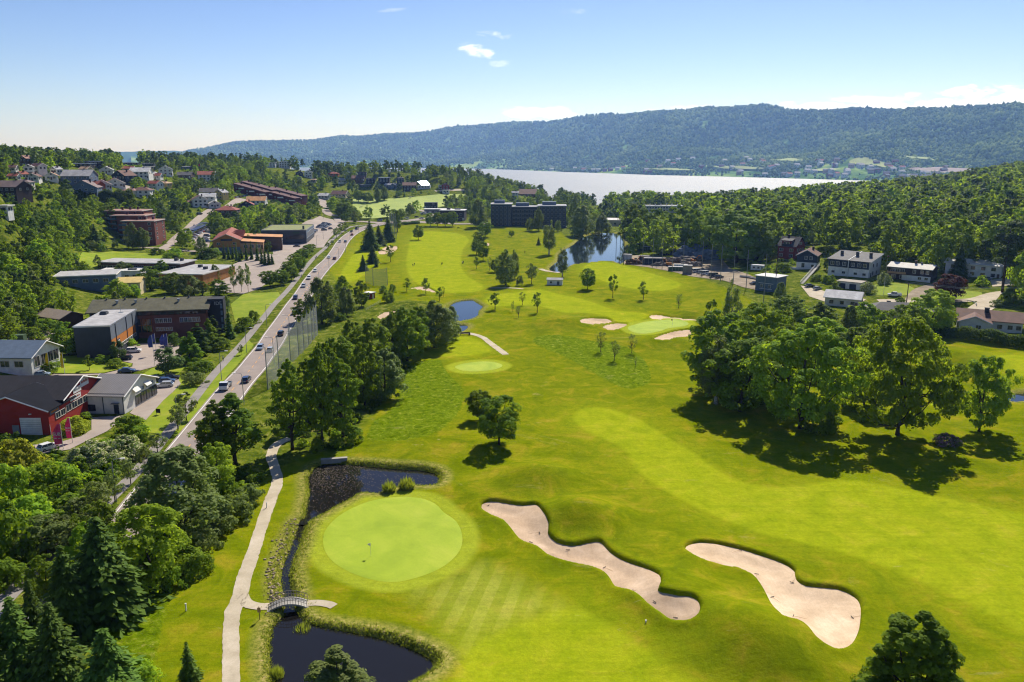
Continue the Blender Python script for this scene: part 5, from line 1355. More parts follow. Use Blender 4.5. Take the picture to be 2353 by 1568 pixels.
def simple_house(px, pyb, wpx, kind, rz, floors, wall, roof, label, dr=.75, name="house", group=None, z=None, chim=True):
 x, y, z = at(px, pyb); w = max(4, wpx / pxscale(x, y)); d = w * dr
 y += d * .35 * .8; h = 2.7 * floors + .3; z = ground(x, y) + .2
 H = House(name, label, "garage" if name == "garage" else "house", x, y, w, d, h, rz, z, group)
 base = {"gx": "gx", "gy": "gy", "hip": "flat", "flat": "flat", "mono": "mono"}[kind]; rise = {"gx": d * .27, "gy": w * .27, "hip": min(w, d) * .24, "flat": 0, "mono": d * .16}[kind]
 H.walls(wall, base, rise, 3.5); ro = H.roof(roof, kind, rise, .55, .22, trim="white" if wall in ("white", "cream") and kind != "hip" else None)
 if chim and kind != "flat": H.chimney(ro, w * .18, d * .05, h + rise + .9, "darkbrown" if wall != "white" else "brown")
 n = max(2, int(w / 3.6)); us = [(-.5 + (i + .5) / n) * w * .9 for i in range(n)]
 fr = "white" if wall not in ("white", "offwhite", "cream") else "darkbrown" if wall == "cream" else "grey"
 H.wins("S", us, [1.0 + 2.7 * k for k in range(floors)], min(1.5, w / n * .5), 1.25, fr)
 H.wins("E", [-d * .22, d * .22], [1.0 + 2.7 * (floors - 1)], 1.1, 1.2, fr)
 H.door("S", us[-1] + (w * .9 / n) * .42 if n > 2 else 0, .95, 2.1, "brown" if wall != "brown" else "white", handle=False)
 if kind == "gy": H.wins("S", [0], [h + rise * .25], 1.0, .9, fr)
 H.guard(h + rise, .6); return H
def houses(x0, y0, k, rows):
 for r_ in rows.strip().split("\n"):
  q = r_.split(None, 8)
  simple_house(x0 + float(q[0]) / k, y0 + float(q[1]) / k, float(q[2]) / k, q[3], float(q[4]), int(q[5]), q[6], q[7], q[8])
houses(0, 330.9, 6.4, """160 415 120 gx 10 1 white browntile white bungalow with brown roof beside the round dark tree at the hillside's left
375 330 120 gy -20 2 brown pinkroof brown wooden house with pinkish roof half hidden high on the left
455 235 90 mono 10 1 darkbrown palegrey dark house with a pale grey roof among the highest trees on the left
420 470 110 gy 25 2 white palegrey white house with pale tiled roof stepped against a bigger neighbour on the left hillside
560 455 150 gx -25 2 white marone large white house with maroon roof and balconies on the left hillside
480 550 150 gy 10 1 white browntile white gable under a brown roof in front of the large maroon-roofed house
200 545 110 gx 0 1 white redtile low white house with red roof left of the brown-hipped house
320 515 110 gy -25 1 white redtile small white gable with red roof above the brown-hipped house
330 640 190 hip 5 1 offwhite mauve low house with broad brown hipped roof on the left hillside
745 540 140 gy 25 1 white orangeroof white gable with orange roof standing alone on the left hillside
820 445 110 gy -20 1 white palegrey white house with grey roof under the tall dark trees on the left hillside
1140 612 350 gx 4 2 bluegrey palegrey grey terrace wrapped in scaffolding with a blue base
1250 425 120 gx -15 1 cream tanroof cream house with pale brown roof below the dark flat-roofed halls
1190 482 60 gy 10 1 white palegrey tiny white house below the pale brown roof
1155 345 290 flat 3 1 black bluegreyroof long dark flat-roofed hall, left of the two on the crest
1410 358 230 flat -3 2 darkbrown bluegreyroof dark flat-roofed hall with blue-grey roof, right of the two on the crest
1555 440 160 gy 20 1 white palegrey white double gable in the trees left of the dark blue house
1810 575 240 gy -25 2 blueblack browntile dark blue house with steep brown roof on the left hillside
1880 415 130 gx 15 1 white redtile white house with red roof behind the large white one
2060 512 240 gx 6 2 white whiteroof largest white house with white roof in the middle of the left hillside
2235 498 115 gy -10 1 white palegrey white gable just right of the largest white house
1480 668 220 gy 28 1 white redtile white gable with red roof and two violet windows, left of the twin pair
1670 632 230 gy 28 1 white redtile white gable with red roof, right of the twin pair
1345 690 230 gx -12 1 orangered redtile low orange-red roof in front of the twin red-roofed gables
1240 800 320 gy 12 2 bluegrey mauve grey-blue house with mauve roof and tall chimneys above the long dark hedge
1920 745 170 hip -8 1 offwhite pinkroof low beige house beside the curved lane
2085 795 240 hip 4 2 white browntile white house under a large brown hipped roof right of the curved lane
2275 690 160 gx -20 2 white redtile red-roofed white house with balconies above the tall dark trees
150 800 330 gx -12 2 darkbrown mauve large dark brown house at the left edge of the hillside
45 1010 150 flat 0 1 white offwhite white terrace house cut by the left edge
1060 215 110 gx 0 2 orangered redtile red house peeping over the crest at the far left
1215 270 150 gx 5 1 brown pinkroof long low brown house on the crest behind the dark halls
1900 310 250 flat 0 1 black greytile dark low hall on the crest beneath the tall pines
2180 330 150 flat 2 1 darkgrey whiteroof flat white-roofed house on the crest under the pines
2150 385 150 flat 0 1 black whiteroof low dark hall with white fascia below the crest
""")
houses(349.3, 349.3, 6.4, """190 350 170 gy 20 2 white darktile white house with dark gabled roof left of the tall trees
60 400 130 gx 0 1 white redtile low white house with red roof at the tall trees' left
170 520 160 hip -15 1 yellow tanroof pale yellow house with tan hipped roof
490 262 180 flat 5 1 bluegrey whiteroof flat pale-roofed building under the dark pines
790 425 210 gx 18 2 white redtile red-roofed house with a flag on the green knoll
480 392 190 gx 0 1 brown greytile long grey roof among the trees left of the flag house
830 645 230 gx 10 1 cream greytile cream house with dark grey roof on the lane's upper side
1020 700 140 gy -25 2 yellow palegrey pale yellow house with grey roof and balcony
815 765 200 gx 10 2 white whiteroof white house with white roof on the lane's bend
690 812 190 gy 30 2 white browntile white gable with brown roof facing down the lane
1530 770 250 gx 6 1 white orangeroof orange-tiled house in front of the dark red terraces
1385 832 180 gy 12 1 blueblack redtile blue-black gable with a rusty roof by the terraces' yard
1090 925 290 hip 4 1 brown redtile low rusty roof sunk among bushes above the covered car park
575 795 70 gx 20 1 brown pinkroof narrow brown house beside the white gable on the lane
1750 230 120 flat 8 2 white offwhite left one of the white blocks on the distant crest
1950 240 150 flat 4 3 white whiteroof middle one of the white blocks on the distant crest
2065 215 125 flat 4 4 white whiteroof tallest of the white blocks on the distant crest
2240 275 220 flat 2 2 white whiteroof longest and rightmost of the white blocks on the distant crest
2300 285 85 gy 15 2 red darktile small red gable in front of the longest white block
2165 352 100 gy 10 1 navy darktile dark gable with white trim below the white blocks
2295 378 110 gy 14 2 white palegrey white gable below the longest white block
""")
houses(698.5, 349.3, 6.4, """430 362 140 hip 0 1 orangered redtile red hipped roof in the woods above the pitch
560 462 100 gx -20 1 white palegrey white house with bright skylights in the woods above the side road
140 452 80 hip 0 1 cream tanroof tan-roofed house in the trees above the side road
295 692 150 gx -12 1 offwhite whiteroof pale house beside the brown-roofed cream one above the side road
525 668 210 gx -8 1 cream marone cream house with dark brown roof above the side road
800 455 180 gx 0 1 brown browntile long brown roof, leftmost of the dark houses on the middle hill
980 487 120 flat 5 2 black darktile black box house on the middle hill
910 537 150 flat 0 1 darkgrey whiteroof low house with white flat roof in front of the black box house
860 385 110 flat 0 2 darkgrey greytile stepped dark house behind the long brown roof
1180 470 150 flat 0 2 black bluegreyroof dark flat-roofed house in the middle of the middle hill
1420 500 95 hip 0 3 blueblack darktile tall dark house with pyramid roof on the middle hill
1250 535 110 gx -30 1 bluegrey palegrey left one of two small grey roofs below the dark flat-roofed house
1330 528 80 gx -30 1 bluegrey palegrey right one of two small grey roofs below the dark flat-roofed house
1550 572 190 gx 4 2 darkbrown browntile dark brown chalet left of the glaring roof
2080 575 105 gy 6 2 red darktile red gabled house right of the glaring roof
2010 545 55 flat 0 1 white whiteroof white lean-to beside the red gabled house
""")
simple_house(698.5 + 2085 / 6.4, 349.3 + 612 / 6.4, 16, "flat", 4, 1, "white", "whiteroof", "white garage below the red gabled house", name="garage", chim=False)
simple_house(349.3 + 910 / 6.4, 349.3 + 825 / 6.4, 24, "gy", 25, 1, "white", "palegrey", "white garage with low gable beside the lane", name="garage", chim=False)
simple_house(1213, 452, 50, "gx", 0, 1, "brown", "browntile", "long brown roof in the trees right of the pitch", chim=False)
simple_house(1184, 455, 14, "gx", 0, 2, "white", "palegrey", "small white house left of the long brown roof beyond the pitch")
simple_house(1264, 452, 18, "gy", 0, 1, "navy", "bluegreyroof", "small blue house in the woods above the hotel")
simple_house(1378, 470, 18, "gy", 0, 2, "white", "darktile", "small white gable in the woods right of the hotel")
gx_, gy_, gz_ = at(698.5 + 1765 / 6.4, 349.3 + 545 / 6.4)
H = House("house", "low pale house whose tilted metal roof glares in the sun", "house", gx_, gy_ + 4, 15, 9, 3, 0)
H.walls("white", "flat"); H.guard(5, .9)
S_ = Vector((math.sin(R(19)) * math.cos(R(44)), math.cos(R(19)) * math.cos(R(44)), math.sin(R(44)))); c_ = (Vector((0, 0, CAMZ)) - Vector((gx_, gy_, gz_ + 4))).normalized(); n_ = (S_ + c_).normalized()
mb = MB(); mb.box((0, 0, -.12), (13, 8, .24)); o = mb.build("roof", PAL["shiny"], H.o, loc=(0, 0, 5.6)); o.rotation_euler = n_.to_track_quat("Z", "Y").to_euler()
H.wins("S", [-5, -1.5, 2, 5], [.9], 1.4, 1.2, "darkbrown")
def xy_house(name, label, cat, x, y, w, d, h, rz, z=None): return House(name, label, cat, x, y, w, d, h, rz, z)
def text_part(s, size, parent, loc, rz, mat, tilt=PI / 2, name="lettering", ext=.02):
 cu = bpy.data.curves.new(name, "FONT"); cu.body = s; cu.size = size; cu.extrude = ext; cu.align_x = "CENTER"; cu.align_y = "CENTER"
 tmp = bpy.data.objects.new("tmp", cu); COL.objects.link(tmp); dg = bpy.context.evaluated_depsgraph_get(); me = bpy.data.meshes.new_from_object(tmp.evaluated_get(dg)); bpy.data.objects.remove(tmp); bpy.data.curves.remove(cu)
 me.name = name; me.materials.clear(); me.materials.append(mat); o = put(name, me, parent, loc); o.rotation_euler = (tilt, 0, rz); return o
# --- red workshop at the lower left
H = House("workshop", "red workshop with black roofs and white signs at the left edge", "workshop", -118, 179.5, 34, 17, 6.4, 0, 0.0)
H.walls("redboards", "gx", 3.0, 4); ro = H.roof("felt", "gx", 3.0, .6, .25, trim="white")
mb = MB(); mb.extry([(.2, -4), (17.03, -4), (17.03, 5.7), (8.6, 8.8), (.2, 5.7)], -14.4, -6); wing = mb.build("wall", PAL["redboards"], H.o)
w2 = H.roof("felt_y", "gy", 3.1, .5, .25, (8.6, -9.2), 16.8, 10.4, 5.7, "white")
H.wins("E", [-10.9, -8.9], [3.0], 1.7, 1.3, "offwhite", W_=34.1, D_=17)
H.wins("E", [-6.4, -4.0, -1.6, .8], [3.1], 2.0, 1.4, "offwhite")
for u, w, h, z, nm in ((13.0, 4.6, 4.0, .1, "big"), (3.4, 4.2, 3.9, .1, "big")):
 d_ = H.door("S", u, w, h, "white", z, (0, 0), None, 28.8, False)
 hb = MB(); [hb.box((0, -.11, .5 + i * .5), (w * .96, .06, .04)) for i in range(7)]; hb.build("door_rib", PAL["grey"], d_)
H.door("S", 9.6, 1.5, 2.3, "grey", .1, (0, 0), None, 28.8)
lm = MB(); lm.box((13.2, -14.6, 4.9), (.5, .3, .2)); lm.build("wall_lamp", PAL["white"], H.o)
for (yy, zz, ww, hh, c1) in ((-2.2, 6.3, 3.4, 1.3, "grey"), (1.2, 6.9, 3.6, 2.1, "orangered"), (-3.2, 4.9, 4.6, 1.1, "orangered"), (6.4, 3.0, 4.4, 1.7, "bluegrey")):
 sg = H.slab("sign_panel", (17.08, yy, zz), (ww, .1, hh), "white", PI / 2)
 bb = MB(); [bb.box((-ww * .36 + q * ww * .09, -.06, hh * .4), (ww * .06, .03, hh * (.24 + .1 * (q % 3 == 0)))) for q in range(9)]; bb.build("sign_print", PAL[c1], sg)
sg = H.slab("sign_panel", (17.1, -12.0, 4.5), (3.6, .08, .9), "bluegrey", PI / 2); tb = MB(); tb.box((0, -.05, .3), (2.8, .06, .4)); tb.build("sign_band", PAL["orange"], sg)
mb = MB(); mb.tube([(17.4, 8.2, -4), (17.4, 8.2, 6.3)], .16, 6); mb.build("corner_post", PAL["offwhite"], H.o)
mb = MB(); [mb.box((-16 + i * 1.1, -5.9, 7.05), (.06, .1, .45)) for i in range(12)]; [mb.box((8.0 + i * 1.0, -4.0, 7.75), (.06, .1, .45)) for i in range(6)]; mb.box((-10, -5.9, 7.45), (12.4, .08, .08)); mb.box((12.5, -4.0, 8.15), (6, .08, .08)); mb.build("snow_guard", PAL["darkgrey"], ro)
H.guard(9, 1.0)
# --- white workshop next to it
H = House("workshop", "white workshop with grey ribbed roof beside the red one", "workshop", -96.4, 189, 9.2, 16, 4.4, -3, -.2)
H.walls("white", "gx", 3.0, 3); ro = H.roof("corr", "gx", 3.0, .5, .2, trim="white")
mb = MB(); [mb.box((-4.2 + i * .8, -7.6, 4.45), (.06, .06, .4)) for i in range(12)]; mb.box((0, -7.6, 4.8), (9.6, .06, .06)); mb.build("snow_guard", PAL["darkgrey"], ro)
H.door("S", 2.7, 1.2, 2.3, PAL["navy"], 0); cb = H.slab("door_canopy", (2.7, -8.5, 2.6), (1.8, 1.0, .12), "grey")
H.wins("S", [-3.3], [.7], 1.6, 1.4, "navy"); mb = MB(); mb.tube([(-.4, -8.1, -.5), (-.4, -8.1, 4.2)], .1, 6); mb.tube([(4.5, -8.1, -.5), (4.5, -8.1, 4.2)], .1, 6); mb.build("downpipe", PAL["darkgrey"], H.o)
H.wins("E", [-1.5, 1.2, 3.9, 6.6], [.4], 2.3, 2.4, "darkgrey")
for yy in (-.2, 4.6): H.slab("sign_panel", (4.66, yy, 3.4), (3.6, .1, .8), "bluegrey", PI / 2)
for yy in (-2.5, 3.0):
 aw = MB(); aw.extr([(-.9, 0), (0, .9), (0, 1.0), (-.9, .1)], -1.3, 1.3); o = aw.build("awning", PAL["white"], H.o, loc=(4.62, yy, 3.5 + .5)); o.rotation_euler = (0, 0, PI / 2)
H.guard(7.4, 1.0)
# --- dark tiled house at the left edge
H = House("house", "house with slate-grey tiled roof and glazed corner at the left edge", "house", -146, 220, 27, 13, 3.9, -3)
H.walls("white", "gx", 3.0, 2); H.roof("bluegrey", "gx", 3.0, .8, .25, trim="white"); H.wins("E", [-4, -1, 2, 4.6], [.6], 2.2, 2.8, "offwhite"); H.wins("S", [2, 6, 10], [1], 2.4, 1.6, "offwhite"); H.door("S", -3, 1, 2.1, "brown"); H.guard(7, .9)
# --- long brick building with the dark stair tower
H = House("office_building", "long brick building with mossy roof and black stair tower", "office building", -125.9, 275.3, 37.4, 16, 7.6, 11, .4)
H.walls("brickwall", "gx", 2.7, 3); ro = H.roof("moss", "gx", 2.7, .9, .3, trim="darkbrown")
for u in (-11, -5, 9):
 v = MB(); v.tube([(u, -3.0, 8.9), (u, -3.0, 10.2)], .35, 8); v.tube([(u, -3.0, 10.2), (u, -3.0, 10.6)], .55, 8); v.build("roof_vent", PAL["steel"], ro)
for u in (-15, -9, -2, 4, 12): v = MB(); v.box((u, -.4, 10.5), (.5, .5, .5)); v.build("roof_vent", PAL["darkgrey"], ro)
H.slab("fascia_band", (0, -8.05, 5.9), (37.3, .14, 1.4), "darkbrown"); H.wins("S", [-16 + i * 2.6 for i in range(13)], [6.15], 1.8, .8, "darkbrown", D_=16.2)
H.wins("S", [2.5 + i * 1.35 for i in range(4)], [3.2], 1.1, 1.5, "white"); H.wins("S", [10.5 + i * 1.35 for i in range(5)], [3.2], 1.1, 1.5, "white")
H.wins("S", [2.5 + i * 1.4 for i in range(4)], [.4], 1.1, 1.1, "white")
for u, w in ((-7.5, 5.6), (-1.8, 5.2)):
 g = H.slab("glass_front", (u, -8.1, .1), (w, .2, 4.6), GLASS); fb = MB(); [fb.box((-w / 2 + .05 + i * (w - .1) / 3, -.14, 0), (.12, .1, 4.6)) for i in range(4)]; fb.box((0, -.14, 2.3), (w, .1, .12)); fb.build("glazing_bar", PAL["orange"], g)
H.slab("entrance_shelter", (-12.5, -10.0, 3.4), (5, 4, .3), "darkgrey")
H.door("S", -12.5, 1.8, 2.4, GLASS)
H.wins("E", [-4, 0, 4], [1.0, 4.0], 1.4, 1.4, "darkbrown")
tw = H.slab("stair_tower", (21.3, -1.5, -2), (5.2, 5.4, 12.2), "black"); text_part("IDE", 1.7, tw, (.9, -2.74, 10.6), 0, PAL["palegrey"])
wn = MB(); [wn.box((1.9, -2.73, 1.6 + i * 2.4), (.7, .06, 1.6)) for i in range(4)]; wn.build("tower_window", PAL["bluegrey"], tw)
H.guard(10, 1.0)
# --- grey and orange cube
H = House("office_building", "dark grey cube building with an orange band on its right side", "office building", -131.2, 252.5, 10.4, 27, 8.2, 8.6, .2)
H.walls("darkpanel"); ro = H.roof("palegrey", "flat", 0, .05, .2, trim="metal")
H.slab("grey_cladding", (5.26, 0, 3.9), (26.9, .12, 4.2), "panel", PI / 2); H.slab("orange_band", (5.26, -1.5, 1.2), (23.8, .14, 2.6), "orange", PI / 2)
for yy in (-9, 1.5, 8): H.slab("downpipe", (5.42, yy, -.5), (.16, .16, 8.6), "black")
bs = H.slab("sign_panel", (5.4, -7.4, 1.9), (2.4, .1, 1.0), "navy", PI / 2); wb = MB(); wb.box((0, -.06, .34), (1.8, .06, .3)); wb.build("sign_band", PAL["white"], bs)
H.wins("E", [-4 + i * 2.2 for i in range(7)], [.1], 1.8, .9, "white", W_=10.7)
v = MB(); v.box((-2.6, 6, 8.4), (2.2, 2.2, .7)); v.box((-2.6, 6, 9.1), (1.8, 1.8, .3)); v.build("roof_vent", PAL["darkgrey"], ro); v = MB(); v.tube([(2, 8, 8.4), (2, 8, 11)], .06, 5); v.box((2, 8, 8.4), (1.4, 1.4, .15)); v.build("aerial", PAL["steel"], ro)
H.guard(8.6, 1.0)
# --- brown shed
x, y, z = at(125, 746); H = House("shed", "brown shed with grey-brown ribbed roof at the wood's edge", "shed", x, y + 4, 13, 8.5, 2.6, -28, z); H.walls("brown", "gx", 1.7, 2); H.roof("palebrown", "gx", 1.7, .7, .2); H.door("S", 2, 1.6, 2.1, "darkbrown"); H.wins("S", [-3], [1], 1, .9, "offwhite"); H.guard(4.2, 1.0)
# --- flat grey roofs and cream roofs
x, y, z = at(190, 662); H = House("school_building", "flat grey-roofed hall left of the cream roofs", "school", x, y + 6, 24, 16, 5.5, 18, z); H.walls("bluegrey"); H.roof("palegrey", "flat", 0, .4, .3, trim="white"); H.wins("S", [-8, -4, 0, 4, 8], [2.6], 2, 1.4, "white"); H.door("S", 10.5, 1.2, 2.2, "brown"); H.guard(6, .9)
x, y, z = at(245, 672); H = House("school_building", "low building with stepped cream roofs beside the grey hall", "school", x, y + 5, 26, 11, 4, 12, z); H.walls("cream", "gx", 1.6, 2); ro = H.roof("yellow", "gx", 1.6, .6, .25); H.chimney(ro, -7, 0, 7, "grey", 1.3); H.chimney(ro, -2.5, -3, 6.2, "grey", 1.1); H.wins("S", [-9, -5, 0, 5, 9], [1.2], 1.8, 1.3, "white"); H.guard(6, .9)
x, y, z = at(275, 648); H = House("school_building", "white-walled flat building with a parapet behind the cream roofs", "school", x, y + 5, 20, 12, 5.2, 6, z); H.walls("white"); ro = H.roof("whiteroof", "flat", 0, .05, .2, trim="white"); v = MB(); v.box((5, -2, 5.4), (4, 1.2, .7)); v.build("roof_vent", PAL["darkgrey"], ro); H.wins("S", [-7, -3.5, 0, 3.5, 7], [2], 1.6, 1.4, "grey"); H.guard(6, .9)
# --- orange school
H = House("school_building", "orange school block with large gridded windows and flat roof", "school", -153.5, 387, 22, 32, 5.2, -8)
H.walls("orange"); ro = H.roof("palegrey", "flat", 0, .5, .3, trim="offwhite")
for u in (-2, 4): v = MB(); v.box((u, 4 - u, 5.5), (1.8, 1.6, 1.3)); v.build("roof_vent", PAL["darkgrey"], ro)
H.wins("S", [-8, -3, 1.5, 7], [.8], 3.0, 2.8, "offwhite"); H.wins("E", [-11, -5, 1, 7], [2], 1.6, 1.2, "brown"); H.slab("orange_boarding", (11.05, 0, .3), (31.6, .1, 4.6), "ochre", PI / 2); H.door("E", -14, 1.4, 2.2, "brown"); H.guard(6, .95)
H = House("school_building", "long low wing of the orange school with a white roof edge", "school", -185, 402, 44, 14, 4.2, -8)
H.walls("brown"); ro = H.roof("palegrey", "flat", 0, .7, .35, trim="white"); H.wins("S", [-19 + i * 3.4 for i in range(12)], [1.2], 2.6, 1.6, "white"); v = MB(); v.box((15, 2, 4.6), (1.6, 1.6, 1.3)); v.box((18, 2, 4.6), (1.4, 1.4, 1.3)); v.build("roof_vent", PAL["darkgrey"], ro); H.door("S", 20.5, 1.3, 2.1, "red"); H.guard(4.6, .6)
# --- brick apartments in three steps
H = House("apartment_block", "brick apartment block in three stepped wings with balconies", "apartment block", -236, 503, 30, 34, 12, 0, 8.0)
for i, (cx, cy_, w, d, h) in enumerate(((8.5, -8, 20, 15, 12.4), (-1.5, 1, 21, 15, 15.0), (-9, 11, 24, 15, 17.2))):
 H.walls("brick", "flat", 0, 5, (cx, cy_), w, d, h); ro = H.roof("pinkroof", "flat", 0, .3, .35, (cx, cy_), w, d, h, "offwhite")
 for k in range(3): H.chimney(ro, cx - 3 + 4 * k, cy_ - 1 + 2 * k, h + 1.9, "maroon", 1.0, h)
 for z in range(int(h / 2.9)):
  b = H.slab("balcony", (cx - w / 2 + 2.2 - .8, cy_ - d / 2 - .8, .9 + 2.9 * z), (4.6, 1.9, .25), "darkgrey"); rb = MB(); rb.box((0, -.9, .25), (4.6, .08, .9)); rb.box((-2.26, 0, .25), (.08, 1.8, .9)); rb.build("railing", PAL["bluegrey"], b)
 H.wins("S", [-w / 2 + 2.2], [1.2 + 2.9 * z for z in range(int(h / 2.9))], 2.6, 1.9, "darkgrey", (cx, cy_), w, d)
 H.wins("S", [w / 2 - 3.0], [1.4 + 2.9 * z for z in range(int(h / 2.9))], 1.6, 1.4, "white", (cx, cy_), w, d)
 H.wins("E", [-d / 2 + 3, d / 2 - 3], [1.4 + 2.9 * z for z in range(int(h / 2.9))], 1.3, 1.4, "white", (cx, cy_), w, d)
H.slab("concrete_shaft", (.6, -15.7, -3), (3.0, .6, 14.4), "tan"); H.guard(17, 1.0); GUARD.append((212, 468, 342, 545, 480))
# --- orange-brown hall
H = House("sports_hall", "orange-brown hall with rusty gabled roof and dormers", "hall", -174, 492, 15, 46, 5.8, 15, 5.0)
H.walls("ochre", "gy", 3.4, 3); ro = H.roof("redtile", "gy", 3.4, .7, .3, trim="offwhite")
H.slab("base_band", (0, -23.05, -2), (14.9, .14, 3.6), "bluegrey"); sgn = H.slab("sign_panel", (0, -23.1, 5.4), (6.5, .12, 1.1), "navy"); H.wins("S", [-4.6, 4.4], [3.2], 1.8, 1.2, "white")
for k in range(3):
 y0_ = -6 + k * 9
 dm = MB(); dm.extr([(y0_ - 2, 4.6), (y0_ + 2, 4.6), (y0_ + 2, 6.4), (y0_, 8.4), (y0_ - 2, 6.4)], 3, 8.4); d_ = dm.build("dormer", PAL["tan"], H.o); dr = MB()
 for sg in (-1, 1): dr.extr(sorted_ccw([(y0_, 8.45), (y0_ + sg * 2.5, 6.0), (y0_ + sg * 2.5, 6.25), (y0_, 8.7)]), 1.5, 8.8)
 dr.build("dormer_roof", PAL["redtile"], d_)
H.walls("tan", "flat", 0, 3, (14, -14), 13, 16, 3.6); H.roof("orangeroof", "monox", 1.2, .5, .25, (14, -14), 13, 16, 3.7)
H.walls("brown", "flat", 0, 3, (19, 3), 24, 16, 4.8); H.roof("orangeroof", "monox", 1.4, .5, .25, (19, 3), 24, 16, 4.9)
H.wins("S", [-3.5, 0, 3.5], [.8], 2.2, 1.8, "white", (14, -14), 13, 16); H.wins("E", [-5, 0, 5], [1], 2.4, 1.8, "white", (19, 3), 24, 16); H.door("S", 5.6, 1.4, 2.2, "brown", 0, (14, -14), 13, 16)
H.guard(9.2, 1.0); GUARD.append((540, 535, 625, 572, 470))
# --- long grey store
H = House("store", "long grey store with a grassy roof above the car park", "store", -155, 556, 29, 44, 5.7, 7, 4.6)
H.walls("darkgrey"); ro = H.roof("greenroof", "flat", 0, -.4, .3, trim=None)
mb = MB(); [mb.box(*a) for a in (((0, -22.0, 5.6), (29.2, .35, .7)), ((0, 22.0, 5.6), (29.2, .35, .7)), ((-14.5, 0, 5.6), (.35, 43.6, .7)), ((14.5, 0, 5.6), (.35, 43.6, .7)))]; mb.build("parapet", PAL["grey"], ro)
H.slab("grey_cladding", (14.56, 0, 0), (43.8, .12, 5.6), "bluegrey", PI / 2); H.wins("E", [-18 + i * 6 for i in range(7)], [.6], 2.6, 3.6, "white", W_=29.2); H.slab("glass_front", (7, -22.1, .2), (12, .2, 2.6), GLASS); sgn = H.slab("sign_panel", (8, -22.12, 3.9), (4.4, .14, 1.1), "green")
H.door("S", 10, 2.0, 2.4, GLASS, .1, D_=44.4); v = MB(); v.box((12, -15, 6), (1.2, 1.2, 2.4)); v.build("roof_vent", PAL["darkgrey"], ro); H.guard(6.3, 1.0)
# --- dark red terraces
for (px, pb, wpx, lab) in ((583, 450, 74, "dark red terraced block with stepped balconies, the left one"), (648, 464, 80, "dark red terraced block with stepped balconies, the right one")):
 x, y, z = at(px, pb); w = wpx / pxscale(x, y); H = House("apartment_block", lab, "apartment block", x, y + 9, w, 26, 9, -14, z); u = w / 3
 for i in range(3):
  for j in range(2):
   cx = -w / 2 + u * (i + .5); cy_ = -6 + 13 * j; h = 8.6 - 2.6 * i + 1.5 * j
   H.walls("darkred", "monox", 2.6, 4, (cx, cy_), u - .04 - .02 * j, 12.4, h); ro = H.roof("marone", "monox", 2.6, .3, .25, (cx, cy_), u, 12.6, h); H.chimney(ro, cx - u * .2, cy_ + 2, h + 3.6, "maroon", .9, h)
   b = H.slab("balcony", (cx + u * .3, cy_ - 6.9, max(.6, h - 2.4)), (u * .5, 1.6, .25), "white"); rb = MB(); rb.box((0, -.75, .25), (u * .5, .08, .9)); rb.build("railing", PAL["white"], b)
   H.wins("S", [-u * .22], [z_ for z_ in (1, 3.7, 6.4) if z_ < h - 1.6], 1.2, 1.3, "white", (cx, cy_), u, 12.4)
 H.guard(12, 1.0)
# --- dark blue hotel
x, y, z = at(1215, 521); H = House("hotel", "dark blue hotel in several flat-roofed blocks behind the course", "hotel", x, y + 10, 62, 16, 15, -2, z)
for (cx, cy_, w, d, h) in ((-22.5, 0, 17, 18, 18.0), (-3, 3, 22, 14, 15.6), (19.5, -1.5, 23, 17, 16.8)):
 H.walls("navy", "flat", 0, 3, (cx, cy_), w, d, h); ro = H.roof("palegrey", "flat", 0, .4, .4, (cx, cy_), w, d, h, "metal"); n = int(w / 3.2)
 H.wins("S", [-w / 2 + w * (i + .5) / n for i in range(n)], [1.0 + 3.3 * k for k in range(int(h / 3.3))], 1.7, 1.9, "palegrey", (cx, cy_), w, d)
 H.wins("E", [-3, 3], [1 + 3.3 * k for k in range(int(h / 3.3))], 1.4, 1.7, "bluegrey", (cx, cy_), w, d)
 v = MB(); v.box((cx - w * .1, cy_ + 1, h + .4), (w * .5, 7, 2.6)); v.build("plant_room", PAL["bluegrey"], ro)
for k in range(4): b = H.slab("balcony", (-3, -5.2, 3.4 + 3.3 * k), (21, 2.2, .25), "bluegrey"); rb = MB(); rb.box((0, -1.05, .25), (21, .06, .9)); rb.build("railing", PAL["darkgrey"], b)
H.door("S", -10, 2.4, 2.6, GLASS, 0, (-3, 3), 22, 14); H.guard(18, 1.0);
x, y, z = at(1040, 507); H = House("office_building", "low dark building with white flat roofs left of the hotel", "office building", x, y + 8, 22, 16, 8.6, -4, z); H.walls("darkbrown"); ro = H.roof("whiteroof", "flat", 0, .3, .4, trim="white"); H.wins("S", [-8, -4, 0, 4, 8], [1.2, 4.6], 2, 1.7, "offwhite"); v = MB(); v.box((-4, 0, 9), (3, 3, 1.4)); v.box((4, 2, 9), (5, 4, 1)); v.build("roof_vent", PAL["darkgrey"], ro); H.door("S", 10, 1.4, 2.2, "white"); H.guard(9, .8)
x, y, z = at(1005, 492); H = House("office_building", "long low white-roofed canopy building by the parked cars beyond the junction", "office building", x, y + 10, 26, 10, 4, 0, z); H.walls("grey"); H.roof("whiteroof", "flat", 0, .5, .3, trim="white"); H.wins("S", [-10, -5, 0, 5, 10], [1], 2.4, 1.4, "white"); H.guard(4.4, .9)
x, y, z = at(698.5 + 1865 / 6.4, 349.3 + 828 / 6.4); H = House("clubhouse", "small dark two-storey clubhouse standing alone beside the football pitch", "clubhouse", x, y + 3, 13, 8, 5.4, 0, z); H.walls("black"); ro = H.roof("darktile", "flat", 0, .2, .25); H.wins("S", [-4, -1.2, 1.6, 4.4], [.9], 1.3, 1.1, "white"); H.wins("S", [2.6], [3.4], 2.0, 1.4, "white"); H.door("S", -5.6, 1, 2.1, "white"); H.guard(5.6, 1)
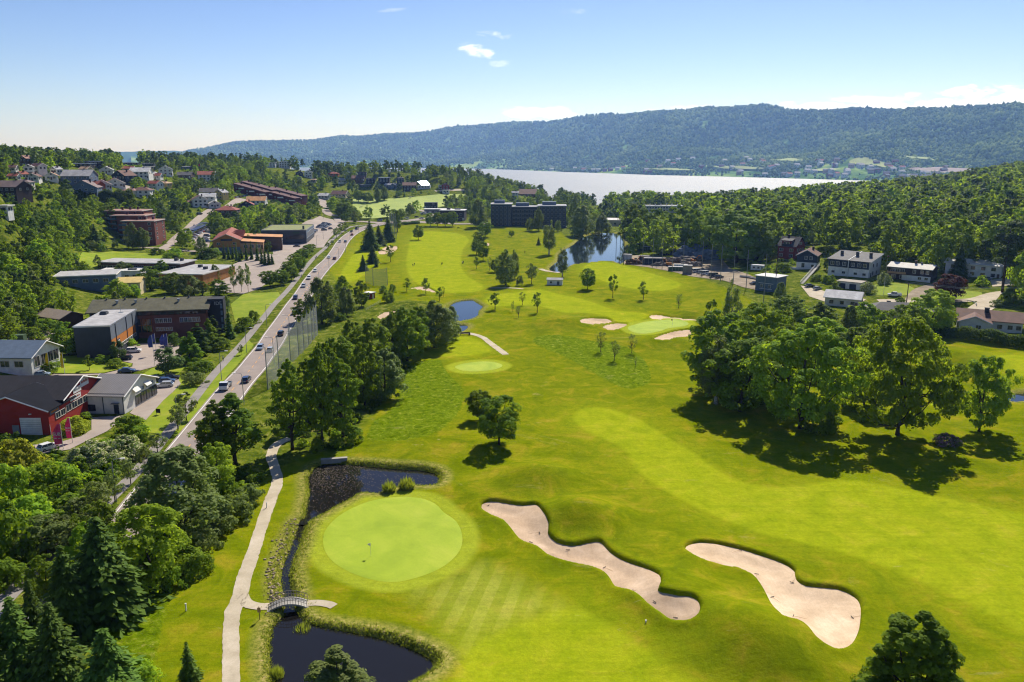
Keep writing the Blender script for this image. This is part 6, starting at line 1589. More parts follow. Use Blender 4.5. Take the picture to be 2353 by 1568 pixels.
x, y, z = at(1410, 520); H = House("house", "low cream building with a pale flat roof by the lake", "house", x, y + 4, 17, 10, 5.2, -12, z); H.walls("cream", "mono", .9, 2); H.roof("whiteroof", "mono", .9, .6, .25); H.wins("S", [-6, -2, 2], [1.6], 1.6, 1.4, "brown"); H.wins("E", [-2, 2], [1.6], 1.4, 1.6, "brown"); H.door("S", 6, 1, 2.1, "brown"); H.guard(6, 1)
x, y, z = at(1530, 470); H = House("apartment_block", "long pale apartment row showing above the right-hand wood before the fjord", "apartment block", *at_dist(1530, 905), 40, 10, 12, -3, -7.0); H.walls("offwhite"); ro = H.roof("whiteroof", "flat", 0, .3, .3); [H.chimney(ro, -15 + 6 * i, 0, 13.6, "white", 1.0, 12) for i in range(6)]; H.wins("S", [-18 + i * 3.0 for i in range(13)], [9.2, 6.2], 1.8, 1.5, "brown"); H.guard(12, 1);
# --- villas on the right
def villa(label, E, w, d, h, rz, wall, roof, kind, rise, up="", name="house"):
 x, y, z = at(1709.6 + E[0] / 6.4, 514.7 + E[1] / 6.4); c, s = math.cos(R(rz)), math.sin(R(rz))
 X = x - (w / 2 * c + d / 2 * s); Y = y - (w / 2 * s - d / 2 * c)
 H = House(name, label, "house" if name == "house" else name.replace("_", " "), X, Y, w, d, h, rz, z); H.walls(wall, kind if kind != "flat" else "flat", rise, 4); H.ro = H.roof(roof, kind, rise, .6, .25, trim="white" if up == "trim" else None); H.guard(h + rise, 1.0)
 return H
H = villa("tall red house with dark roof and dormer under the wood", (750, 520), 10, 12, 6.8, -42, "red", "darktile", "gx", 4.4)
H.wins("S", [-3, 2.6], [1, 3.9], 1.9, 1.4, "white"); H.wins("E", [-3.2, 0, 3.2], [3.9], 1.5, 1.4, "white"); H.wins("E", [-1, 1], [7.4], 1.0, 1.2, "white"); H.chimney(H.ro, -2, .5, 12.2)
d_ = MB(); d_.extr([(-5.0, 6.8), (-1.2, 6.8), (-1.2, 10.2), (-5.0, 9.4)], -3.4, 2.0); dd = d_.build("dormer", PAL["red"], H.o); d2 = MB(); d2.extr([(-5.5, 9.35), (-.6, 10.4), (-.6, 10.65), (-5.5, 9.6)], -3.8, 2.4); d2.build("dormer_roof", PAL["darktile"], dd); H.wins("S", [-1.6, .2], [7.6], 1.3, 1.2, "white", D_=10.1)
H.slab("balcony", (5.7, -1, 3.0), (1.4, 5, .2), "white"); H.door("E", 4, 1, 2.1, "tan")
H = villa("blue-black house on a white base with brown roof and white stairs", (1060, 655), 9.5, 12, 6.2, -28, "blueblack", "browntile", "gy", 2.6, "trim")
H.slab("base_wall", (0, -6.06, -3.5), (9.4, .16, 6.2), "white"); H.slab("base_wall", (4.8, 0, -3.5), (11.8, .16, 5.6), "white", PI / 2); H.wins("S", [-.4, 2.0], [4.2], 1.2, 1.5, "white"); H.wins("S", [3], [.6], 1.1, 1.0, "darkgrey", D_=12.2); H.door("S", -1.6, 1.4, 2.2, GLASS, .1, D_=12.2); H.chimney(H.ro, 1.6, 2.5, 9.8, "darkbrown", 1.0); H.slab("terrace_wall", (-2.5, -8.2, -3), (17, .5, 3.2), "white")
H = villa("white double house with navy upper storey and sloping grey roof", (1825, 800), 19, 13, 7.2, -46, "white", "greytile", "mono", 2.6, "trim")
H.slab("upper_cladding", (0, -6.56, 3.8), (18.8, .16, 3.2), "blueblack"); H.slab("party_wall", (0, -6.75, -1), (.3, .3, 8.2), "white")
H.wins("S", [-7.6, -5.0, -2.0, 2.0, 5.0, 7.6], [4.7], 1.5, 1.5, "white", D_=13.2); H.wins("S", [-7, -2, 3.5, 7.5], [1.0], 1.3, .9, "grey"); H.wins("E", [-2, 2], [4.6, 1.2], .7, 1.4, "darkgrey"); H.door("E", -4, 1, 2.1, "darkgrey"); [H.chimney(H.ro, u, .5, 10.6, "darkgrey", 1.1) for u in (-6.5, .8, 7)]
fin = MB(); fin.extr([(-7.2, 7.15), (7.2, 10.0), (7.2, 10.35), (-7.2, 7.5)], -.18, .18); fin.build("parapet", PAL["white"], H.ro)
H = villa("low dark villa with cream roof, white below and balcony", ((1490 / 3.995 + 1764.7 - 1709.6) * 6.4, (1312 / 3.995 + 321.7 - 514.7) * 6.4), 18, 9.5, 5.6, -42, "darkbrown", "offwhite", "gx", 1.5)
H.slab("base_wall", (3, -4.82, -2), (11.8, .18, 4.4), "white"); H.wins("S", [2, 5.2, 7.4], [3.5], 1.1, 1.4, "white"); H.wins("S", [4.5, 7.2], [.9], 1.3, 1.1, "white", D_=9.8); H.wins("S", [-7, -5, -3], [3.3], 1.6, 1.6, "white"); b = H.slab("balcony", (-5, -5.5, 2.6), (8, 1.6, .25), "brown"); rb = MB(); rb.box((0, -.75, .25), (8, .08, .9)); rb.build("railing", PAL["tan"], b); H.wins("S", [-6.5, -3], [.6], 1.6, 1.5, "white"); H.chimney(H.ro, 1, 0, 8.6, "brown", .8); H.chimney(H.ro, 3.5, 0, 7.9, "darkgrey", .6); H.door("S", 0, 1, 2.1, "white", D_=9.8)
x, y, z = at(2262, 640); H = House("house", "white villa with cream roof half hidden behind pines", "house", x, y + 8, 22, 10, 5.6, -40, z); H.walls("white", "gx", 1.5, 3); H.roof("offwhite", "gx", 1.5, .7, .25); H.wins("S", [-8, -4, 0, 4, 8], [.8, 3.4], 1.5, 1.3, "darkgrey"); H.door("S", 10, 1, 2.1, "brown"); H.guard(7, .8)
H = villa("small white garage with flat brown roof and two dark doors", (1705, 975), 9.5, 6, 3.0, -40, "white", "stone", "flat", 0, "", "garage"); [H.door("S", u, 2.8, 2.3, "navy", 0) for u in (-2.9, 1.6)]
H = villa("grey container-clad building with pale flat roof at the range's edge", (470, 1010), 10, 9, 6.4, -45, "bluegrey", "whiteroof", "flat", 0, "", "office_building"); H.wins("S", [-2, 1.8], [1.6], 1.0, 1.2, "white"); H.slab("white_band", (0, -4.56, 3.4), (7, .1, .16), "white"); H.slab("white_band", (0, -4.56, .9), (6, .1, .16), "white"); H.door("E", 2, 1, 2.1, "darkgrey")
x, y, z = at(1950, 706); H = House("house", "house with a bright pale gabled roof among trees, right of the yard", "house", x, y + 5, 13, 9, 3.4, -32, z); H.walls("offwhite", "gx", 2.2, 2); H.roof("whiteroof", "gx", 2.2, .6, .25, trim="white"); H.wins("E", [-2, 2], [1], 1.1, 1.2, "brown"); H.wins("S", [-4, 0, 4], [1], 1.3, 1.2, "brown"); H.door("S", 5.4, 1, 2.1, "brown"); H.guard(5.4, .9)
x, y, z = at(2075, 732); H = House("house", "house under a long dark grey hipped roof beside the lane", "house", x, y + 4, 22, 9, 3, -10, z); H.walls("cream"); H.roof("greytile", "hip", 2.4, .7, .25); H.wins("S", [-8, -4, 0, 4, 8], [1], 1.3, 1.2, "white"); H.door("S", 9.8, 1, 2.1, "brown"); H.guard(5, .9)
H = villa("cream bungalow with brown tiled roof at the end of the lane", ((2330 / 3.995 + 1764.7 - 1709.6) * 6.4, (492 / 3.995 + 643.4 - 514.7) * 6.4), 19, 11, 3.4, -28, "offwhite", "browntile", "gx", 2.4)
H.walls("offwhite", "gy", 1.9, 3, (-4.5, -6.5), 9, 7, 3.2); r2 = H.roof("browntile", "gy", 1.9, .6, .25, (-4.5, -5.0), 9, 10, 3.2, "white"); H.wins("S", [1.2], [1.0], 1.4, 1.3, "white", (-4.5, -6.5), 9, 7); H.door("S", -.6, 1.1, 2.1, "white", 0, (-4.5, -6.5), 9, 7); H.chimney(H.ro, -1, -1, 6.8, "black", 1.4); H.slab("terrace_wall", (-8, -11.2, -1.4), (14, .3, 2.0), "white"); H.wins("S", [3, 6, 8.4], [1.0], 1.2, 1.2, "brown")
x, y, z = at(1741, 622); H = House("trailer", "white site trailer at the foot of the wood right of the netting poles", "trailer", x, y, 6.5, 3, 2.8, -30, z); H.walls("white", dn=.0 - .4); H.roof("whiteroof", "flat", 0, .05, .15); H.wins("S", [-1.6, .6], [1.3], 1.0, .8, "grey"); H.door("S", 2.4, .8, 1.9, "grey", .5)
wb = MB(); [wb.tube([(sx, -1.3, .35), (sx, -1.0, .35)], .35, 10) for sx in (-.6, .6)]; wb.build("wheel", PAL["black"], H.o)
x, y, z = at(1275.5, 655.5); H = House("shed", "small white shed with grey roof on the driving range", "shed", x, y + 1.5, 7.2, 3.6, 2.5, -6, z); H.walls("white", "gx", .7, 1); H.roof("palegrey", "gx", .7, .3, .15); H.door("S", 1.6, 1.2, 1.6, "darkgrey", .2); H.wins("S", [-1.8], [1.0], .8, .7, "grey"); H.guard(3.4, 1)
x, y, z = at(849, 687); H = House("kiosk", "red and white kiosk beside the trees below the square netting", "kiosk", x, y + 1.2, 3.4, 2.6, 2.4, -30, z); H.walls("red"); H.roof("white", "flat", 0, .4, .3); H.wins("S", [0], [1.0], 1.6, .9, "white"); H.door("E", 0, .8, 1.9, "white"); H.guard(2.7, 1)
# ------------------------------------------------------------------ vehicles
m_, nt_, b_ = nodemat("car_paint"); L(nt_, N(nt_, "ShaderNodeObjectInfo").outputs["Color"], b_.inputs["Base Color"]); b_.inputs["Roughness"].default_value = .25; b_.inputs["Specular IOR Level"].default_value = .5; b_.inputs["Coat Weight"].default_value = .4
CARP = m_
TYRE = plain("tyre_rubber", (.015, .015, .016), .8); RIM = plain("rim_metal", (.45, .46, .48), .35, .7); LAMPG = plain("headlight_glass", (.7, .72, .75), .15); TAILR = plain("tail_light_red", (.30, .01, .01), .3)
_cars = {}
def car_proto(kind):
 """parts' meshes of one kind of car; x across, -y the front"""
 l, w, h, hood, boot = dict(hatch=(4.2, 1.78, 1.48, 1.05, .25), wagon=(4.6, 1.8, 1.5, 1.2, .2), saloon=(4.6, 1.8, 1.44, 1.2, .9), suv=(4.6, 1.88, 1.70, 1.15, .15), van=(5.2, 1.95, 2.1, .75, .08), pickup=(5.3, 1.9, 1.78, 1.3, 1.7))[kind]
 z0, zb = .28, .62 * h if kind != "van" else 1.15; f, r = -l / 2, l / 2; mb = MB(); hw = w / 2
 def ring(y, zlo, zhi, wd): return [(-wd, y, zlo), (wd, y, zlo), (wd * .96, y, zhi), (-wd * .96, y, zhi)]
 secs = [ring(f, z0 + .12, zb - .22, hw * .86), ring(f + .18, z0, zb - .10, hw * .97), ring(f + hood, z0, zb, hw), ring(r - .6, z0, zb + .03, hw), ring(r - .12, z0, zb - .02, hw * .97), ring(r, z0 + .12, zb - .15, hw * .88)]
 vs = [p for s in secs for p in s]; fs = []
 for i in range(len(secs) - 1):
  for k in range(4): fs.append((i * 4 + k, i * 4 + (k + 1) % 4, i * 4 + 4 + (k + 1) % 4, i * 4 + 4 + k))
 fs += [(0, 3, 2, 1), tuple(len(vs) - 4 + k for k in range(4))]; mb.add(vs, fs)
 cb, ce = f + hood - .05, r - boot; cw = hw * .93; tw = hw * .76; ct, cte = cb + (.75 if kind != "van" else .5), ce - (.45 if kind not in ("van", "pickup") else .12)
 mb.box((0, (ct + cte) / 2, h - .06), (tw * 2 + .06, cte - ct + .1, .07))           # roof panel
 for sx in (-1, 1):
  mb.tube([(sx * cw, cb, zb), (sx * tw, ct, h - .03)], .045, 4); mb.tube([(sx * cw, ce, zb), (sx * tw, cte, h - .03)], .06, 4); mb.tube([(sx * (cw + .01), (cb + ce) / 2, zb), (sx * (tw + .01), (ct + cte) / 2, h - .03)], .045, 4)
  mb.box((sx * (hw + .06), cb + .25, zb - .02), (.16, .1, .13))
 if kind == "pickup":
  for (cx, cy_, sx, sy) in ((-hw + .05, r - .85, .08, 1.6), (hw - .05, r - .85, .08, 1.6), (0, r - .06, w - .1, .08)): mb.box((cx, cy_, zb), (sx, sy, .22))
 body = mb.mesh("body", CARP)
 g = MB(); g.add([(-cw, cb, zb - .01), (cw, cb, zb - .01), (cw, ce, zb - .01), (-cw, ce, zb - .01), (-tw, ct, h - .05), (tw, ct, h - .05), (tw, cte, h - .05), (-tw, cte, h - .05)], [(0, 1, 5, 4), (1, 2, 6, 5), (2, 3, 7, 6), (3, 0, 4, 7), (4, 5, 6, 7), (3, 2, 1, 0)])
 glass = g.mesh("windows", GLASS)
 wr = .32 if kind not in ("suv", "van", "pickup") else .36
 wm = MB(); wm.tube([(-.11, 0, 0), (.11, 0, 0)], wr, 14, 0); wm.tube([(-.118, 0, 0), (.118, 0, 0)], wr * .62, 10, 1); wheel = wm.mesh("wheel", [TYRE, RIM])
 hl = MB(); hl.box((0, 0, 0), (.34, .10, .16)); head = hl.mesh("headlight", LAMPG); tl = MB(); tl.box((0, 0, 0), (.22, .08, .3)); tail = tl.mesh("tail_light", TAILR)
 pl = MB(); pl.box((0, 0, 0), (.5, .04, .12)); plate = pl.mesh("number_plate", PAL["white"])
 return dict(l=l, w=w, z0=z0, zb=zb, body=body, glass=glass, wheel=wheel, wr=wr, head=head, tail=tail, plate=plate, h=h)
CARCOL = {"white": (.72, .72, .70), "silver": (.40, .41, .42), "grey": (.16, .17, .18), "black": (.012, .012, .014), "dark blue": (.02, .03, .07), "blue": (.05, .10, .22), "red": (.28, .02, .02), "dark red": (.14, .015, .02), "pale blue": (.22, .28, .36), "dark grey": (.05, .052, .056), "brown": (.10, .06, .04)}
def car(x, y, heading, kind, col, label, group=None, detail=True, name="car"):
 """heading: world angle of the direction the front points to"""
 if kind not in _cars: _cars[kind] = car_proto(kind)
 p = _cars[kind]; z = ground(x, y) + .06 + 2e-4 * math.hypot(x, y); rz = heading + PI / 2
 o = thing(name, label, {"van": "van", "pickup": "pick-up"}.get(kind, "car"), (x, y, z), rz, group)
 b = put("body", p["body"], o); b.color = CARCOL[col] + (1,); put("windows", p["glass"], o)
 for sx in (-1, 1):
  for yy in (-p["l"] * .32, p["l"] * .30): put("wheel", p["wheel"], o, (sx * (p["w"] / 2 - .10), yy, p["wr"]))
  if detail:
   put("headlight", p["head"], o, (sx * p["w"] * .33, -p["l"] / 2 + .08, p["zb"] - .32)); put("tail_light", p["tail"], o, (sx * p["w"] * .38, p["l"] / 2 - .03, p["zb"] - .36))
 if detail: put("number_plate", p["plate"], o, (0, p["l"] / 2 + .0, .45))
 BLOCK.append(np.array([(x - 2, y - 2), (x + 2, y - 2), (x + 2, y + 2), (x - 2, y + 2)])); return o
_rt = np.gradient(ROAD, axis=0)
def road_car(px, py, away, kind, col, label):
 x, y, z = at(px, py); i = int(np.argmin(np.hypot(ROAD[:, 0] - x, ROAD[:, 1] - y))); t = _rt[i] / np.hypot(*_rt[i])
 if t[1] < 0: t = -t
 n = np.array([t[1], -t[0]]); s = 1 if away else -1
 if np.hypot(*(ROAD[i] - [x, y])) < 9: x, y = np.array([x, y]) + n * (1.95 * s - ((np.array([x, y]) - ROAD[i]) @ n))
 car(x, y, math.atan2(t[1] * s, t[0] * s), kind, col, label)
def z6(a, b): return 640 / 1.088 + a / 3.995, 700 / 1.088 + b / 3.995
def z2(a, b): return 640 / 1.088 + a / 3.995, 350 / 1.088 + b / 3.995
def z5(a, b): return a / 3.995, 700 / 1.088 + b / 3.995
def zB(a, b): return 349.3 + a / 6.4, 349.3 + b / 6.4
def zC(a, b): return 698.5 + a / 6.4, 349.3 + b / 6.4
def zE(a, b): return 1709.6 + a / 6.4, 514.7 + b / 6.4
for (a, away, k, c, l) in [
 (z5(2265, 935), 1, "wagon", "dark blue", "dark car on the road just above the little flatbed truck"),
 (z6(30, 640), 0, "wagon", "pale blue", "pale blue estate car coming down the road opposite a silver one"),
 (z6(138, 660), 1, "hatch", "silver", "silver hatchback driving up the road beside the ball net's near end"),
 (z6(245, 510), 1, "suv", "black", "black car driving up the road along the ball net"),
 (z6(352, 315), 1, "suv", "grey", "grey car half hidden by the small roadside tree at the net's far end"),
 (z6(370, 180), 0, "suv", "dark blue", "dark blue car coming down the road above the footpath junction"),
 (z2(460, 1355), 0, "suv", "silver", "silver car coming down the road below two white ones"),
 (z2(513, 1280), 0, "suv", "white", "lower of two white cars following each other down the road"),
 (z2(566, 1213), 0, "hatch", "white", "upper of two white cars following each other down the road"),
 (z2(660, 1088), 0, "hatch", "white", "white car coming down the road side by side with a dark red one"),
 (z2(712, 1100), 1, "wagon", "dark red", "dark red car driving up the road beside a white one"),
 (z2(773, 943), 0, "hatch", "silver", "silver car coming down, left of a side-by-side pair near the bend"),
 (z2(823, 943), 1, "hatch", "pale blue", "pale blue car going up, right of a side-by-side pair near the bend"),
 (z2(875, 880), 1, "wagon", "red", "red car close behind a dark one at the road's bend"),
 (z2(868, 850), 0, "saloon", "dark grey", "dark grey car just above the red one at the road's bend"),
 (z2(935, 828), 0, "hatch", "white", "white car in the road's bend left of the spruces"),
 (z2(1025, 830), 0, "van", "brown", "brown van at the bend beside the tallest spruce")]: road_car(a[0], a[1], away, k, c, l)
def car_at(p, deg, k, c, l, g=None, detail=False):
 x, y, z = at(*p); car(x, y, R(deg), k, c, l, g, detail)
for (p, deg, k, c, l) in [
 (z2(1137, 748), 175, "suv", "grey", "grey car turning on the link road below the pitch"), (z2(596, 625), 250, "hatch", "dark grey", "dark car high on the side road under the trees"),
 (z2(1382, 727), 180, "wagon", "white", "white car left of a dark one on the loop by the far flag"), (z2(1476, 715), 10, "hatch", "black", "dark car between two white ones on the loop by the far flag"), (z2(1518, 727), 200, "hatch", "white", "white car nearest the row of round trees on the loop"),
 (z5(1228, 668), 10, "suv", "white", "white car with a black roof on the forecourt by the orange wall"), (z5(1150, 735), 190, "hatch", "dark blue", "dark blue car below the white one on the forecourt"),
 (z5(1425, 930), 20, "wagon", "black", "black car at the top of the white workshop's parking, left of another black one"), (z5(1570, 915), 15, "saloon", "black", "black car at the right of the white workshop's parking"), (z5(1535, 948), 15, "hatch", "blue", "blue car between the silver and the black one by the white workshop"), (z5(1512, 985), 190, "wagon", "silver", "silver estate car nearest the white workshop's gable"),
 (z5(378, 885), 10, "saloon", "pale blue", "pale blue car beside the glazed corner of the slate-roofed house"), (z5(1165, 852), 10, "saloon", "blue", "blue car showing behind the white workshop's roof"), (z5(445, 1560), 60, "hatch", "white", "white car at the foot of the red workshop's drive"),
 (zB(700, 925), 60, "suv", "dark grey", "dark car going up the lane beside the tall trees"), (zB(540, 1325), 350, "wagon", "silver", "silver estate car parked at the near end of the solar carport"), (zB(812, 1250), 350, "suv", "dark blue", "dark car left of the hall, farthest of three"), (zB(795, 1285), 350, "suv", "white", "white car left of the hall, middle of three"), (zB(822, 1330), 0, "hatch", "blue", "blue car left of the hall, nearest of three"),
 (zB(2077, 1308), 260, "suv", "white", "white car alone at the top of the hall's parking"), (zB(2025, 1340), 265, "hatch", "grey", "grey car left of the white one in front of the store"), (zB(2168, 1318), 170, "saloon", "silver", "silver car in the open middle of the store's parking"), (zB(2232, 1348), 175, "saloon", "pale blue", "pale blue car beside the silver one in the store's parking"), (zB(2130, 1402), 5, "saloon", "black", "black car nearest the green row in the store's parking"), (zB(1955, 1340), 260, "hatch", "white", "white car beside the shop racks"), (zB(1887, 1340), 265, "hatch", "dark grey", "dark car beside the shop racks"),
 (zC(298, 1160), 15, "suv", "dark grey", "dark car crossing the car park below the full block of cars"), (zC(390, 1140), 70, "hatch", "dark blue", "dark blue car leaving the car park to the side road"),
 (zE(150, 895), 200, "saloon", "black", "black car left of the grey container-clad building"), (zE(1075, 970), 30, "hatch", "silver", "silver car on the pale yard below the white stairs"), (zE(960, 930), 20, "saloon", "dark grey", "dark car under the rock beside the white stairs"), (zE(1330, 1040), 10, "saloon", "dark blue", "dark blue car behind the bright pale roof"),
 ((1920 / 1.088 + 2020 / 3.995, 700 / 1.088 + 382 / 3.995), 100, "hatch", "white", "white car beside the brown-roofed bungalow"), ((1920 / 1.088 + 1820 / 3.995, 350 / 1.088 + 1225 / 3.995), 20, "saloon", "silver", "silver car left in front of the shaded white villa"), ((1920 / 1.088 + 1880 / 3.995, 350 / 1.088 + 1250 / 3.995), 20, "saloon", "white", "white car in front of the shaded white villa"), ((1920 / 1.088 + 2010 / 3.995, 350 / 1.088 + 1290 / 3.995), 20, "hatch", "pale blue", "pale blue car right in front of the shaded white villa")]: car_at(p, deg, k, c, l)
car_at((1920 / 1.088 + 1160 / 3.995, 350 / 1.088 + 1437 / 3.995), 165, "pickup", "white", "white pick-up parked on the villa's lawn edge", None, True)
ORD = "first second third fourth fifth sixth seventh eighth ninth tenth eleventh twelfth".split()
def car_row(p0, p1, n, deg, where, cols, kinds, group):
 a = np.array(at(*p0)[:2]); b = np.array(at(*p1)[:2])
 for i in range(n):
  q = a + (b - a) * i / max(1, n - 1); c = cols[i % len(cols)]
  car(q[0], q[1], R(deg), kinds[i % len(kinds)], c, f"{c} car, {ORD[i]} in {where}", group, False)
car_row(zB(585, 1300), zB(830, 1120), 10, 352, "the row under the carport", ["white", "silver", "white", "dark grey", "white", "red", "silver", "white", "blue", "white"], ["hatch", "wagon", "suv"], "cars under the solar carport")
car_row(zC(45, 1272), zC(165, 1170), 6, 190, "the row along the store's side wall", ["dark blue", "white", "dark red", "white", "silver", "white"], ["suv", "hatch", "wagon"], "cars along the store's side wall")
for j, (p0, p1, w_) in enumerate(((zC(215, 1120), zC(300, 1068), "the left row of the full car block"), (zC(262, 1125), zC(340, 1072), "the middle row of the full car block"), (zC(300, 1122), zC(372, 1078), "the right row of the full car block"))):
 car_row(p0, p1, 5, 10, w_, [["silver", "dark grey", "white", "blue", "black"], ["white", "silver", "grey", "white", "dark blue"], ["pale blue", "white", "silver", "black", "white"]][j], ["hatch", "suv", "wagon"], "cars in the full block by the side road")
car_row(zC(1720, 915), zC(1850, 885), 5, 95, "the front row beyond the junction", ["white", "silver", "white", "blue", "white"], ["hatch", "suv"], "cars parked beyond the junction")
car_row(zC(1740, 930), zC(1860, 905), 4, 95, "the second row beyond the junction", ["pale blue", "white", "silver", "white"], ["suv", "wagon"], "cars parked beyond the junction")
car_row(zB(1200, 690), zB(1395, 655), 5, 80, "the row in the dark red terraces' yard", ["red", "silver", "dark red", "blue", "dark blue"], ["hatch", "wagon"], "cars in the terraces' yard")
car_row((1600, 627), (1652, 640), 6, 20, "the line of vans and cars along the range fence", ["white", "grey", "white", "silver", "dark blue", "dark grey"], ["van", "suv", "van", "hatch"], "vehicles along the range fence")
x, y, z = at(*z5(2075, 985)); i = int(np.argmin(np.hypot(ROAD[:, 0] - x, ROAD[:, 1] - y))); t = _rt[i] / np.hypot(*_rt[i]); n = np.array([t[1], -t[0]]); n = n if n[0] > 0 else -n
x, y = ROAD[i] - n * 2.0; o = thing("flatbed_truck", "small white truck with an empty flat bed coming down the road", "truck", (x, y, ground(x, y) + .1), math.atan2(-abs(t[1]), -t[0] if t[1] > 0 else t[0]) + PI / 2)
mb = MB(); mb.extr([(-2.9, .5), (-1.0, .5), (-1.0, 2.2), (-2.2, 2.2), (-2.8, 1.3)], -1.0, 1.0); b = mb.build("cab", CARP, o); b.color = (.72, .72, .7, 1); g = MB(); g.extr([(-2.72, 1.42), (-2.28, 2.1), (-1.2, 2.1), (-1.2, 1.42)], -1.01, 1.01); g.build("windows", GLASS, o)
mb = MB(); mb.box((0, 1.0, .75), (2.1, 3.9, .12)); [mb.box((sx, 1.0, .87), (.06, 3.9, .35)) for sx in (-1.02, 1.02)]; mb.box((0, 2.92, .87), (2.1, .06, .35)); mb.build("flat_bed", PAL["steel"], o)
for sx in (-.9, .9):
 for yy in (-2.0, 2.0): put("wheel", _cars["suv"]["wheel"], o, (sx, yy, .36))
 put("headlight", _cars["suv"]["head"], o, (sx * .75, -2.9, .75))
x, y, z = at(105, 812); o = thing("motorhome", "white motorhome parked left of the bushy tree", "motorhome", (x, y + 1.5, z), R(95 - 6))
mb = MB(); mb.extr([(-3.7, .5), (3.3, .5), (3.3, 2.9), (-2.4, 2.95), (-3.0, 2.6), (-3.0, 1.6), (-3.7, 1.2)], -1.12, 1.12); b = mb.build("body", CARP, o); b.color = (.74, .74, .72, 1)
g = MB(); g.extr([(-3.32, 1.45), (-2.98, 2.0), (-2.4, 2.0), (-2.4, 1.45)], -1.13, 1.13); g.build("windscreen", GLASS, o)
for yy, w in ((-.9, 1.1), (2.2, .9)):
 for sx in (-1, 1): wm = MB(); wm.box((sx * 1.13, yy, 1.75), (.05, w, .6)); wm.build("window", GLASS, o)
dm = MB(); dm.box((-1.14, .7, .6), (.05, .7, 1.9)); dm.box((1.14, .7, .6), (.05, .7, 1.9)); dm.build("door", PAL["offwhite"], o); sm = MB(); [sm.box((sx * 1.135, 0, 1.25), (.02, 5.6, .1)) for sx in (-1, 1)]; sm.build("side_stripe", PAL["grey"], o)
rm = MB(); rm.box((0, 1.6, 2.92), (.7, .7, .14)); rm.box((0, -.8, 2.94), (.5, .5, .12)); rm.build("roof_hatch", PAL["grey"], o)
for sx in (-1, 1):
 for yy in (-2.3, 1.7): put("wheel", _cars["van"]["wheel"], o, (sx * 1.0, yy, .36))
x, y, z = at(*zB(620, 1095)); o = thing("motorcycle", "dark motorcycle with its rider going down the lane past the carport", "motorcycle", (x, y, z + .15), R(-25))
for yy in (-.65, .65): wm = MB(); wm.tube([(-.06, yy, .3), (.06, yy, .3)], .3, 12); wm.build("wheel", TYRE, o)
mb = MB(); mb.tube([(0, -.65, .35), (0, -.4, .9), (0, .1, .75), (0, .7, .8)], [.06, .1, .2, .1], 6); mb.build("body", PAL["black"], o); mb = MB(); mb.tube([(-.35, -.45, 1.0), (.35, -.45, 1.0)], .03, 5); mb.build("handlebar", PAL["steel"], o)
RIDER = (x, y, z + .15)
def digger(px, py, deg, col, label):
 x, y, z = at(px, py); o = thing("excavator", label, "excavator", (x, y, z), R(deg))
 for sx in (-1, 1): t = MB(); t.extr(sorted_ccw([(-1.7, .25), (-1.4, 0), (1.4, 0), (1.7, .25), (1.7, .6), (1.4, .85), (-1.4, .85), (-1.7, .6)]), sx * 1.15 - .25, sx * 1.15 + .25); t.build("track", PAL["black"], o)
 m = MB(); m.box((0, .5, .95), (2.4, 2.6, 1.0)); m.box((.2, 1.5, 1.95), (1.8, .8, .3)); hb = m.build("housing", PAL[col], o); c = MB(); c.extr([(-1.2, 1.0), (.3, 1.0), (.3, 2.7), (-.9, 2.7), (-1.3, 1.9)], -1.15, -.15); c.build("cab", GLASS, o)
 bm_ = MB(); bm_.tube([(.35, -.8, 1.4), (.35, -2.6, 4.0), (.35, -4.4, 3.6)], [.28, .24, .16], 4); bm_.build("boom", PAL[col], o); a = MB(); a.tube([(.35, -4.2, 4.1), (.35, -4.9, 1.2)], [.2, .14], 4); a.build("arm", PAL[col], o); k = MB(); k.extr([(-5.5, .4), (-4.6, .3), (-4.6, 1.2), (-5.0, 1.2)], -.1, .8); k.build("bucket", PAL["black"], o)
D6 = lambda a, b: (1360.3 + a / 6.4, 496.3 + b / 6.4)
digger(*D6(640, 690), 60, "orange", "orange excavator at the lake end of the building site"); digger(*D6(1120, 740), 200, "ochre", "yellow-brown excavator in the middle of the building site"); digger(*D6(1500, 690), 95, "orange", "orange excavator by the rubble heap under the wood")
# ------------------------------------------------------------------ things on the course and along the road
def box_thing(name, label, cat, px, py, dims, mat, rz=0, group=None, dy=0.0):
 x, y, z = at(px, py); mb = MB(); mb.box((0, 0, -.3), (dims[0], dims[1], dims[2] + .3)); o = mb.build(name, bmat(mat), None, loc=(x, y + dy, ground(x, y + dy))); o.rotation_euler = (0, 0, R(rz)); return tag(o, label, cat, group)
A_ = np.array(at(619, 1397)[:2]); B_ = np.array(at(706, 1388)[:2]); ln = float(np.hypot(*(B_ - A_))); ang = math.atan2(*(B_ - A_)[::-1]); mid = (A_ + B_) / 2; zb = max(ground(*A_), ground(*B_)) + .05
o = thing("footbridge", "small arched white-railed footbridge over the stream between the two ponds", "bridge", (mid[0], mid[1], zb), ang)
arc = lambda u: .75 * (1 - (2 * u / ln) ** 2)
us = np.linspace(-ln / 2, ln / 2, 15)
mb = MB(); prof = [(u, arc(u) - .22) for u in us] + [(u, arc(u)) for u in us[::-1]]; mb.extry(prof, -.95, .95); mb.build("deck", PAL["concrete"], o)
for sy in (-.9, .9):
 rb = MB(); [rb.tube([(u, sy, arc(u)), (u, sy, arc(u) + .95)], .035, 5) for u in us[::1]]; rb.tube([(u, sy, arc(u) + .95) for u in us], .045, 5); rb.tube([(u, sy, arc(u) + .5) for u in us], .03, 5); rb.build("railing", PAL["stone"], o)
[MB().box((sx * (ln / 2 - .2), 0, -1.4), (.8, 2.1, 1.4)).build("abutment", PAL["concrete"], o) for sx in (-1, 1)]
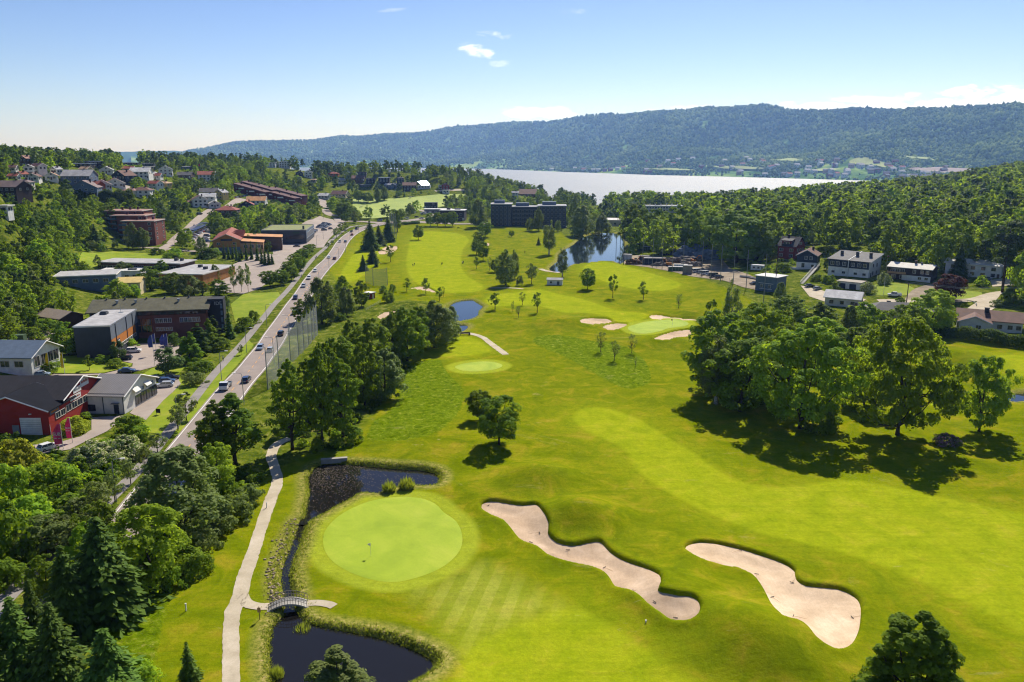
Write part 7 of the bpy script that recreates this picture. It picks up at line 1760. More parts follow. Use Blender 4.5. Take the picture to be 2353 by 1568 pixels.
x, y, z = at(768, 1059); mb = MB(); mb.box((0, 0, -.4), (5.2, .8, .95)); o = mb.build("concrete_weir", PAL["concrete"], None, loc=(x, y, z)); o.rotation_euler = (0, 0, R(12)); tag(o, "pale concrete weir slab at the head of the lily pond", "weir")
x, y, z = at(852.4, 1278.1); o = thing("golf_flag", "white flag on a thin pole standing in the nearest green", "golf flag", (x, y, z + .03)); mb = MB(); mb.tube([(0, 0, 0), (0, 0, 2.15)], .022, 6); mb.build("pole", PAL["white"], o); fb = MB(); fb.add([(0, 0, 2.12), (-.32, .12, 2.0), (-.5, .05, 1.86), (-.3, .1, 1.72), (0, 0, 1.6), (0, .03, 2.12), (-.32, .15, 2.0), (-.5, .08, 1.86), (-.3, .13, 1.72), (0, .03, 1.6)], [(0, 1, 2, 3, 4), (9, 8, 7, 6, 5), (0, 5, 6, 1), (1, 6, 7, 2), (2, 7, 8, 3), (3, 8, 9, 4)]); fb.build("flag", PAL["white"], o); hb = MB(); hb.tube([(0, 0, -.03), (0, 0, .012)], .07, 12); hb.build("hole_cup", PAL["black"], o)
x, y, z = at(1545, 748); o = thing("golf_flag", "flag standing in the far oval green halfway down the course", "golf flag", (x, y, z + .1)); mb = MB(); mb.tube([(0, 0, 0), (0, 0, 2.2)], .03, 6); mb.build("pole", PAL["white"], o); fb = MB(); fb.box((-.28, 0, 1.7), (.5, .03, .4)); fb.build("flag", PAL["red"], o)
RK = P("55,412 385,585 330,650 568,697 805,810 990,963 1130,1033 1265,1137", 1103, 1011, 2.815); RK2 = P("125,748 226,891 322,1033 452,1137 812,1155 442,943", 1654.4, 979.8, 2.6667)
mb = MB(); mb.box((0, 0, .03), (.62, .07, .06)); [mb.box((-.27 + i * .09, 0, -.02), (.02, .03, .06)) for i in range(7)]; rkh = mb.mesh("rake_head", PAL["black"]); mb = MB(); mb.tube([(0, 0, .05), (0, 1.7, .10)], .018, 5); rks = mb.mesh("handle", PAL["tan"])
for j, (pts, wh) in enumerate(((RK, "the long wavy bunker"), (RK2, "the waisted pale bunker"))):
 for i, (a, b) in enumerate(pts):
  x, y, z = at(a, b); s_ = float(sdist(sandW[j][1], np.array([x]), np.array([y]))[0]); z = float(H0(np.array([x]), np.array([y]))[0]) - .34 - .45 * float(sstep(-s_ / 4.0))
  o = thing("bunker_rake", f"rake lying in the sand, {ORD[i]} from the far end of {wh}" if i < 7 else f"rake lying in the sand at the near end of {wh}", "rake", (x, y, z + .05), 1.1 + i * .7 + j, "rakes in the near bunkers"); put("rake_head", rkh, o); put("handle", rks, o)
for (a, b, l) in ((428, 1404, "white marker post left of the long gravel path"), (613, 1168, "white marker post beside the shrubs and the gravel path"), (571, 1168, "white marker post at the edge of the reeds left of the path"), (1484, 1430, "white block lying on the grass below the long wavy bunker")):
 x, y, z = at(a, b); mb = MB(); mb.box((0, 0, -.1), (.14, .14, 1.15 if "post" in l else .35)); mb.box((0, 0, 1.05 if "post" in l else .25), (.2, .2, .06)); tag(mb.build("marker_post" if "post" in l else "tee_marker", PAL["white"], None, loc=(x, y, z)), l, "marker")
x, y, z = at(597, 1424); o = thing("signpost", "small signpost by the path beside the bridge", "signpost", (x, y, z), R(8)); mb = MB(); mb.tube([(0, 0, -.2), (0, 0, 1.9)], .05, 6); mb.build("post", PAL["brown"], o); mb = MB(); mb.box((0, -.07, 1.1), (.42, .05, .7)); mb.build("sign_panel", PAL["tan"], o)
def bench(px, py, rz, label, w=2.0):
 x, y, z = at(px, py); o = thing("bench", label, "bench", (x, y, z), R(rz)); mb = MB(); mb.box((0, 0, .42), (w, .45, .06)); mb.build("seat", PAL["darkbrown"], o); mb = MB(); mb.box((0, .24, .55), (w, .06, .42)); mb.build("backrest", PAL["darkbrown"], o)
 for sx in (-1, 1): mb = MB(); mb.box((sx * w * .42, 0, -.1), (.08, .4, .52)); mb.build("leg", PAL["black"], o)
bench(*z6(1915, 507), 5, "dark bench beside the gravel path at the smallest pond", 3.0); bench(*zC(2270, 1130), 0, "far bench below the row of round trees")
x, y, z = at(*z6(1960, 508)); mb = MB(); mb.tube([(0, 0, 0), (0, 0, .95)], .28, 10); mb.tube([(0, 0, .95), (0, 0, 1.05)], .32, 10); tag(mb.build("litter_bin", PAL["black"], None, loc=(x, y, z)), "black litter bin right of the bench at the smallest pond", "bin")
x, y, z = at(*z6(1878, 512)); mb = MB(); mb.tube([(0, 0, -.2), (0, 0, 2.2)], .06, 6); mb.box((0, 0, 1.7), (.5, .08, .5)); tag(mb.build("signpost", PAL["darkbrown"], None, loc=(x, y, z)), "thin signpost left of the bench at the smallest pond", "signpost")
x, y, z = at(*z5(1455, 1240)); o = thing("notice_board", "small dark notice board on the lawn beside the white workshop", "notice board", (x, y, z), R(-10)); mb = MB(); mb.box((0, 0, .5), (1.1, .08, 1.0)); mb.build("board", PAL["black"], o); [MB().tube([(sx, 0, -.1), (sx, 0, .55)], .05, 5).build("leg", PAL["steel"], o) for sx in (-.45, .45)]
def net_material():
 m = bpy.data.materials.new("ball_netting"); m.use_nodes = True; nt = m.node_tree; b = nt.nodes["Principled BSDF"]; b.inputs["Base Color"].default_value = (.34, .35, .33, 1); b.inputs["Roughness"].default_value = .8
 t = nt.nodes.new("ShaderNodeBsdfTransparent"); mx = nt.nodes.new("ShaderNodeMixShader"); mx.inputs[0].default_value = .42; L(nt, t.outputs[0], mx.inputs[1]); L(nt, b.outputs[0], mx.inputs[2]); L(nt, mx.outputs[0], nt.nodes["Material Output"].inputs["Surface"]); return m
NETM = net_material()
def net(label, pts, h, r=.09, sag=.6, closed=False):
 W_ = [at(a, b) for a, b in pts]; c = np.mean([(x, y) for x, y, z in W_], 0); o = thing("ball_net", label, "ball net", (c[0], c[1], 0))
 for x, y, z in W_: MB().tube([(x - c[0], y - c[1], z - .4), (x - c[0], y - c[1], z + h)], [r * 1.2, r * .8], 6).build("pole", PAL["steel"], o)
 for (xa, ya, za), (xb, yb, zb_) in zip(W_[:-1], W_[1:]):
  vs = [];
  for i in range(9):
   u = i / 8; s = sag * 4 * u * (1 - u); vs += [(xa + (xb - xa) * u - c[0] + .25 * s, ya + (yb - ya) * u - c[1], za + (zb_ - za) * u), (xa + (xb - xa) * u - c[0], ya + (yb - ya) * u - c[1], za + (zb_ - za) * u + h - .2 - s)]
  me = bpy.data.meshes.new("netting"); me.from_pydata(vs, [], [(2 * i, 2 * i + 2, 2 * i + 3, 2 * i + 1) for i in range(8)]); me.materials.append(NETM); put("netting", me, o)
 return o
net("tall grey ball net on poles beside the main road", [z6(*q) for q in ((110, 1010), (215, 880), (318, 762), (392, 692), (440, 645), (482, 598), (515, 560), (540, 528), (566, 488))], 11.5, .13, 1.6)
net("square of netting on three poles above the kiosk", [z2(*q) for q in ((1010, 1312), (1077, 1342), (1207, 1335))], 8.5, .12, .4)
net("high far netting between the spruces and the tall tree", [z2(*q) for q in ((1228, 860), (1250, 875), (1272, 885), (1290, 888))], 17, .16, .5)
PB = [(350, 652, 265), (408, 687, 278), (465, 718, 300), (742, 732, 295), (890, 762, 318), (1030, 792, 340), (1178, 827, 362), (1335, 857, 388), (1612, 893, 385), (1745, 932, 425), (1888, 962, 450), (2076, 1002, 480), (2265, 1062, 515)]
pm = MB(); pm.tube([(0, 0, -.4), (0, 0, 1)], [.16, .10], 6); pole_me = pm.mesh("netting_pole", PAL["grey"])
PB = [(1360.3 + a / 6.4, 496.3 + b / 6.4, 496.3 + t / 6.4) for a, b, t in PB] + [(1709.6 + 284 / 6.4, 514.7 + 1185 / 6.4, 514.7 + 450 / 6.4)]
for i, (a, b, t) in enumerate(PB):
 x, y, z = at(a, b); pm = MB(); h_ = height_to(y, t) - z; pm.tube([(0, 0, -.4), (0, 0, h_)], [.17, .12], 6); pm.box((0, 0, h_), (.3, .3, .12))
 tag(pm.build("netting_pole", PAL["grey"] if i > 2 else PAL["black"], None, loc=(x, y, z)), f"tall thin pole, {(ORD + ['thirteenth', 'fourteenth'])[i]} from the lake in the line along the range", "pole", "poles along the driving range")
def lamp(x, y, rz, h, label, group):
 o = thing("street_lamp", label, "street lamp", (x, y, ground(x, y)), rz, group); MB().tube([(0, 0, -.3), (0, 0, h * .95), (.3, 0, h), (1.5, 0, h + .15)], [.10, .07, .06, .05], 6).build("pole", PAL["steel"], o); mb = MB(); mb.box((1.8, 0, h + .06), (.8, .32, .16)); mb.build("lamp_head", PAL["white"], o)
seg = np.hypot(*np.diff(ROAD, axis=0).T); s_ = np.concatenate([[0], np.cumsum(seg)])
def road_pt(y0):
 i = int(np.argmin(np.abs(ROAD[:, 1] - y0) + np.where(np.arange(len(ROAD)) > len(ROAD) * .85, 1e4, 0))); t = _rt[i] / np.hypot(*_rt[i]); return ROAD[i], t
for side, nm, ys in ((5.4, "left", (135, 172, 209, 246, 283)), (-5.6, "right", (188, 226, 264, 318, 362, 408, 452, 500, 548, 600))):
 for k, y0 in enumerate(ys):
  p, t = road_pt(y0); n = np.array([-t[1], t[0]]); q = p + n * side; lamp(q[0], q[1], math.atan2(*(-n * side)[::-1]), 8.0, f"street lamp, {ORD[k]} from the near end on the {'footpath' if side > 0 else 'golf course'} side of the main road", "street lamps along the main road")
for k, p in enumerate((zC(65, 1310), zC(190, 1400), zC(285, 1290), zC(280, 1170), zC(290, 990))):
 x, y, z = at(*p); lamp(x, y, .4 * k, 7.5, f"street lamp, {ORD[k]} from the near end of the store's car park", "street lamps of the car park")
for p, l in ((zB(335, 1410), "lamp post at the corner of the cross lane and the climbing lane"), (zB(1520, 1440), "lamp post in front of the orange-brown hall")): x, y, z = at(*p); lamp(x, y, 1.0, 7, l, None)
def flag(px, py, pyt, hexm, w, hfrac, label, side=-1, mark=None, flutter=.15):
 x, y, z = at(px, py); h = height_to(y, pyt) - z; o = thing("flag_pole", label, "flag pole", (x, y, z)); MB().tube([(0, 0, -.3), (0, 0, h)], [.07, .04], 6).build("pole", PAL["white"], o)
 n = 10; z1 = h - .15; z0 = h * (1 - hfrac); V = []
 for i in range(n + 1):
  u = i / n; zz = z1 + (z0 - z1) * u; ww = w * (.35 + .65 * min(1, u * 2.2)) * (1 - .35 * max(0, u - .75) * 4 * .5); s = flutter * math.sin(u * 7)
  V += [(0.06 * side, .02, zz), (side * ww * .5, .02 + s, zz - .05), (side * ww, .02 - s, zz - .1 * u)]
 k = len(V); V2 = [(a, b + .03, c) for a, b, c in V]; F = []
 for i in range(n):
  for j in range(2): a = i * 3 + j; F += [(a, a + 1, a + 4, a + 3), (k + a + 3, k + a + 4, k + a + 1, k + a)]
 me = bpy.data.meshes.new("flag"); me.from_pydata(V + V2, [], F); me.materials.append(PAL[hexm]); f = put("flag", me, o)
 if mark: text_part(mark, w * .5, f, (side * w * .5, -.10, (z1 + z0) / 2), 0, PAL["white"]); mb = MB(); mb.box((side * w * .5, -.09, (z1 + z0) / 2 - w * .5), (w * .7, .02, .12)); mb.build("flag_band", PAL["white"], f)
pal("flagyellow", "e0c400"); pal("flagblue", "3d4a8c"); pal("flagpink", "d0386a"); pal("flagred", "a82030")
flag(*z5(462, 862), z5(0, 665)[1], "flagyellow", 1.0, .72, "left one of two yellow banner flags by the slate-roofed house"); flag(*z5(596, 865), z5(0, 668)[1], "flagyellow", .9, .7, "right one of two yellow banner flags by the slate-roofed house")
for k, (a, b, t) in enumerate(((1422, 790, 505), (1438, 690, 490), (1512, 630, 500), (1545, 640, 490))): flag(*z5(a, b), z5(0, t)[1], "flagblue", 1.5, .4 if k < 2 else .75, f"blue flag, {ORD[k]} from the left of four on the brick forecourt")
flag(*z5(583, 1560), z5(0, 1318)[1], "flagpink", 1.9, .78, "pink banner flag with white lettering in front of the red workshop's corner", -1, "SUB"); flag(*z5(668, 1500), z5(0, 1262)[1], "flagpink", 1.3, .8, "pink and white banner flag beside the yellow-green bush", -1, "SUB")
x, y, z = at(*z5(490, 1568)); tag(MB().tube([(0, 0, -.3), (0, 0, height_to(y, z5(0, 1330)[1]) - z)], [.07, .04], 6).build("flag_pole", PAL["white"], None, loc=(x, y, z)), "bare white flag pole in front of the red workshop's doors", "flag pole")
flag(1920 / 1.088 + 1085 / 3.995, 350 / 1.088 + 1195 / 3.995, 350 / 1.088 + 1060 / 3.995, "flagred", 2.2, .12, "flag pole with a red pennant beside the white double house", 1)
flag(*zB(718, 310), zB(0, 170)[1], "flagred", 2.0, .3, "flag pole on the knoll of the red-roofed house", -1); flag(*zC(1650, 935), zC(0, 870)[1], "white", 2.0, .5, "white flag at the loop beyond the junction", -1)
x, y, z = at(1920 / 1.088 + 1060 / 3.995, 350 / 1.088 + 1420 / 3.995); tag(MB().tube([(0, 0, -.3), (0, 0, 8)], [.08, .04], 6).build("flag_pole", PAL["white"], None, loc=(x, y, z)), "bare white flag pole on the white double house's lawn", "flag pole")
x, y, z = at(1920 / 1.088 + 1268 / 3.995, 700 / 1.088 + 240 / 3.995); h_ = height_to(y, 700 / 1.088 + 22 / 3.995) - z; o = thing("utility_pole", "tall dark wooden utility pole by the pale lane", "utility pole", (x, y, z)); MB().tube([(0, 0, -.4), (0, 0, h_)], [.2, .14], 7).build("pole", PAL["darkbrown"], o); mb = MB(); mb.box((0, 0, h_ - .6), (1.8, .14, .14)); mb.build("crossarm", PAL["darkbrown"], o)
mb = MB(); mb.box((.5, .2, 0), (.7, .7, 1.1)); mb.build("meter_box", PAL["black"], o)
for k, dz in enumerate((-.4, .0)): mb = MB(); mb.tube([(.7 * (1 if k else -1), 0, h_ + dz), (18, -6, h_ - 1.2 + dz), (40, -12, h_ + dz)], .025, 4); mb.build("wire", PAL["white"], o)
x, y, z = at(1920 / 1.088 + 65 / 3.995, 350 / 1.088 + 1380 / 3.995); o = thing("utility_pole", "dark utility pole in front of the grey container-clad building", "utility pole", (x, y, z)); h_ = height_to(y, 350 / 1.088 + 1040 / 3.995) - z; MB().tube([(0, 0, -.4), (0, 0, h_)], [.2, .13], 7).build("pole", PAL["darkbrown"], o); mb = MB(); mb.box((0, 0, h_ - .5), (1.5, .12, .12)); mb.build("crossarm", PAL["darkbrown"], o)
a = at(*zE(850, 880)); b = at(*zE(1085, 655)); a = np.array([a[0], a[1], ground(a[0], a[1])]); b = np.array([b[0], b[1], ground(b[0], b[1]) + 1.5]); o = thing("staircase", "long outdoor stairs with white railings up to the blue-black house", "stairs", tuple(a), 0); d = b - a; hd = np.array([d[0], d[1]]); L_ = np.hypot(*hd); n = np.array([-hd[1], hd[0]]) / L_ * .75
mb = MB(); ns = 26
for i in range(ns): q = d * (i + .5) / ns; mb.box((q[0], q[1], q[2] - .1), (L_ / ns + .05, 1.5, .12), math.atan2(hd[1], hd[0]))
mb.build("steps", PAL["concrete"], o)
for sg in (-1, 1): rb = MB(); rb.tube([(n[0] * sg, n[1] * sg, 1.0), (d[0] + n[0] * sg, d[1] + n[1] * sg, d[2] + 1.0)], .07, 5); rb.tube([(n[0] * sg, n[1] * sg, .5), (d[0] + n[0] * sg, d[1] + n[1] * sg, d[2] + .5)], .05, 5); [rb.tube([(d[0] * u + n[0] * sg, d[1] * u + n[1] * sg, d[2] * u - .2), (d[0] * u + n[0] * sg, d[1] * u + n[1] * sg, d[2] * u + 1.0)], .05, 5) for u in np.linspace(0, 1, 9)]; rb.build("railing", PAL["white"], o)
def hedge(pts, w, h, mat, label, n=9000, leaf=.35):
 W_ = W(pts); seg = np.hypot(*np.diff(W_, axis=0).T); s = np.concatenate([[0], np.cumsum(seg)]); rg = np.random.default_rng(int(n + h * 10)); u = rg.uniform(0, s[-1], n); X = np.interp(u, s, W_[:, 0]); Y = np.interp(u, s, W_[:, 1])
 t = np.stack([np.interp(u, s[:-1], np.gradient(W_, axis=0)[:-1, 0]), np.interp(u, s[:-1], np.gradient(W_, axis=0)[:-1, 1])], -1); t /= np.linalg.norm(t, axis=1)[:, None]; nn = np.stack([-t[:, 1], t[:, 0]], -1)
 a = rg.uniform(0, PI, n); ox = np.cos(a) * w / 2 * rg.uniform(.75, 1.05, n); oz = np.sin(a) ** .5 * h * rg.uniform(.55, 1.05, n) * (1 + .10 * np.sin(u * .7)); zz = H0(X, Y)
 C = np.stack([X + nn[:, 0] * ox, Y + nn[:, 1] * ox, zz + oz], -1); Nn = np.stack([nn[:, 0] * np.cos(a), nn[:, 1] * np.cos(a), np.sin(a)], -1) + rg.normal(size=(n, 3)) * .4
 V, F = quads(C, Nn, leaf * rg.uniform(.6, 1.3, n), 1.2, rg); V2 = []
 tag(put("hedge", np_mesh("hedge", V, F, [LM[mat]])), label, "hedge")
 BLOCK.append(ribbon(W_, w + 1.5))
hedge([(1920 / 1.088 + a / 3.995, 700 / 1.088 + b / 3.995) for a, b in ((1490, 520), (1700, 530), (1900, 545), (2100, 575), (2360, 625), (2600, 680))], 4.2, 3.6, "dark", "long clipped hedge along the top of the right-hand fairway", 12000, .42)
hedge([(a / 6.4, 330.9 + b / 6.4) for a, b in ((1130, 850), (1400, 850), (1700, 845), (1945, 835))], 6, 7.5, "dark", "long dark tall hedge on the left hillside above the brick apartments", 7000, .9)
hedge([zC(1450, 1075), zC(1560, 1062), zC(1690, 1055)], 5, 2.2, "dark", "low dark hedge at the right of the far netting", 1500, .8)
def fence(name, pts, h, label, mat, every=2.5, rails=(.45, .9), r=.05, rr=.03, cat="fence"):
 W_ = W(pts); seg = np.hypot(*np.diff(W_, axis=0).T); s = np.concatenate([[0], np.cumsum(seg)]); c = W_.mean(0); o = thing(name, label, cat, (c[0], c[1], 0)); us = np.arange(0, s[-1], every); q = np.stack([np.interp(us, s, W_[:, 0]), np.interp(us, s, W_[:, 1])], -1); z = Hg(q[:, 0], q[:, 1])
 for (x, y), zz in list(zip(q, z))[:60]: MB().tube([(x - c[0], y - c[1], zz - .3), (x - c[0], y - c[1], zz + h)], r, 5).build("post", PAL[mat], o)
 for k in rails: MB().tube([(x - c[0], y - c[1], zz + h * k) for (x, y), zz in zip(q, z)], rr, 4).build("rail", PAL[mat], o)
fence("fence", [z6(1010, 285), z6(1090, 240), z6(1160, 200)], 1.1, "thin wire fence below the kiosk", "grey")
fence("guard_rail", [(1920 / 1.088 + a / 3.995, 700 / 1.088 + b / 3.995) for a, b in ((1400, 215), (1600, 205), (1780, 197), (1870, 205), (1910, 225), (1915, 250))], .75, "steel guard rail round the lane's bend", "steel", 3, (.85,), .06, .14, "guard rail")
fence("fence", [D6(465, 705), D6(742, 722), D6(1030, 785), D6(1335, 850), D6(1745, 925), D6(2076, 990)], 2.0, "low mesh fence between the range and the building site", "darkgrey", 5, (.1, .5, .95), .05, .02)
fence("wall", [zE(-60, 790), zE(60, 800), zE(210, 830)], 1.2, "pale low wall behind the black car by the range", "concrete", 3, (.5,), .1, .55, "wall")
box_thing("skip_container", "green waste container at the left edge of the parking yard", "container", *z5(150, 560), (5.5, 2.2, 2.0), "green", 5); box_thing("refuse_container", "small grey container in front of the motorhome", "container", *z5(335, 750), (3.2, 1.8, 1.4), "stone", -10)
for a, b, l in ((1098, 215, "left wheelie bin by the pale lane"), (1115, 217, "right wheelie bin by the pale lane"), (1815, 400, "black wheelie bin beside the clipped conifer")):
 x, y, z = at(1920 / 1.088 + a / 3.995, 700 / 1.088 + b / 3.995); o = thing("wheelie_bin", l, "bin", (x, y, z)); mb = MB(); mb.add([(-.25, -.3, .05), (.25, -.3, .05), (.25, .3, .05), (-.25, .3, .05), (-.32, -.38, 1.0), (.32, -.38, 1.0), (.32, .38, 1.0), (-.32, .38, 1.0)], [(0, 1, 5, 4), (1, 2, 6, 5), (2, 3, 7, 6), (3, 0, 4, 7), (3, 2, 1, 0), (4, 5, 6, 7)]); mb.build("body", PAL["black"], o); mb = MB(); mb.box((0, 0, 1.0), (.7, .84, .08)); mb.build("lid", PAL["darkgrey"], o)
a = np.array(at(*zB(500, 1285))[:2]); b = np.array(at(*zB(800, 1095))[:2]); c = (a + b) / 2; o = thing("carport", "carport roofed with a row of tilted blue solar panels", "carport", (c[0], c[1], ground(*c)), math.atan2(*(b - a)[::-1])); ll = float(np.hypot(*(b - a)))
PAL["solar"] = plain("solar_panel", rgb("34365c"), .2, .1, var=.1); BLOCK.append(ribbon(np.array([a, c, b]), 9))
for i in range(9):
 u = -ll / 2 + ll * (i + .5) / 9; p = MB(); p.extr([(-3, 2.5), (3, 3.4), (3, 3.52), (-3, 2.62)], u - ll / 18 * .72, u + ll / 18 * .72); z_ = ground(*(c + (b - a) / ll * u)) - ground(*c); p.build("solar_panel", PAL["solar"], o, loc=(0, 0, z_)); q = MB(); [q.tube([(u, yy, -.5), (u, yy, 2.9)], .08, 5) for yy in (0,)]; q.build("post", PAL["steel"], o, loc=(0, 0, z_))
for (p, rz, l) in ((zC(850, 825), 75, "left goal of the far football pitch"), (zC(1570, 690), 75, "far goal of the far football pitch"), (zC(1500, 870), 75, "right goal of the far football pitch")):
 x, y, z = at(*p); o = thing("football_goal", l, "goal", (x, y, z), R(rz)); MB().tube([(-3.6, 0, 0), (-3.6, 0, 2.4), (3.6, 0, 2.4), (3.6, 0, 0)], .09, 6).build("frame", PAL["white"], o); me = bpy.data.meshes.new("netting"); me.from_pydata([(-3.6, 0, 2.4), (3.6, 0, 2.4), (3.6, 1.6, 0), (-3.6, 1.6, 0)], [], [(0, 1, 2, 3)]); me.materials.append(NETM); put("netting", me, o)
for (p, dims, m, rz, l) in ((D6(525, 640), (5, 2.5, 2.8), "white", -20, "white truck body at the lake end of the building site"), (D6(770, 665), (6, 2.5, 2.7), "navy", -8, "navy site container with a pale door"), (D6(925, 720), (12, 2.6, 3.6), "blueblack", -6, "long navy site container with a pale roof"), (D6(1120, 575), (8, 4, 5), "navy", 5, "blue container stack in the shade of the wood"), (D6(765, 510), (8, 3, 2.4), "green", 4, "green tarpaulined stack under the trees by the lake"), (D6(1255, 815), (9, 2.5, 2.2), "green", -10, "low green site container by the range fence"), (D6(1310, 790), (7, 2.5, 2.6), "white", -10, "white site container behind the green one"), (D6(1412, 858), (4.5, 3, 4.4), "stone", -10, "grey stacked crate tower at the range fence")):
 x, y, z = at(*p); o = thing("site_container", l, "container", (x, y + 1.2, z), R(rz)); mb = MB(); mb.box((0, 0, -.3), (dims[0], dims[1], dims[2] + .3)); mb.build("body", PAL[m], o); mb = MB(); mb.box((0, 0, dims[2]), (dims[0] + .1, dims[1] + .1, .12)); mb.build("lid", PAL["palegrey"], o); mb = MB(); [mb.box((-dims[0] / 2 + .4 + i * (dims[0] - .8) / 5, -dims[1] / 2 - .03, 0), (.12, .06, dims[2])) for i in range(6)]; mb.build("rib", PAL["grey"], o)
def heap(p, rx, ry, h, m, label, seed):
 x, y, z = at(*p); rg = np.random.default_rng(seed); bm = bmesh.new(); bmesh.ops.create_icosphere(bm, subdivisions=4, radius=1.0)
 for v in bm.verts: f = 1 + .18 * math.sin(5 * v.co.x + seed) * math.cos(6 * v.co.y) + .10 * rg.normal(); v.co = Vector((v.co.x * rx * f, v.co.y * ry * f, max(-.1, v.co.z * h * f)))
 me = bpy.data.meshes.new("rubble_heap"); bm.to_mesh(me); bm.free(); me.materials.append(PAL[m]); tag(put("rubble_heap", me, None, (x, y, z)), label, "heap")
pal("rubble", "7d7368", .95, var=.4, scale=1.5); pal("earthheap", "6a513a", .95, var=.3, scale=1.0)
for a in ((D6(1460, 600), 9, 5, 7, "bluegrey", "tall grey-blue heap at the foot of the wood", 1), (D6(1380, 680), 11, 4, 3, "rubble", "long rubble heap in the middle of the building site", 2), (D6(1220, 690), 6, 3, 2.2, "earthheap", "brown earth heap beside the yellow-brown excavator", 3), (D6(640, 710), 6, 3, 2.4, "earthheap", "brown scrap heap beside the lake-end excavator", 4), (D6(1480, 740), 6, 3, 2.5, "rubble", "grey rubble heap nearest the range", 5), (D6(1750, 640), 9, 5, 5, "bluegrey", "pale blue-grey scrap heap at the wood's edge", 6), (D6(1010, 735), 5, 2.5, 2, "rubble", "scrap heap between the navy container and the excavator", 7)): heap(*a)
rg = np.random.default_rng(61); ico = bmesh.new(); bmesh.ops.create_icosphere(ico, subdivisions=1, radius=1.0); V0 = np.array([v.co[:] for v in ico.verts]); F0 = np.array([[v.index for v in f.verts] for f in ico.faces]); ico.free(); n = 210
sg = np.hypot(*np.diff(streamW, axis=0).T); s_ = np.concatenate([[0], np.cumsum(sg)]); u = s_[-1] * (1 - rg.uniform(0, 1, n) ** 1.5); X = np.interp(u, s_, streamW[:, 0]) - 1.7 + rg.normal(size=n) * .7; Y = np.interp(u, s_, streamW[:, 1]) + rg.normal(size=n) * .5; S = rg.uniform(.07, .24, n)
V = V0[None] * (1 + rg.normal(size=(n, len(V0), 1)) * .15) * S[:, None, None] * np.array([1.2, 1, .7]) + np.stack([X, Y, Hg(X, Y) + .05], -1)[:, None, :]
tag(put("stones", np_mesh("stones", V.reshape(-1, 3), (F0[None] + (np.arange(n) * len(V0))[:, None, None]).reshape(-1, 3), [plain("stream_stone", rgb("a08e74"), .9, var=.35, scale=2)])), "pale stones along the stream's left bank", None, None, "stuff")
# ------------------------------------------------------------------ people
def person_mesh(pose):
 J = {"pelvis": (0, 0, .95, .13), "waist": (0, 0, 1.08, .125), "chest": (0, .02, 1.32, .155), "neck": (0, .01, 1.50, .06), "head": (0, -.01, 1.60, .085), "crown": (0, 0, 1.72, .085)}
 st = .22 if pose else .03
 for s, a in ((-1, st), (1, -st)):
  J[f"hip{s}"] = (s * .1, 0, .88, .095); J[f"knee{s}"] = (s * .11, -a * .5, .50, .065); J[f"ank{s}"] = (s * .11, -a, .09, .045); J[f"toe{s}"] = (s * .12, -a - .2, .04, .04)
  J[f"sh{s}"] = (s * .2, .02, 1.42, .06); J[f"elb{s}"] = (s * .25, .04 + a * .6, 1.14, .045); J[f"wri{s}"] = (s * .24, -.08 + a, .92, .035); J[f"han{s}"] = (s * .24, -.10 + a * 1.1, .83, .032)
 E = [("pelvis", "waist"), ("waist", "chest"), ("chest", "neck"), ("neck", "head"), ("head", "crown")]
 for s in (-1, 1): E += [("pelvis", f"hip{s}"), (f"hip{s}", f"knee{s}"), (f"knee{s}", f"ank{s}"), (f"ank{s}", f"toe{s}"), ("chest", f"sh{s}"), (f"sh{s}", f"elb{s}"), (f"elb{s}", f"wri{s}"), (f"wri{s}", f"han{s}")]
 k = list(J); me = bpy.data.meshes.new("person"); me.from_pydata([J[i][:3] for i in k], [(k.index(a), k.index(b)) for a, b in E], []); o = bpy.data.objects.new("tmp", me); COL.objects.link(o); m = o.modifiers.new("s", "SKIN")
 for i, q in enumerate(k): me.skin_vertices[0].data[i].radius = (J[q][3], J[q][3])
 me.skin_vertices[0].data[0].use_root = True; o.modifiers.new("d", "SUBSURF").levels = 1
 me2 = bpy.data.meshes.new_from_object(o.evaluated_get(bpy.context.evaluated_depsgraph_get())); bpy.data.objects.remove(o)
 for mt in (CARP, PAL["navy"], SKIN, PAL["darkbrown"]): me2.materials.append(mt)
 for p in me2.polygons: c = p.center; p.material_index = 1 if c.z < .97 else 2 if c.z > 1.5 and c.z < 1.66 or (abs(c.x) > .19 and c.z < 1.0) else 3 if c.z >= 1.66 else 0
 me2.name = "person"; return me2
SKIN = plain("skin", rgb("c49a82"), .6); PM = [person_mesh(0), person_mesh(1)]
def person(p, pose, rz, col, label, g=None, bag=False):
 x, y, z = at(*p); o = put("person", PM[pose], None, (x, y, z + .06)); o.rotation_euler = (0, 0, R(rz)); o.color = col + (1,); tag(o, label, "person", g)
 if bag: t = MB(); t.tube([(.6, .2, .1), (.55, .35, 1.1)], [.13, .16], 8); [t.tube([(.55 + .04 * i, .35, 1.05), (.53 + .05 * i, .42, 1.3)], .02, 4) for i in range(-1, 3)]; b = t.build("golf_bag", PAL["navy"], None, loc=(x, y, z + .05)); b.rotation_euler = (0, 0, R(rz)); tag(b, "golf bag beside " + label.split(" ", 1)[1], "golf bag")
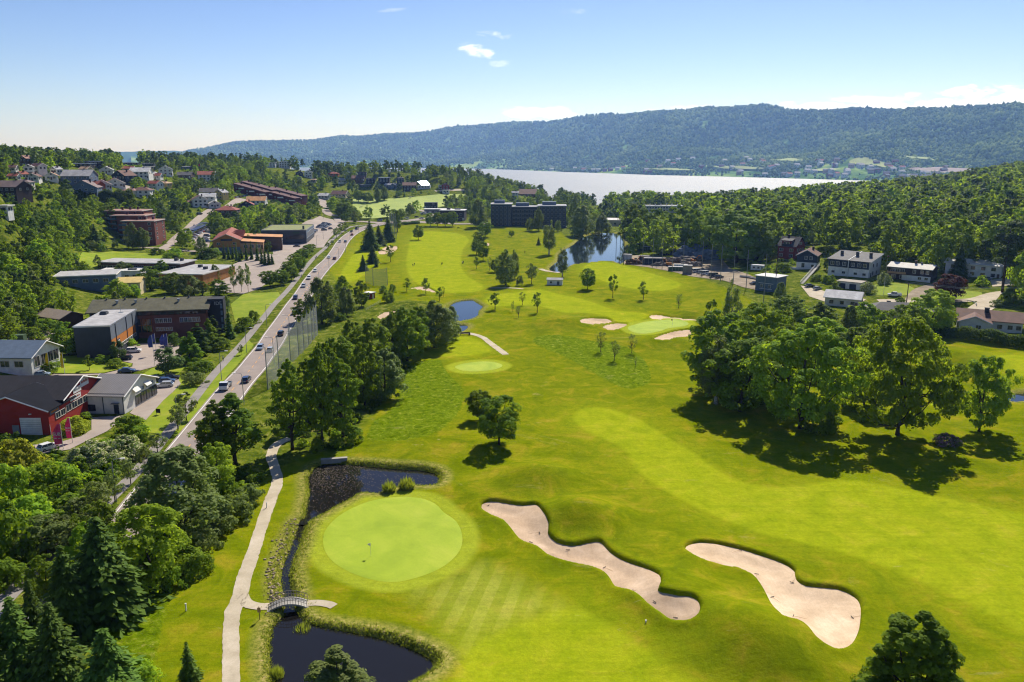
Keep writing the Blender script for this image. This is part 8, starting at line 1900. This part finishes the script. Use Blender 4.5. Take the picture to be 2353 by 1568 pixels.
for a in ((z2(1440, 1163), 1, 60, (.05, .05, .06), "golfer in dark clothes, left of a pair on the far striped fairway", None, True), (z2(1456, 1156), 0, 200, (.1, .1, .14), "golfer right of a pair on the far striped fairway"), (z2(1710, 1148), 1, 120, (.25, .1, .05), "lone golfer in the middle of the far striped fairway", None, True), (z2(1893, 1142), 0, 30, (.5, .5, .5), "pale-clad golfer, left of a pair at the far fairway's edge", None, True), (z2(1904, 1136), 1, 210, (.06, .06, .08), "dark-clad golfer, right of a pair at the far fairway's edge"),
  (z2(405, 1265), 1, 20, (.03, .03, .04), "walker on the footpath beside the grey yard, left of two"), (z2(421, 1265), 1, 20, (.04, .04, .05), "walker on the footpath beside the grey yard, right of two"), (z2(545, 1100), 1, 200, (.02, .02, .03), "walker in black on the footpath by the green row, left of two"), (z2(556, 1090), 1, 200, (.08, .05, .05), "walker on the footpath by the green row, right of two"), (z5(2050, 748), 1, 30, (.35, .36, .3), "pale-clad walker on the footpath beside the conifer row"), ((1176.5 + 118 / 3.995, 321.7 + 1045 / 3.995), 0, 0, (.2, .12, .08), "golfer on the fairway left of the lake"), (zC(1605, 1035), 1, 90, (.03, .03, .04), "left one of two people walking at the far junction"), (zC(1642, 1035), 1, 90, (.05, .05, .08), "right one of two people walking at the far junction")): person(*a)
o = put("person", PM[0], None, (RIDER[0], RIDER[1], RIDER[2] + .1)); o.rotation_euler = (0, 0, R(-25)); o.color = (.03, .03, .04, 1); tag(o, "motorcycle rider in dark clothes going down the lane", "person")
# ------------------------------------------------------------------ houses across the fjord and a boat
def far_house_mesh(wc, rc):
 mb = MB(); mb.extr([(-5, -4), (5, -4), (5, 5), (0, 8), (-5, 5)], -7, 7, 0); mb.add([(-7.5, 0, 8.2), (7.5, 0, 8.2), (7.5, -5.6, 4.7), (-7.5, -5.6, 4.7), (7.5, 5.6, 4.7), (-7.5, 5.6, 4.7)], [(0, 1, 2, 3), (1, 0, 5, 4)], 1); [mb.box((u, -5.05, 1.5), (1.6, .1, 1.6), 0, 2) for u in (-4.5, 0, 4.5)]; return mb.mesh("house", [PAL[wc], PAL[rc], GLASS])
FH = [far_house_mesh("white", "palegrey"), far_house_mesh("white", "redtile"), far_house_mesh("tan", "greytile"), far_house_mesh("red", "darktile")]
rg = np.random.default_rng(71); n = 90; px = np.concatenate([rg.uniform(1250, 1700, 26), rg.uniform(1700, 2060, 44), rg.uniform(2050, 2330, 20)]); s = rg.uniform(.01, .30, n) ** 1.25 + .012; hx, hy, hz = hill_h(px, s); idx = rg.choice([0, 0, 0, 1, 2, 3], n)
for i in range(n):
 o = put("house", FH[idx[i]], None, (hx[i], hy[i], hz[i] + 4)); o.scale = (1.8,) * 3; o.rotation_euler = (0, 0, rg.uniform(-.6, .6)); c = ["white house with a grey roof", "white house with a red roof", "tan house with a grey roof", "red house with a dark roof"][idx[i]]
 tag(o, f"distant {c} on the wooded shore across the fjord", "house", "distant houses across the fjord")
x, y = at_z(1850, 404.5, -50); o = thing("boat", "small dark boat on the bright fjord near the far shore", "boat", (float(x), float(y), -50), .4); mb = MB(); mb.add([(-9, -2, 1.8), (9, 0, 2.2), (-9, 2, 1.8), (-8.5, -1.5, -.4), (7, 0, -.4), (-8.5, 1.5, -.4)], [(0, 1, 2), (0, 3, 4, 1), (1, 4, 5, 2), (2, 5, 3, 0), (3, 5, 4)]); mb.build("hull", PAL["navy"], o); mb = MB(); mb.box((-3, 0, 1.8), (5, 2.6, 2.4)); mb.build("cabin", PAL["white"], o)
# ------------------------------------------------------------------ planting the woods (after everything that needs room)
for p in [ribbon(ROAD, 13), ribbon(FOOT, 5)] + [p for _, p, _ in pondW]: BLOCK.append(p)
for o in list(COL.objects):
 if o.get("kind") == "structure" and o.name.split(".")[0] in ("car_park", "yard", "lawn", "football_pitch", "road", "path") and o.data is not None and o.name.split(".")[0] != "road_marking":
  co = np.empty(len(o.data.vertices) * 3, np.float32); o.data.vertices.foreach_get("co", co); co = co.reshape(-1, 3)[:, :2].astype(float)
  bm = bmesh.new(); bm.from_mesh(o.data); ed = {v.index for e in bm.edges if e.is_boundary for v in e.verts}
  loop = [];
  if ed:
   bv = [v for v in bm.verts if v.is_boundary]; cur = bv[0]; seen = set()
   while cur is not None and cur.index not in seen:
    seen.add(cur.index); loop.append((cur.co.x, cur.co.y)); nx = None
    for e in cur.link_edges:
     if e.is_boundary and e.other_vert(cur).index not in seen: nx = e.other_vert(cur); break
    cur = nx
  bm.free()
  if len(loop) > 3: BLOCK.append(np.array(loop)[::max(1, len(loop) // 40)])
BLOCK.append(golfW)
LEAFY = [("m_leaf", 5), ("m_bright", 1.2), ("m_grey", 1), ("m_dark", 2)]
MIXED = [("m_leaf", 3), ("m_bright", .8), ("m_grey", 1), ("m_dark", 2), ("m_pine", 1.5), ("m_spruce", .8)]
CONIF = [("m_pine", 5), ("m_spruce", 2), ("m_dark", 3), ("m_leaf", 1)]
wood(WD("1455,470 1560,440 1700,430 1790,455 1850,500 1990,440 2060,425 2200,400 2320,380 2440,340 2600,340 2640,520 2400,560 2100,570 1800,610 1600,640 1450,720 1420,560"), 12, LEAFY, (17, 24),
 "broadleaf tree in the dense wood on the right hillside", "trees of the dense wood on the right hillside", 85, 1, small=5, stuff="dense broadleaf wood climbing the right hillside")
wood(WD("1440,720 1600,640 1800,612 2100,572 2400,562 2640,522 2800,900 2500,1250 2200,1250 2000,1150 1750,1100 1480,1050 1380,900"), 13, LEAFY + [("m_pine", .8), ("m_dark", 1.5)], (15, 23),
 "", "", 0, 2, small=6, stuff="upper part of the dense wood on the right hillside")
wood(WD("2000,1150 2200,1250 2500,1250 2800,900 3000,1500 2600,1900 2353,1800 2150,1500"), 12, CONIF, (14, 20), "", "", 0, 3, stuff="dark pine wood on the ridge at the right edge")
wood(WD("-140,215 20,220 60,232 120,255 190,278 255,300 300,315 190,335 165,345 180,420 205,450 150,470 60,430 -60,380 -200,300"), 7.5, [("m_leaf", 4), ("m_bright", 1.6), ("m_grey", 1.5), ("m_dark", 1.5)], (9, 15),
 "broadleaf tree in the leafy wood at the left edge", "trees of the leafy wood at the left edge", 45, 4, stuff="leafy wood filling the left edge")
wood(WD("-200,400 60,430 150,470 205,480 220,530 345,540 345,470 420,480 470,560 560,545 640,560 720,600 735,720 720,900 560,1050 300,1000 100,950 -100,820"), 9.5, MIXED, (8, 15),
 "tree among the houses on the left hillside", "trees among the houses on the left hillside", 120, 5, small=2.6, stuff="trees and gardens of the left hillside")
wood(WD("-200,830 100,960 300,1010 560,1060 760,920 820,1000 700,1250 300,1350 -200,1200"), 13, CONIF, (13, 19), "", "", 0, 6, stuff="pines along the crest of the left hillside")
wood(WD("470,575 520,520 610,505 720,560 735,640 700,700 560,610 480,600"), 8, [("m_leaf", 4), ("m_bright", 2), ("m_grey", 1.5), ("m_dark", 1)], (6, 11),
 "leafy tree on the slope above the long grey store", "trees on the slope above the long grey store", 25, 7, small=2.2, stuff="bushy slope above the long grey store")
wood(WD("745,640 830,690 900,720 1000,760 1130,760 1180,700 1400,640 1420,800 1250,980 1100,1000 900,900 760,860 740,760"), 9.5, MIXED, (8, 14),
 "tree among the houses of the middle hill", "trees among the houses of the middle hill", 60, 8, small=2.4, stuff="gardens and trees of the middle hill")
wood(WD("740,880 900,905 1100,1005 1250,985 1420,810 1500,1000 1500,1500 1300,1500 1000,1400 800,1250 700,1100"), 12.5, CONIF + [("m_leaf", 3), ("m_grey", 1)], (12, 18), "", "", 0, 9, stuff="wooded crest of the middle hill above the fjord")
def tangle(poly, spacing, hr, label, seed, mix):
 rg = np.random.default_rng(seed); rows = []
 for x, y in scatter(poly, spacing, rg):
  if exists_block_nogolf(x, y): continue
  k = mix[int(rg.integers(0, len(mix)))]; v = int(rg.integers(0, len(PROTO[k]))); h = rg.uniform(*hr); z = ground(x, y)
  rows.append((k, v, x, y, z, h, h * rg.uniform(1.3, 1.9)))
 if rows: mass("undergrowth", rows, label, seed, cutfn=lambda d: 1.0 if d < 260 else .5)
def exists_block_nogolf(x, y):
 for p in BLOCK:
  if p is golfW: continue
  if p[:, 0].min() - 1 < x < p[:, 0].max() + 1 and p[:, 1].min() - 1 < y < p[:, 1].max() + 1 and sdist(p, np.array([x]), np.array([y]))[0] < .6: return True
 return False
tangle(W(P("690,1035 760,1040 850,960 930,860 940,800 860,820 760,900 680,960")), 3.2, (1.0, 2.6), "undergrowth beneath the tree belt", 31, ["m_bush"])
tangle(W(P("0,1560 0,1420 140,1300 330,1130 480,1110 560,1085 600,1085 560,1140 480,1240 400,1330 330,1380 250,1450 200,1560")), 3.0, (.9, 2.4), "undergrowth below the trees in the lower left corner", 32, ["m_bush"])
tangle(W(P("0,1000 60,1040 180,1050 330,1000 350,1040 240,1130 100,1260 0,1350")), 2.8, (1.2, 3.2), "leafy thicket below the red workshop", 33, ["m_bush"])
tangle(W(P("1580,900 1720,930 1850,985 2060,1000 2130,960 2060,900 1850,860 1650,850")), 4.5, (.8, 2.0), "undergrowth in the shade of the large clump", 34, ["m_bush"])
tangle(W(P("345,500 400,480 440,520 380,560 345,570")), 4.0, (.8, 2.0), "scrub on the rocky slope by the lane", 35, ["m_bush"])
tangle(W(P("176,470 345,465 345,555 300,560 205,560 165,540 60,560 0,520 0,470")), 5, (1.5, 4.0), "scrub on the slope left of the brick apartments", 36, ["m_bush"])
tangle(W(P("0,400 100,425 205,465 210,560 170,640 60,560 0,600")), 5.5, (1.5, 4.5), "bushes covering the slope at the left edge", 37, ["m_bush"])
tangle(W(P("0,600 60,570 170,645 160,700 90,720 0,760")), 5, (1.5, 4.5), "bushes at the foot of the leafy wood", 38, ["m_bush"])
tangle(W(P("345,440 470,400 600,470 700,450 735,520 640,540 560,490 480,480 380,560 345,500")), 6.5, (1.2, 3.5), "scrub between the hillside houses", 39, ["m_bush"])
tangle(W(P("1640,560 1800,560 1900,600 2120,600 2340,580 2340,620 2200,640 2130,600 2000,590 1900,585 1780,640 1700,600")), 5, (1.0, 3.0), "scrub at the foot of the right-hand wood", 42, ["m_bush"])
tangle(W(P("395,1335 470,1255 560,1135 598,1100 575,1085 500,1170 420,1270 370,1330")), 2.2, (1.0, 2.2), "low shrub belt along the mown strip left of the gravel path", 43, ["m_bush"])
def weeds():
 rg = np.random.default_rng(40); V = []
 for pl, wd, n in ((streamW, 2.8, 4200), (np.vstack([pondW[0][1], pondW[0][1][:1]]), 1.0, 5500), (np.vstack([pondW[1][1], pondW[1][1][:1]]), 1.0, 5000), (np.vstack([pondW[2][1], pondW[2][1][:1]]), 1.8, 2500)):
  seg = np.hypot(*np.diff(pl, axis=0).T); s = np.concatenate([[0], np.cumsum(seg)]); u = rg.uniform(0, s[-1], n)
  b = np.stack([np.interp(u, s, pl[:, 0]), np.interp(u, s, pl[:, 1])], -1) + rg.normal(size=(n, 2)) * wd * .45
  zz = Hg(b[:, 0], b[:, 1]); h = rg.uniform(.12, .42, n); a = rg.uniform(0, 2 * PI, n); c = np.stack([np.cos(a), np.sin(a), np.zeros(n)], -1) * .07
  B = np.column_stack([b, zz]); tip = np.stack([rg.normal(size=n) * .2, rg.normal(size=n) * .2, h], -1)
  V.append(np.stack([B - c, B + c, B + tip + c * .2, B + tip - c * .2], 1).reshape(-1, 3))
 V = np.concatenate(V); me = np_mesh("weeds", V, np.arange(len(V)).reshape(-1, 4), [LM["reed"]])
 tag(put("weeds", me), "rough weeds along the pond banks and the stream", None, None, "stuff")
weeds()
def pads():
 rg = np.random.default_rng(41); p = pondW[0][1]; z = POND_LEVEL[0] + .012; vs, fs = [], []
 n = 0
 while n < 1300:
  x = rg.uniform(p[:, 0].min(), p[:, 0].max()); y = rg.uniform(p[:, 1].min(), p[:, 1].max())
  px, py, _ = project(x, y, z)
  if sdist(p, np.array([x]), np.array([y]))[0] > -.4: continue
  left = np.clip((860 - px) / 120, 0, 1) * np.clip((1140 - py) / 40, 0.05, 1)
  if rg.uniform() > .10 + .9 * left: continue
  r = rg.uniform(.05, .13); k = len(vs); a0 = rg.uniform(0, 6)
  for i in range(6): vs.append((x + r * math.cos(a0 + i * PI / 3), y + r * math.sin(a0 + i * PI / 3), z + rg.uniform(0, .02)))
  fs.append(tuple(range(k, k + 6))); n += 1
 me = bpy.data.meshes.new("lily_pads"); me.from_pydata(vs, [], fs); me.materials.append(plain("lily_pad", rgb("463a22"), .7, var=.5, scale=2))
 tag(put("lily_pads", me), "brown lily pads floating on the upper pond", None, None, "stuff")
pads()
def far_wood():
 rg = np.random.default_rng(50); n = 52000
 px = rg.uniform(380, 2420, n); s = rg.uniform(0.004, 1.06, n) ** 1.15
 x, y, z = hill_h(px, s)
 cl = rug(x, y, 160, 20, 25)
 keep = (cl + rg.normal(size=n) * .5 > -.1 - 2.0 * s);
 for q in FIELDS: keep &= ~(sdist(q * [.001, 1], px * .001, s) < 0)
 x, y, z, s, px = x[keep], y[keep], z[keep], s[keep], px[keep]; n = len(x)
 ico = bmesh.new(); bmesh.ops.create_icosphere(ico, subdivisions=1, radius=1.0); V0 = np.array([v.co[:] for v in ico.verts]); F0 = np.array([[v.index for v in f.verts] for f in ico.faces]); ico.free()
 S = rg.uniform(5.5, 11, n) * (1 + .25 * (y > 5500)) * (.62 + .45 * np.minimum(1, s * 2.2)); hgt = S * rg.uniform(.8, 1.5, n)
 J = 1 + rg.normal(size=(n, len(V0), 1)) * .22
 V = V0[None] * J * np.stack([S, S, hgt], -1)[:, None, :] * np.array([1, 1, 1]) + np.stack([x, y, z + hgt * .5], -1)[:, None, :]
 F = F0[None] + (np.arange(n) * len(V0))[:, None, None]
 m, nt, b = nodemat("far_wood_leaf"); isl = N(nt, "ShaderNodeNewGeometry").outputs["Random Per Island"]
 co = N(nt, "ShaderNodeTexCoord").outputs["Object"]; big = noise(nt, .0035, 6, co, .65, .5)
 c = ramp(nt, math_(nt, "ADD", math_(nt, "MULTIPLY", isl, .22), math_(nt, "MULTIPLY", big, .78)), [(.2, (.022, .042, .012, 1)), (.46, (.07, .12, .024, 1)), (.62, (.17, .23, .04, 1)), (.8, (.30, .35, .07, 1))])
 L(nt, c, b.inputs["Base Color"]); b.inputs["Roughness"].default_value = 1; b.inputs["Specular IOR Level"].default_value = 0
 me = np_mesh("forest", V.reshape(-1, 3), F.reshape(-1, 3), [m]); tag(put("forest", me), "distant forest covering the hills across the fjord", None, None, "stuff")
FIELDS = [np.array(q) for q in ([(1955, .20), (1985, .225), (2040, .20), (2060, .17), (2050, .15), (2005, .165), (1960, .175)], [(2090, .17), (2150, .22), (2230, .24), (2260, .2), (2210, .15), (2130, .14)], [(1640, .12), (1700, .13), (1760, .12), (1730, .10), (1660, .10)])]
hill_patch(FIELDS[0], rgb("8f9a4a"), "pale green field on the far hillside", "field")
hill_patch(FIELDS[1], rgb("8a7a72"), "brown quarry scar on the far hillside", "quarry_ground")
for q_, l_ in (([(1480, .05), (1540, .065), (1600, .06), (1560, .045)], "long pale meadow above the far shore"), ([(1860, .10), (1900, .125), (1935, .11), (1900, .09)], "meadow among the far houses"), ([(2060, .33), (2120, .36), (2150, .33), (2090, .31)], "high clearing on the far hillside"), ([(1770, .24), (1830, .27), (1850, .245), (1800, .225)], "narrow clearing on the far hillside"), ([(2230, .08), (2290, .10), (2330, .085), (2270, .07)], "meadow low on the far hillside at the right")): FIELDS.append(np.array(q_)); hill_patch(FIELDS[-1], rgb("8c9a50"), l_, "field")
hill_patch(FIELDS[2], rgb("7c8a44"), "smaller green field on the far hillside", "field")
far_wood()
# ------------------------------------------------------------------ light, sky, air
SUN_AZ, SUN_EL = R(19.0), R(44.0)     # to the right of the view direction, above the horizon
sun_d = bpy.data.lights.new("sun", "SUN"); sun_d.energy = 5.0; sun_d.angle = R(.53); sun_d.color = (1.0, .95, .86)
sun = bpy.data.objects.new("sun", sun_d); COL.objects.link(sun)
sv = Vector((math.sin(SUN_AZ) * math.cos(SUN_EL), math.cos(SUN_AZ) * math.cos(SUN_EL), math.sin(SUN_EL)))
sun.rotation_euler = sv.to_track_quat("Z", "Y").to_euler(); sun.location = (200, 400, 500)
world = bpy.data.worlds.new("World"); scene.world = world; world.use_nodes = True
nt = world.node_tree; bg = nt.nodes["Background"]
sky = nt.nodes.new("ShaderNodeTexSky"); sky.sky_type = "NISHITA"; sky.sun_disc = False
sky.sun_elevation = SUN_EL; sky.sun_rotation = SUN_AZ; sky.altitude = 100; sky.air_density = 1.0; sky.dust_density = .25; sky.ozone_density = 3.0
co = N(nt, "ShaderNodeTexCoord").outputs["Generated"]
sep = N(nt, "ShaderNodeSeparateXYZ"); L(nt, co, sep.inputs[0])
az = math_(nt, "DIVIDE", sep.outputs[0], sep.outputs[1]); el = math_(nt, "DIVIDE", sep.outputs[2], math_(nt, "MAXIMUM", sep.outputs[1], .05))
def cloud(cx, cy, rx, ry, sc, thr, amt):
 """one wisp or bank of cloud, by direction in the sky (cx, cy = tangents)"""
 u = math_(nt, "DIVIDE", math_(nt, "SUBTRACT", az, cx), rx); v = math_(nt, "DIVIDE", math_(nt, "SUBTRACT", el, cy), ry)
 d = math_(nt, "ADD", math_(nt, "MULTIPLY", u, u), math_(nt, "MULTIPLY", v, v))
 g = math_(nt, "SUBTRACT", 1.0, d, True)
 cv = N(nt, "ShaderNodeCombineXYZ"); L(nt, az, cv.inputs[0]); L(nt, math_(nt, "MULTIPLY", el, 2.6), cv.inputs[1])
 n = noise(nt, sc, 8, cv.outputs[0], .62, .4)
 f = N(nt, "ShaderNodeMapRange", clamp=True); f.interpolation_type = "SMOOTHSTEP"
 L(nt, math_(nt, "ADD", n, math_(nt, "MULTIPLY", math_(nt, "SUBTRACT", g, .6), .5)), f.inputs[0]); f.inputs[1].default_value = thr; f.inputs[2].default_value = thr + .2
 return math_(nt, "MULTIPLY", math_(nt, "MULTIPLY", f.outputs[0], amt), math_(nt, "GREATER_THAN", sep.outputs[1], 0.05))
def tx(px): return (px - 1176.5) / FPX
def ty(py): return math.tan(math.atan((784 - py) / FPX) - PITCH)
cl = None
for c in [(tx(1130), ty(80), .040, .012, 22, .54, .55), (tx(1098), ty(117), .036, .016, 24, .50, .85), (tx(1150), ty(146), .03, .008, 26, .6, .3), (tx(1240), ty(258), .075, .012, 26, .46, .75), (tx(1600), ty(252), .12, .008, 30, .48, .5),
  (tx(2080), ty(246), .30, .016, 26, .47, .8), (tx(2180), ty(211), .05, .012, 34, .47, .8), (tx(2330), ty(224), .10, .026, 30, .49, .75), (tx(1980), ty(228), .12, .014, 34, .54, .5), (tx(915), ty(25), .05, .008, 20, .6, .2), (tx(1310), ty(28), .03, .008, 20, .58, .25)]:
 f = cloud(*c); cl = f if cl is None else math_(nt, "MAXIMUM", cl, f)
hs = N(nt, "ShaderNodeHueSaturation"); hs.inputs["Saturation"].default_value = 1.15; L(nt, sky.outputs[0], hs.inputs["Color"])
grad = N(nt, "ShaderNodeMapRange", clamp=True); L(nt, sep.outputs[2], grad.inputs[0]); grad.inputs[1].default_value = 0.0; grad.inputs[2].default_value = .24
low_ = mixc(nt, grad.outputs[0], (.98, 1.02, 1.22, 1), (.86, .77, .98, 1))
skyc = mixc(nt, cl, mixc(nt, 1.0, hs.outputs[0], low_, "MULTIPLY"), (13.0, 13.2, 13.6, 1))
L(nt, skyc, bg.inputs["Color"]); bg.inputs["Strength"].default_value = .078
def haze():
 m = bpy.data.materials.new("haze"); m.use_nodes = True; t = m.node_tree
 for n in list(t.nodes):
  if n.type == "BSDF_PRINCIPLED": t.nodes.remove(n)
 v = t.nodes.new("ShaderNodeVolumePrincipled"); v.inputs["Density"].default_value = HAZE_DENSITY
 v.inputs["Color"].default_value = (.27, .49, 1.0, 1); v.inputs["Absorption Color"].default_value = (1, 1, 1, 1); v.inputs["Anisotropy"].default_value = .45
 t.links.new(v.outputs[0], t.nodes["Material Output"].inputs["Volume"])
 mb = MB(); mb.box((0, 6200, -82), (40000, 13800, 82 + 560))
 tag(mb.build("haze", m), kind="stuff")
HAZE_DENSITY = .65e-4
haze()
vs = scene.view_settings; vs.view_transform = "Standard"; vs.look = "None"; vs.exposure = 0.45; vs.gamma = 1.0
cy = scene.cycles
cy.max_bounces = 6; cy.diffuse_bounces = 2; cy.glossy_bounces = 2; cy.transmission_bounces = 3; cy.transparent_max_bounces = 8; cy.volume_bounces = 0
cy.caustics_reflective = False; cy.caustics_refractive = False
cy.use_adaptive_sampling = True; cy.adaptive_threshold = .015
cy.use_denoising = True; cy.denoiser = "OPENIMAGEDENOISE"; cy.denoising_input_passes = "RGB_ALBEDO_NORMAL"
cy.sample_clamp_indirect = 4.0
cy.pixel_filter_type = "BLACKMAN_HARRIS"; cy.filter_width = 1.15
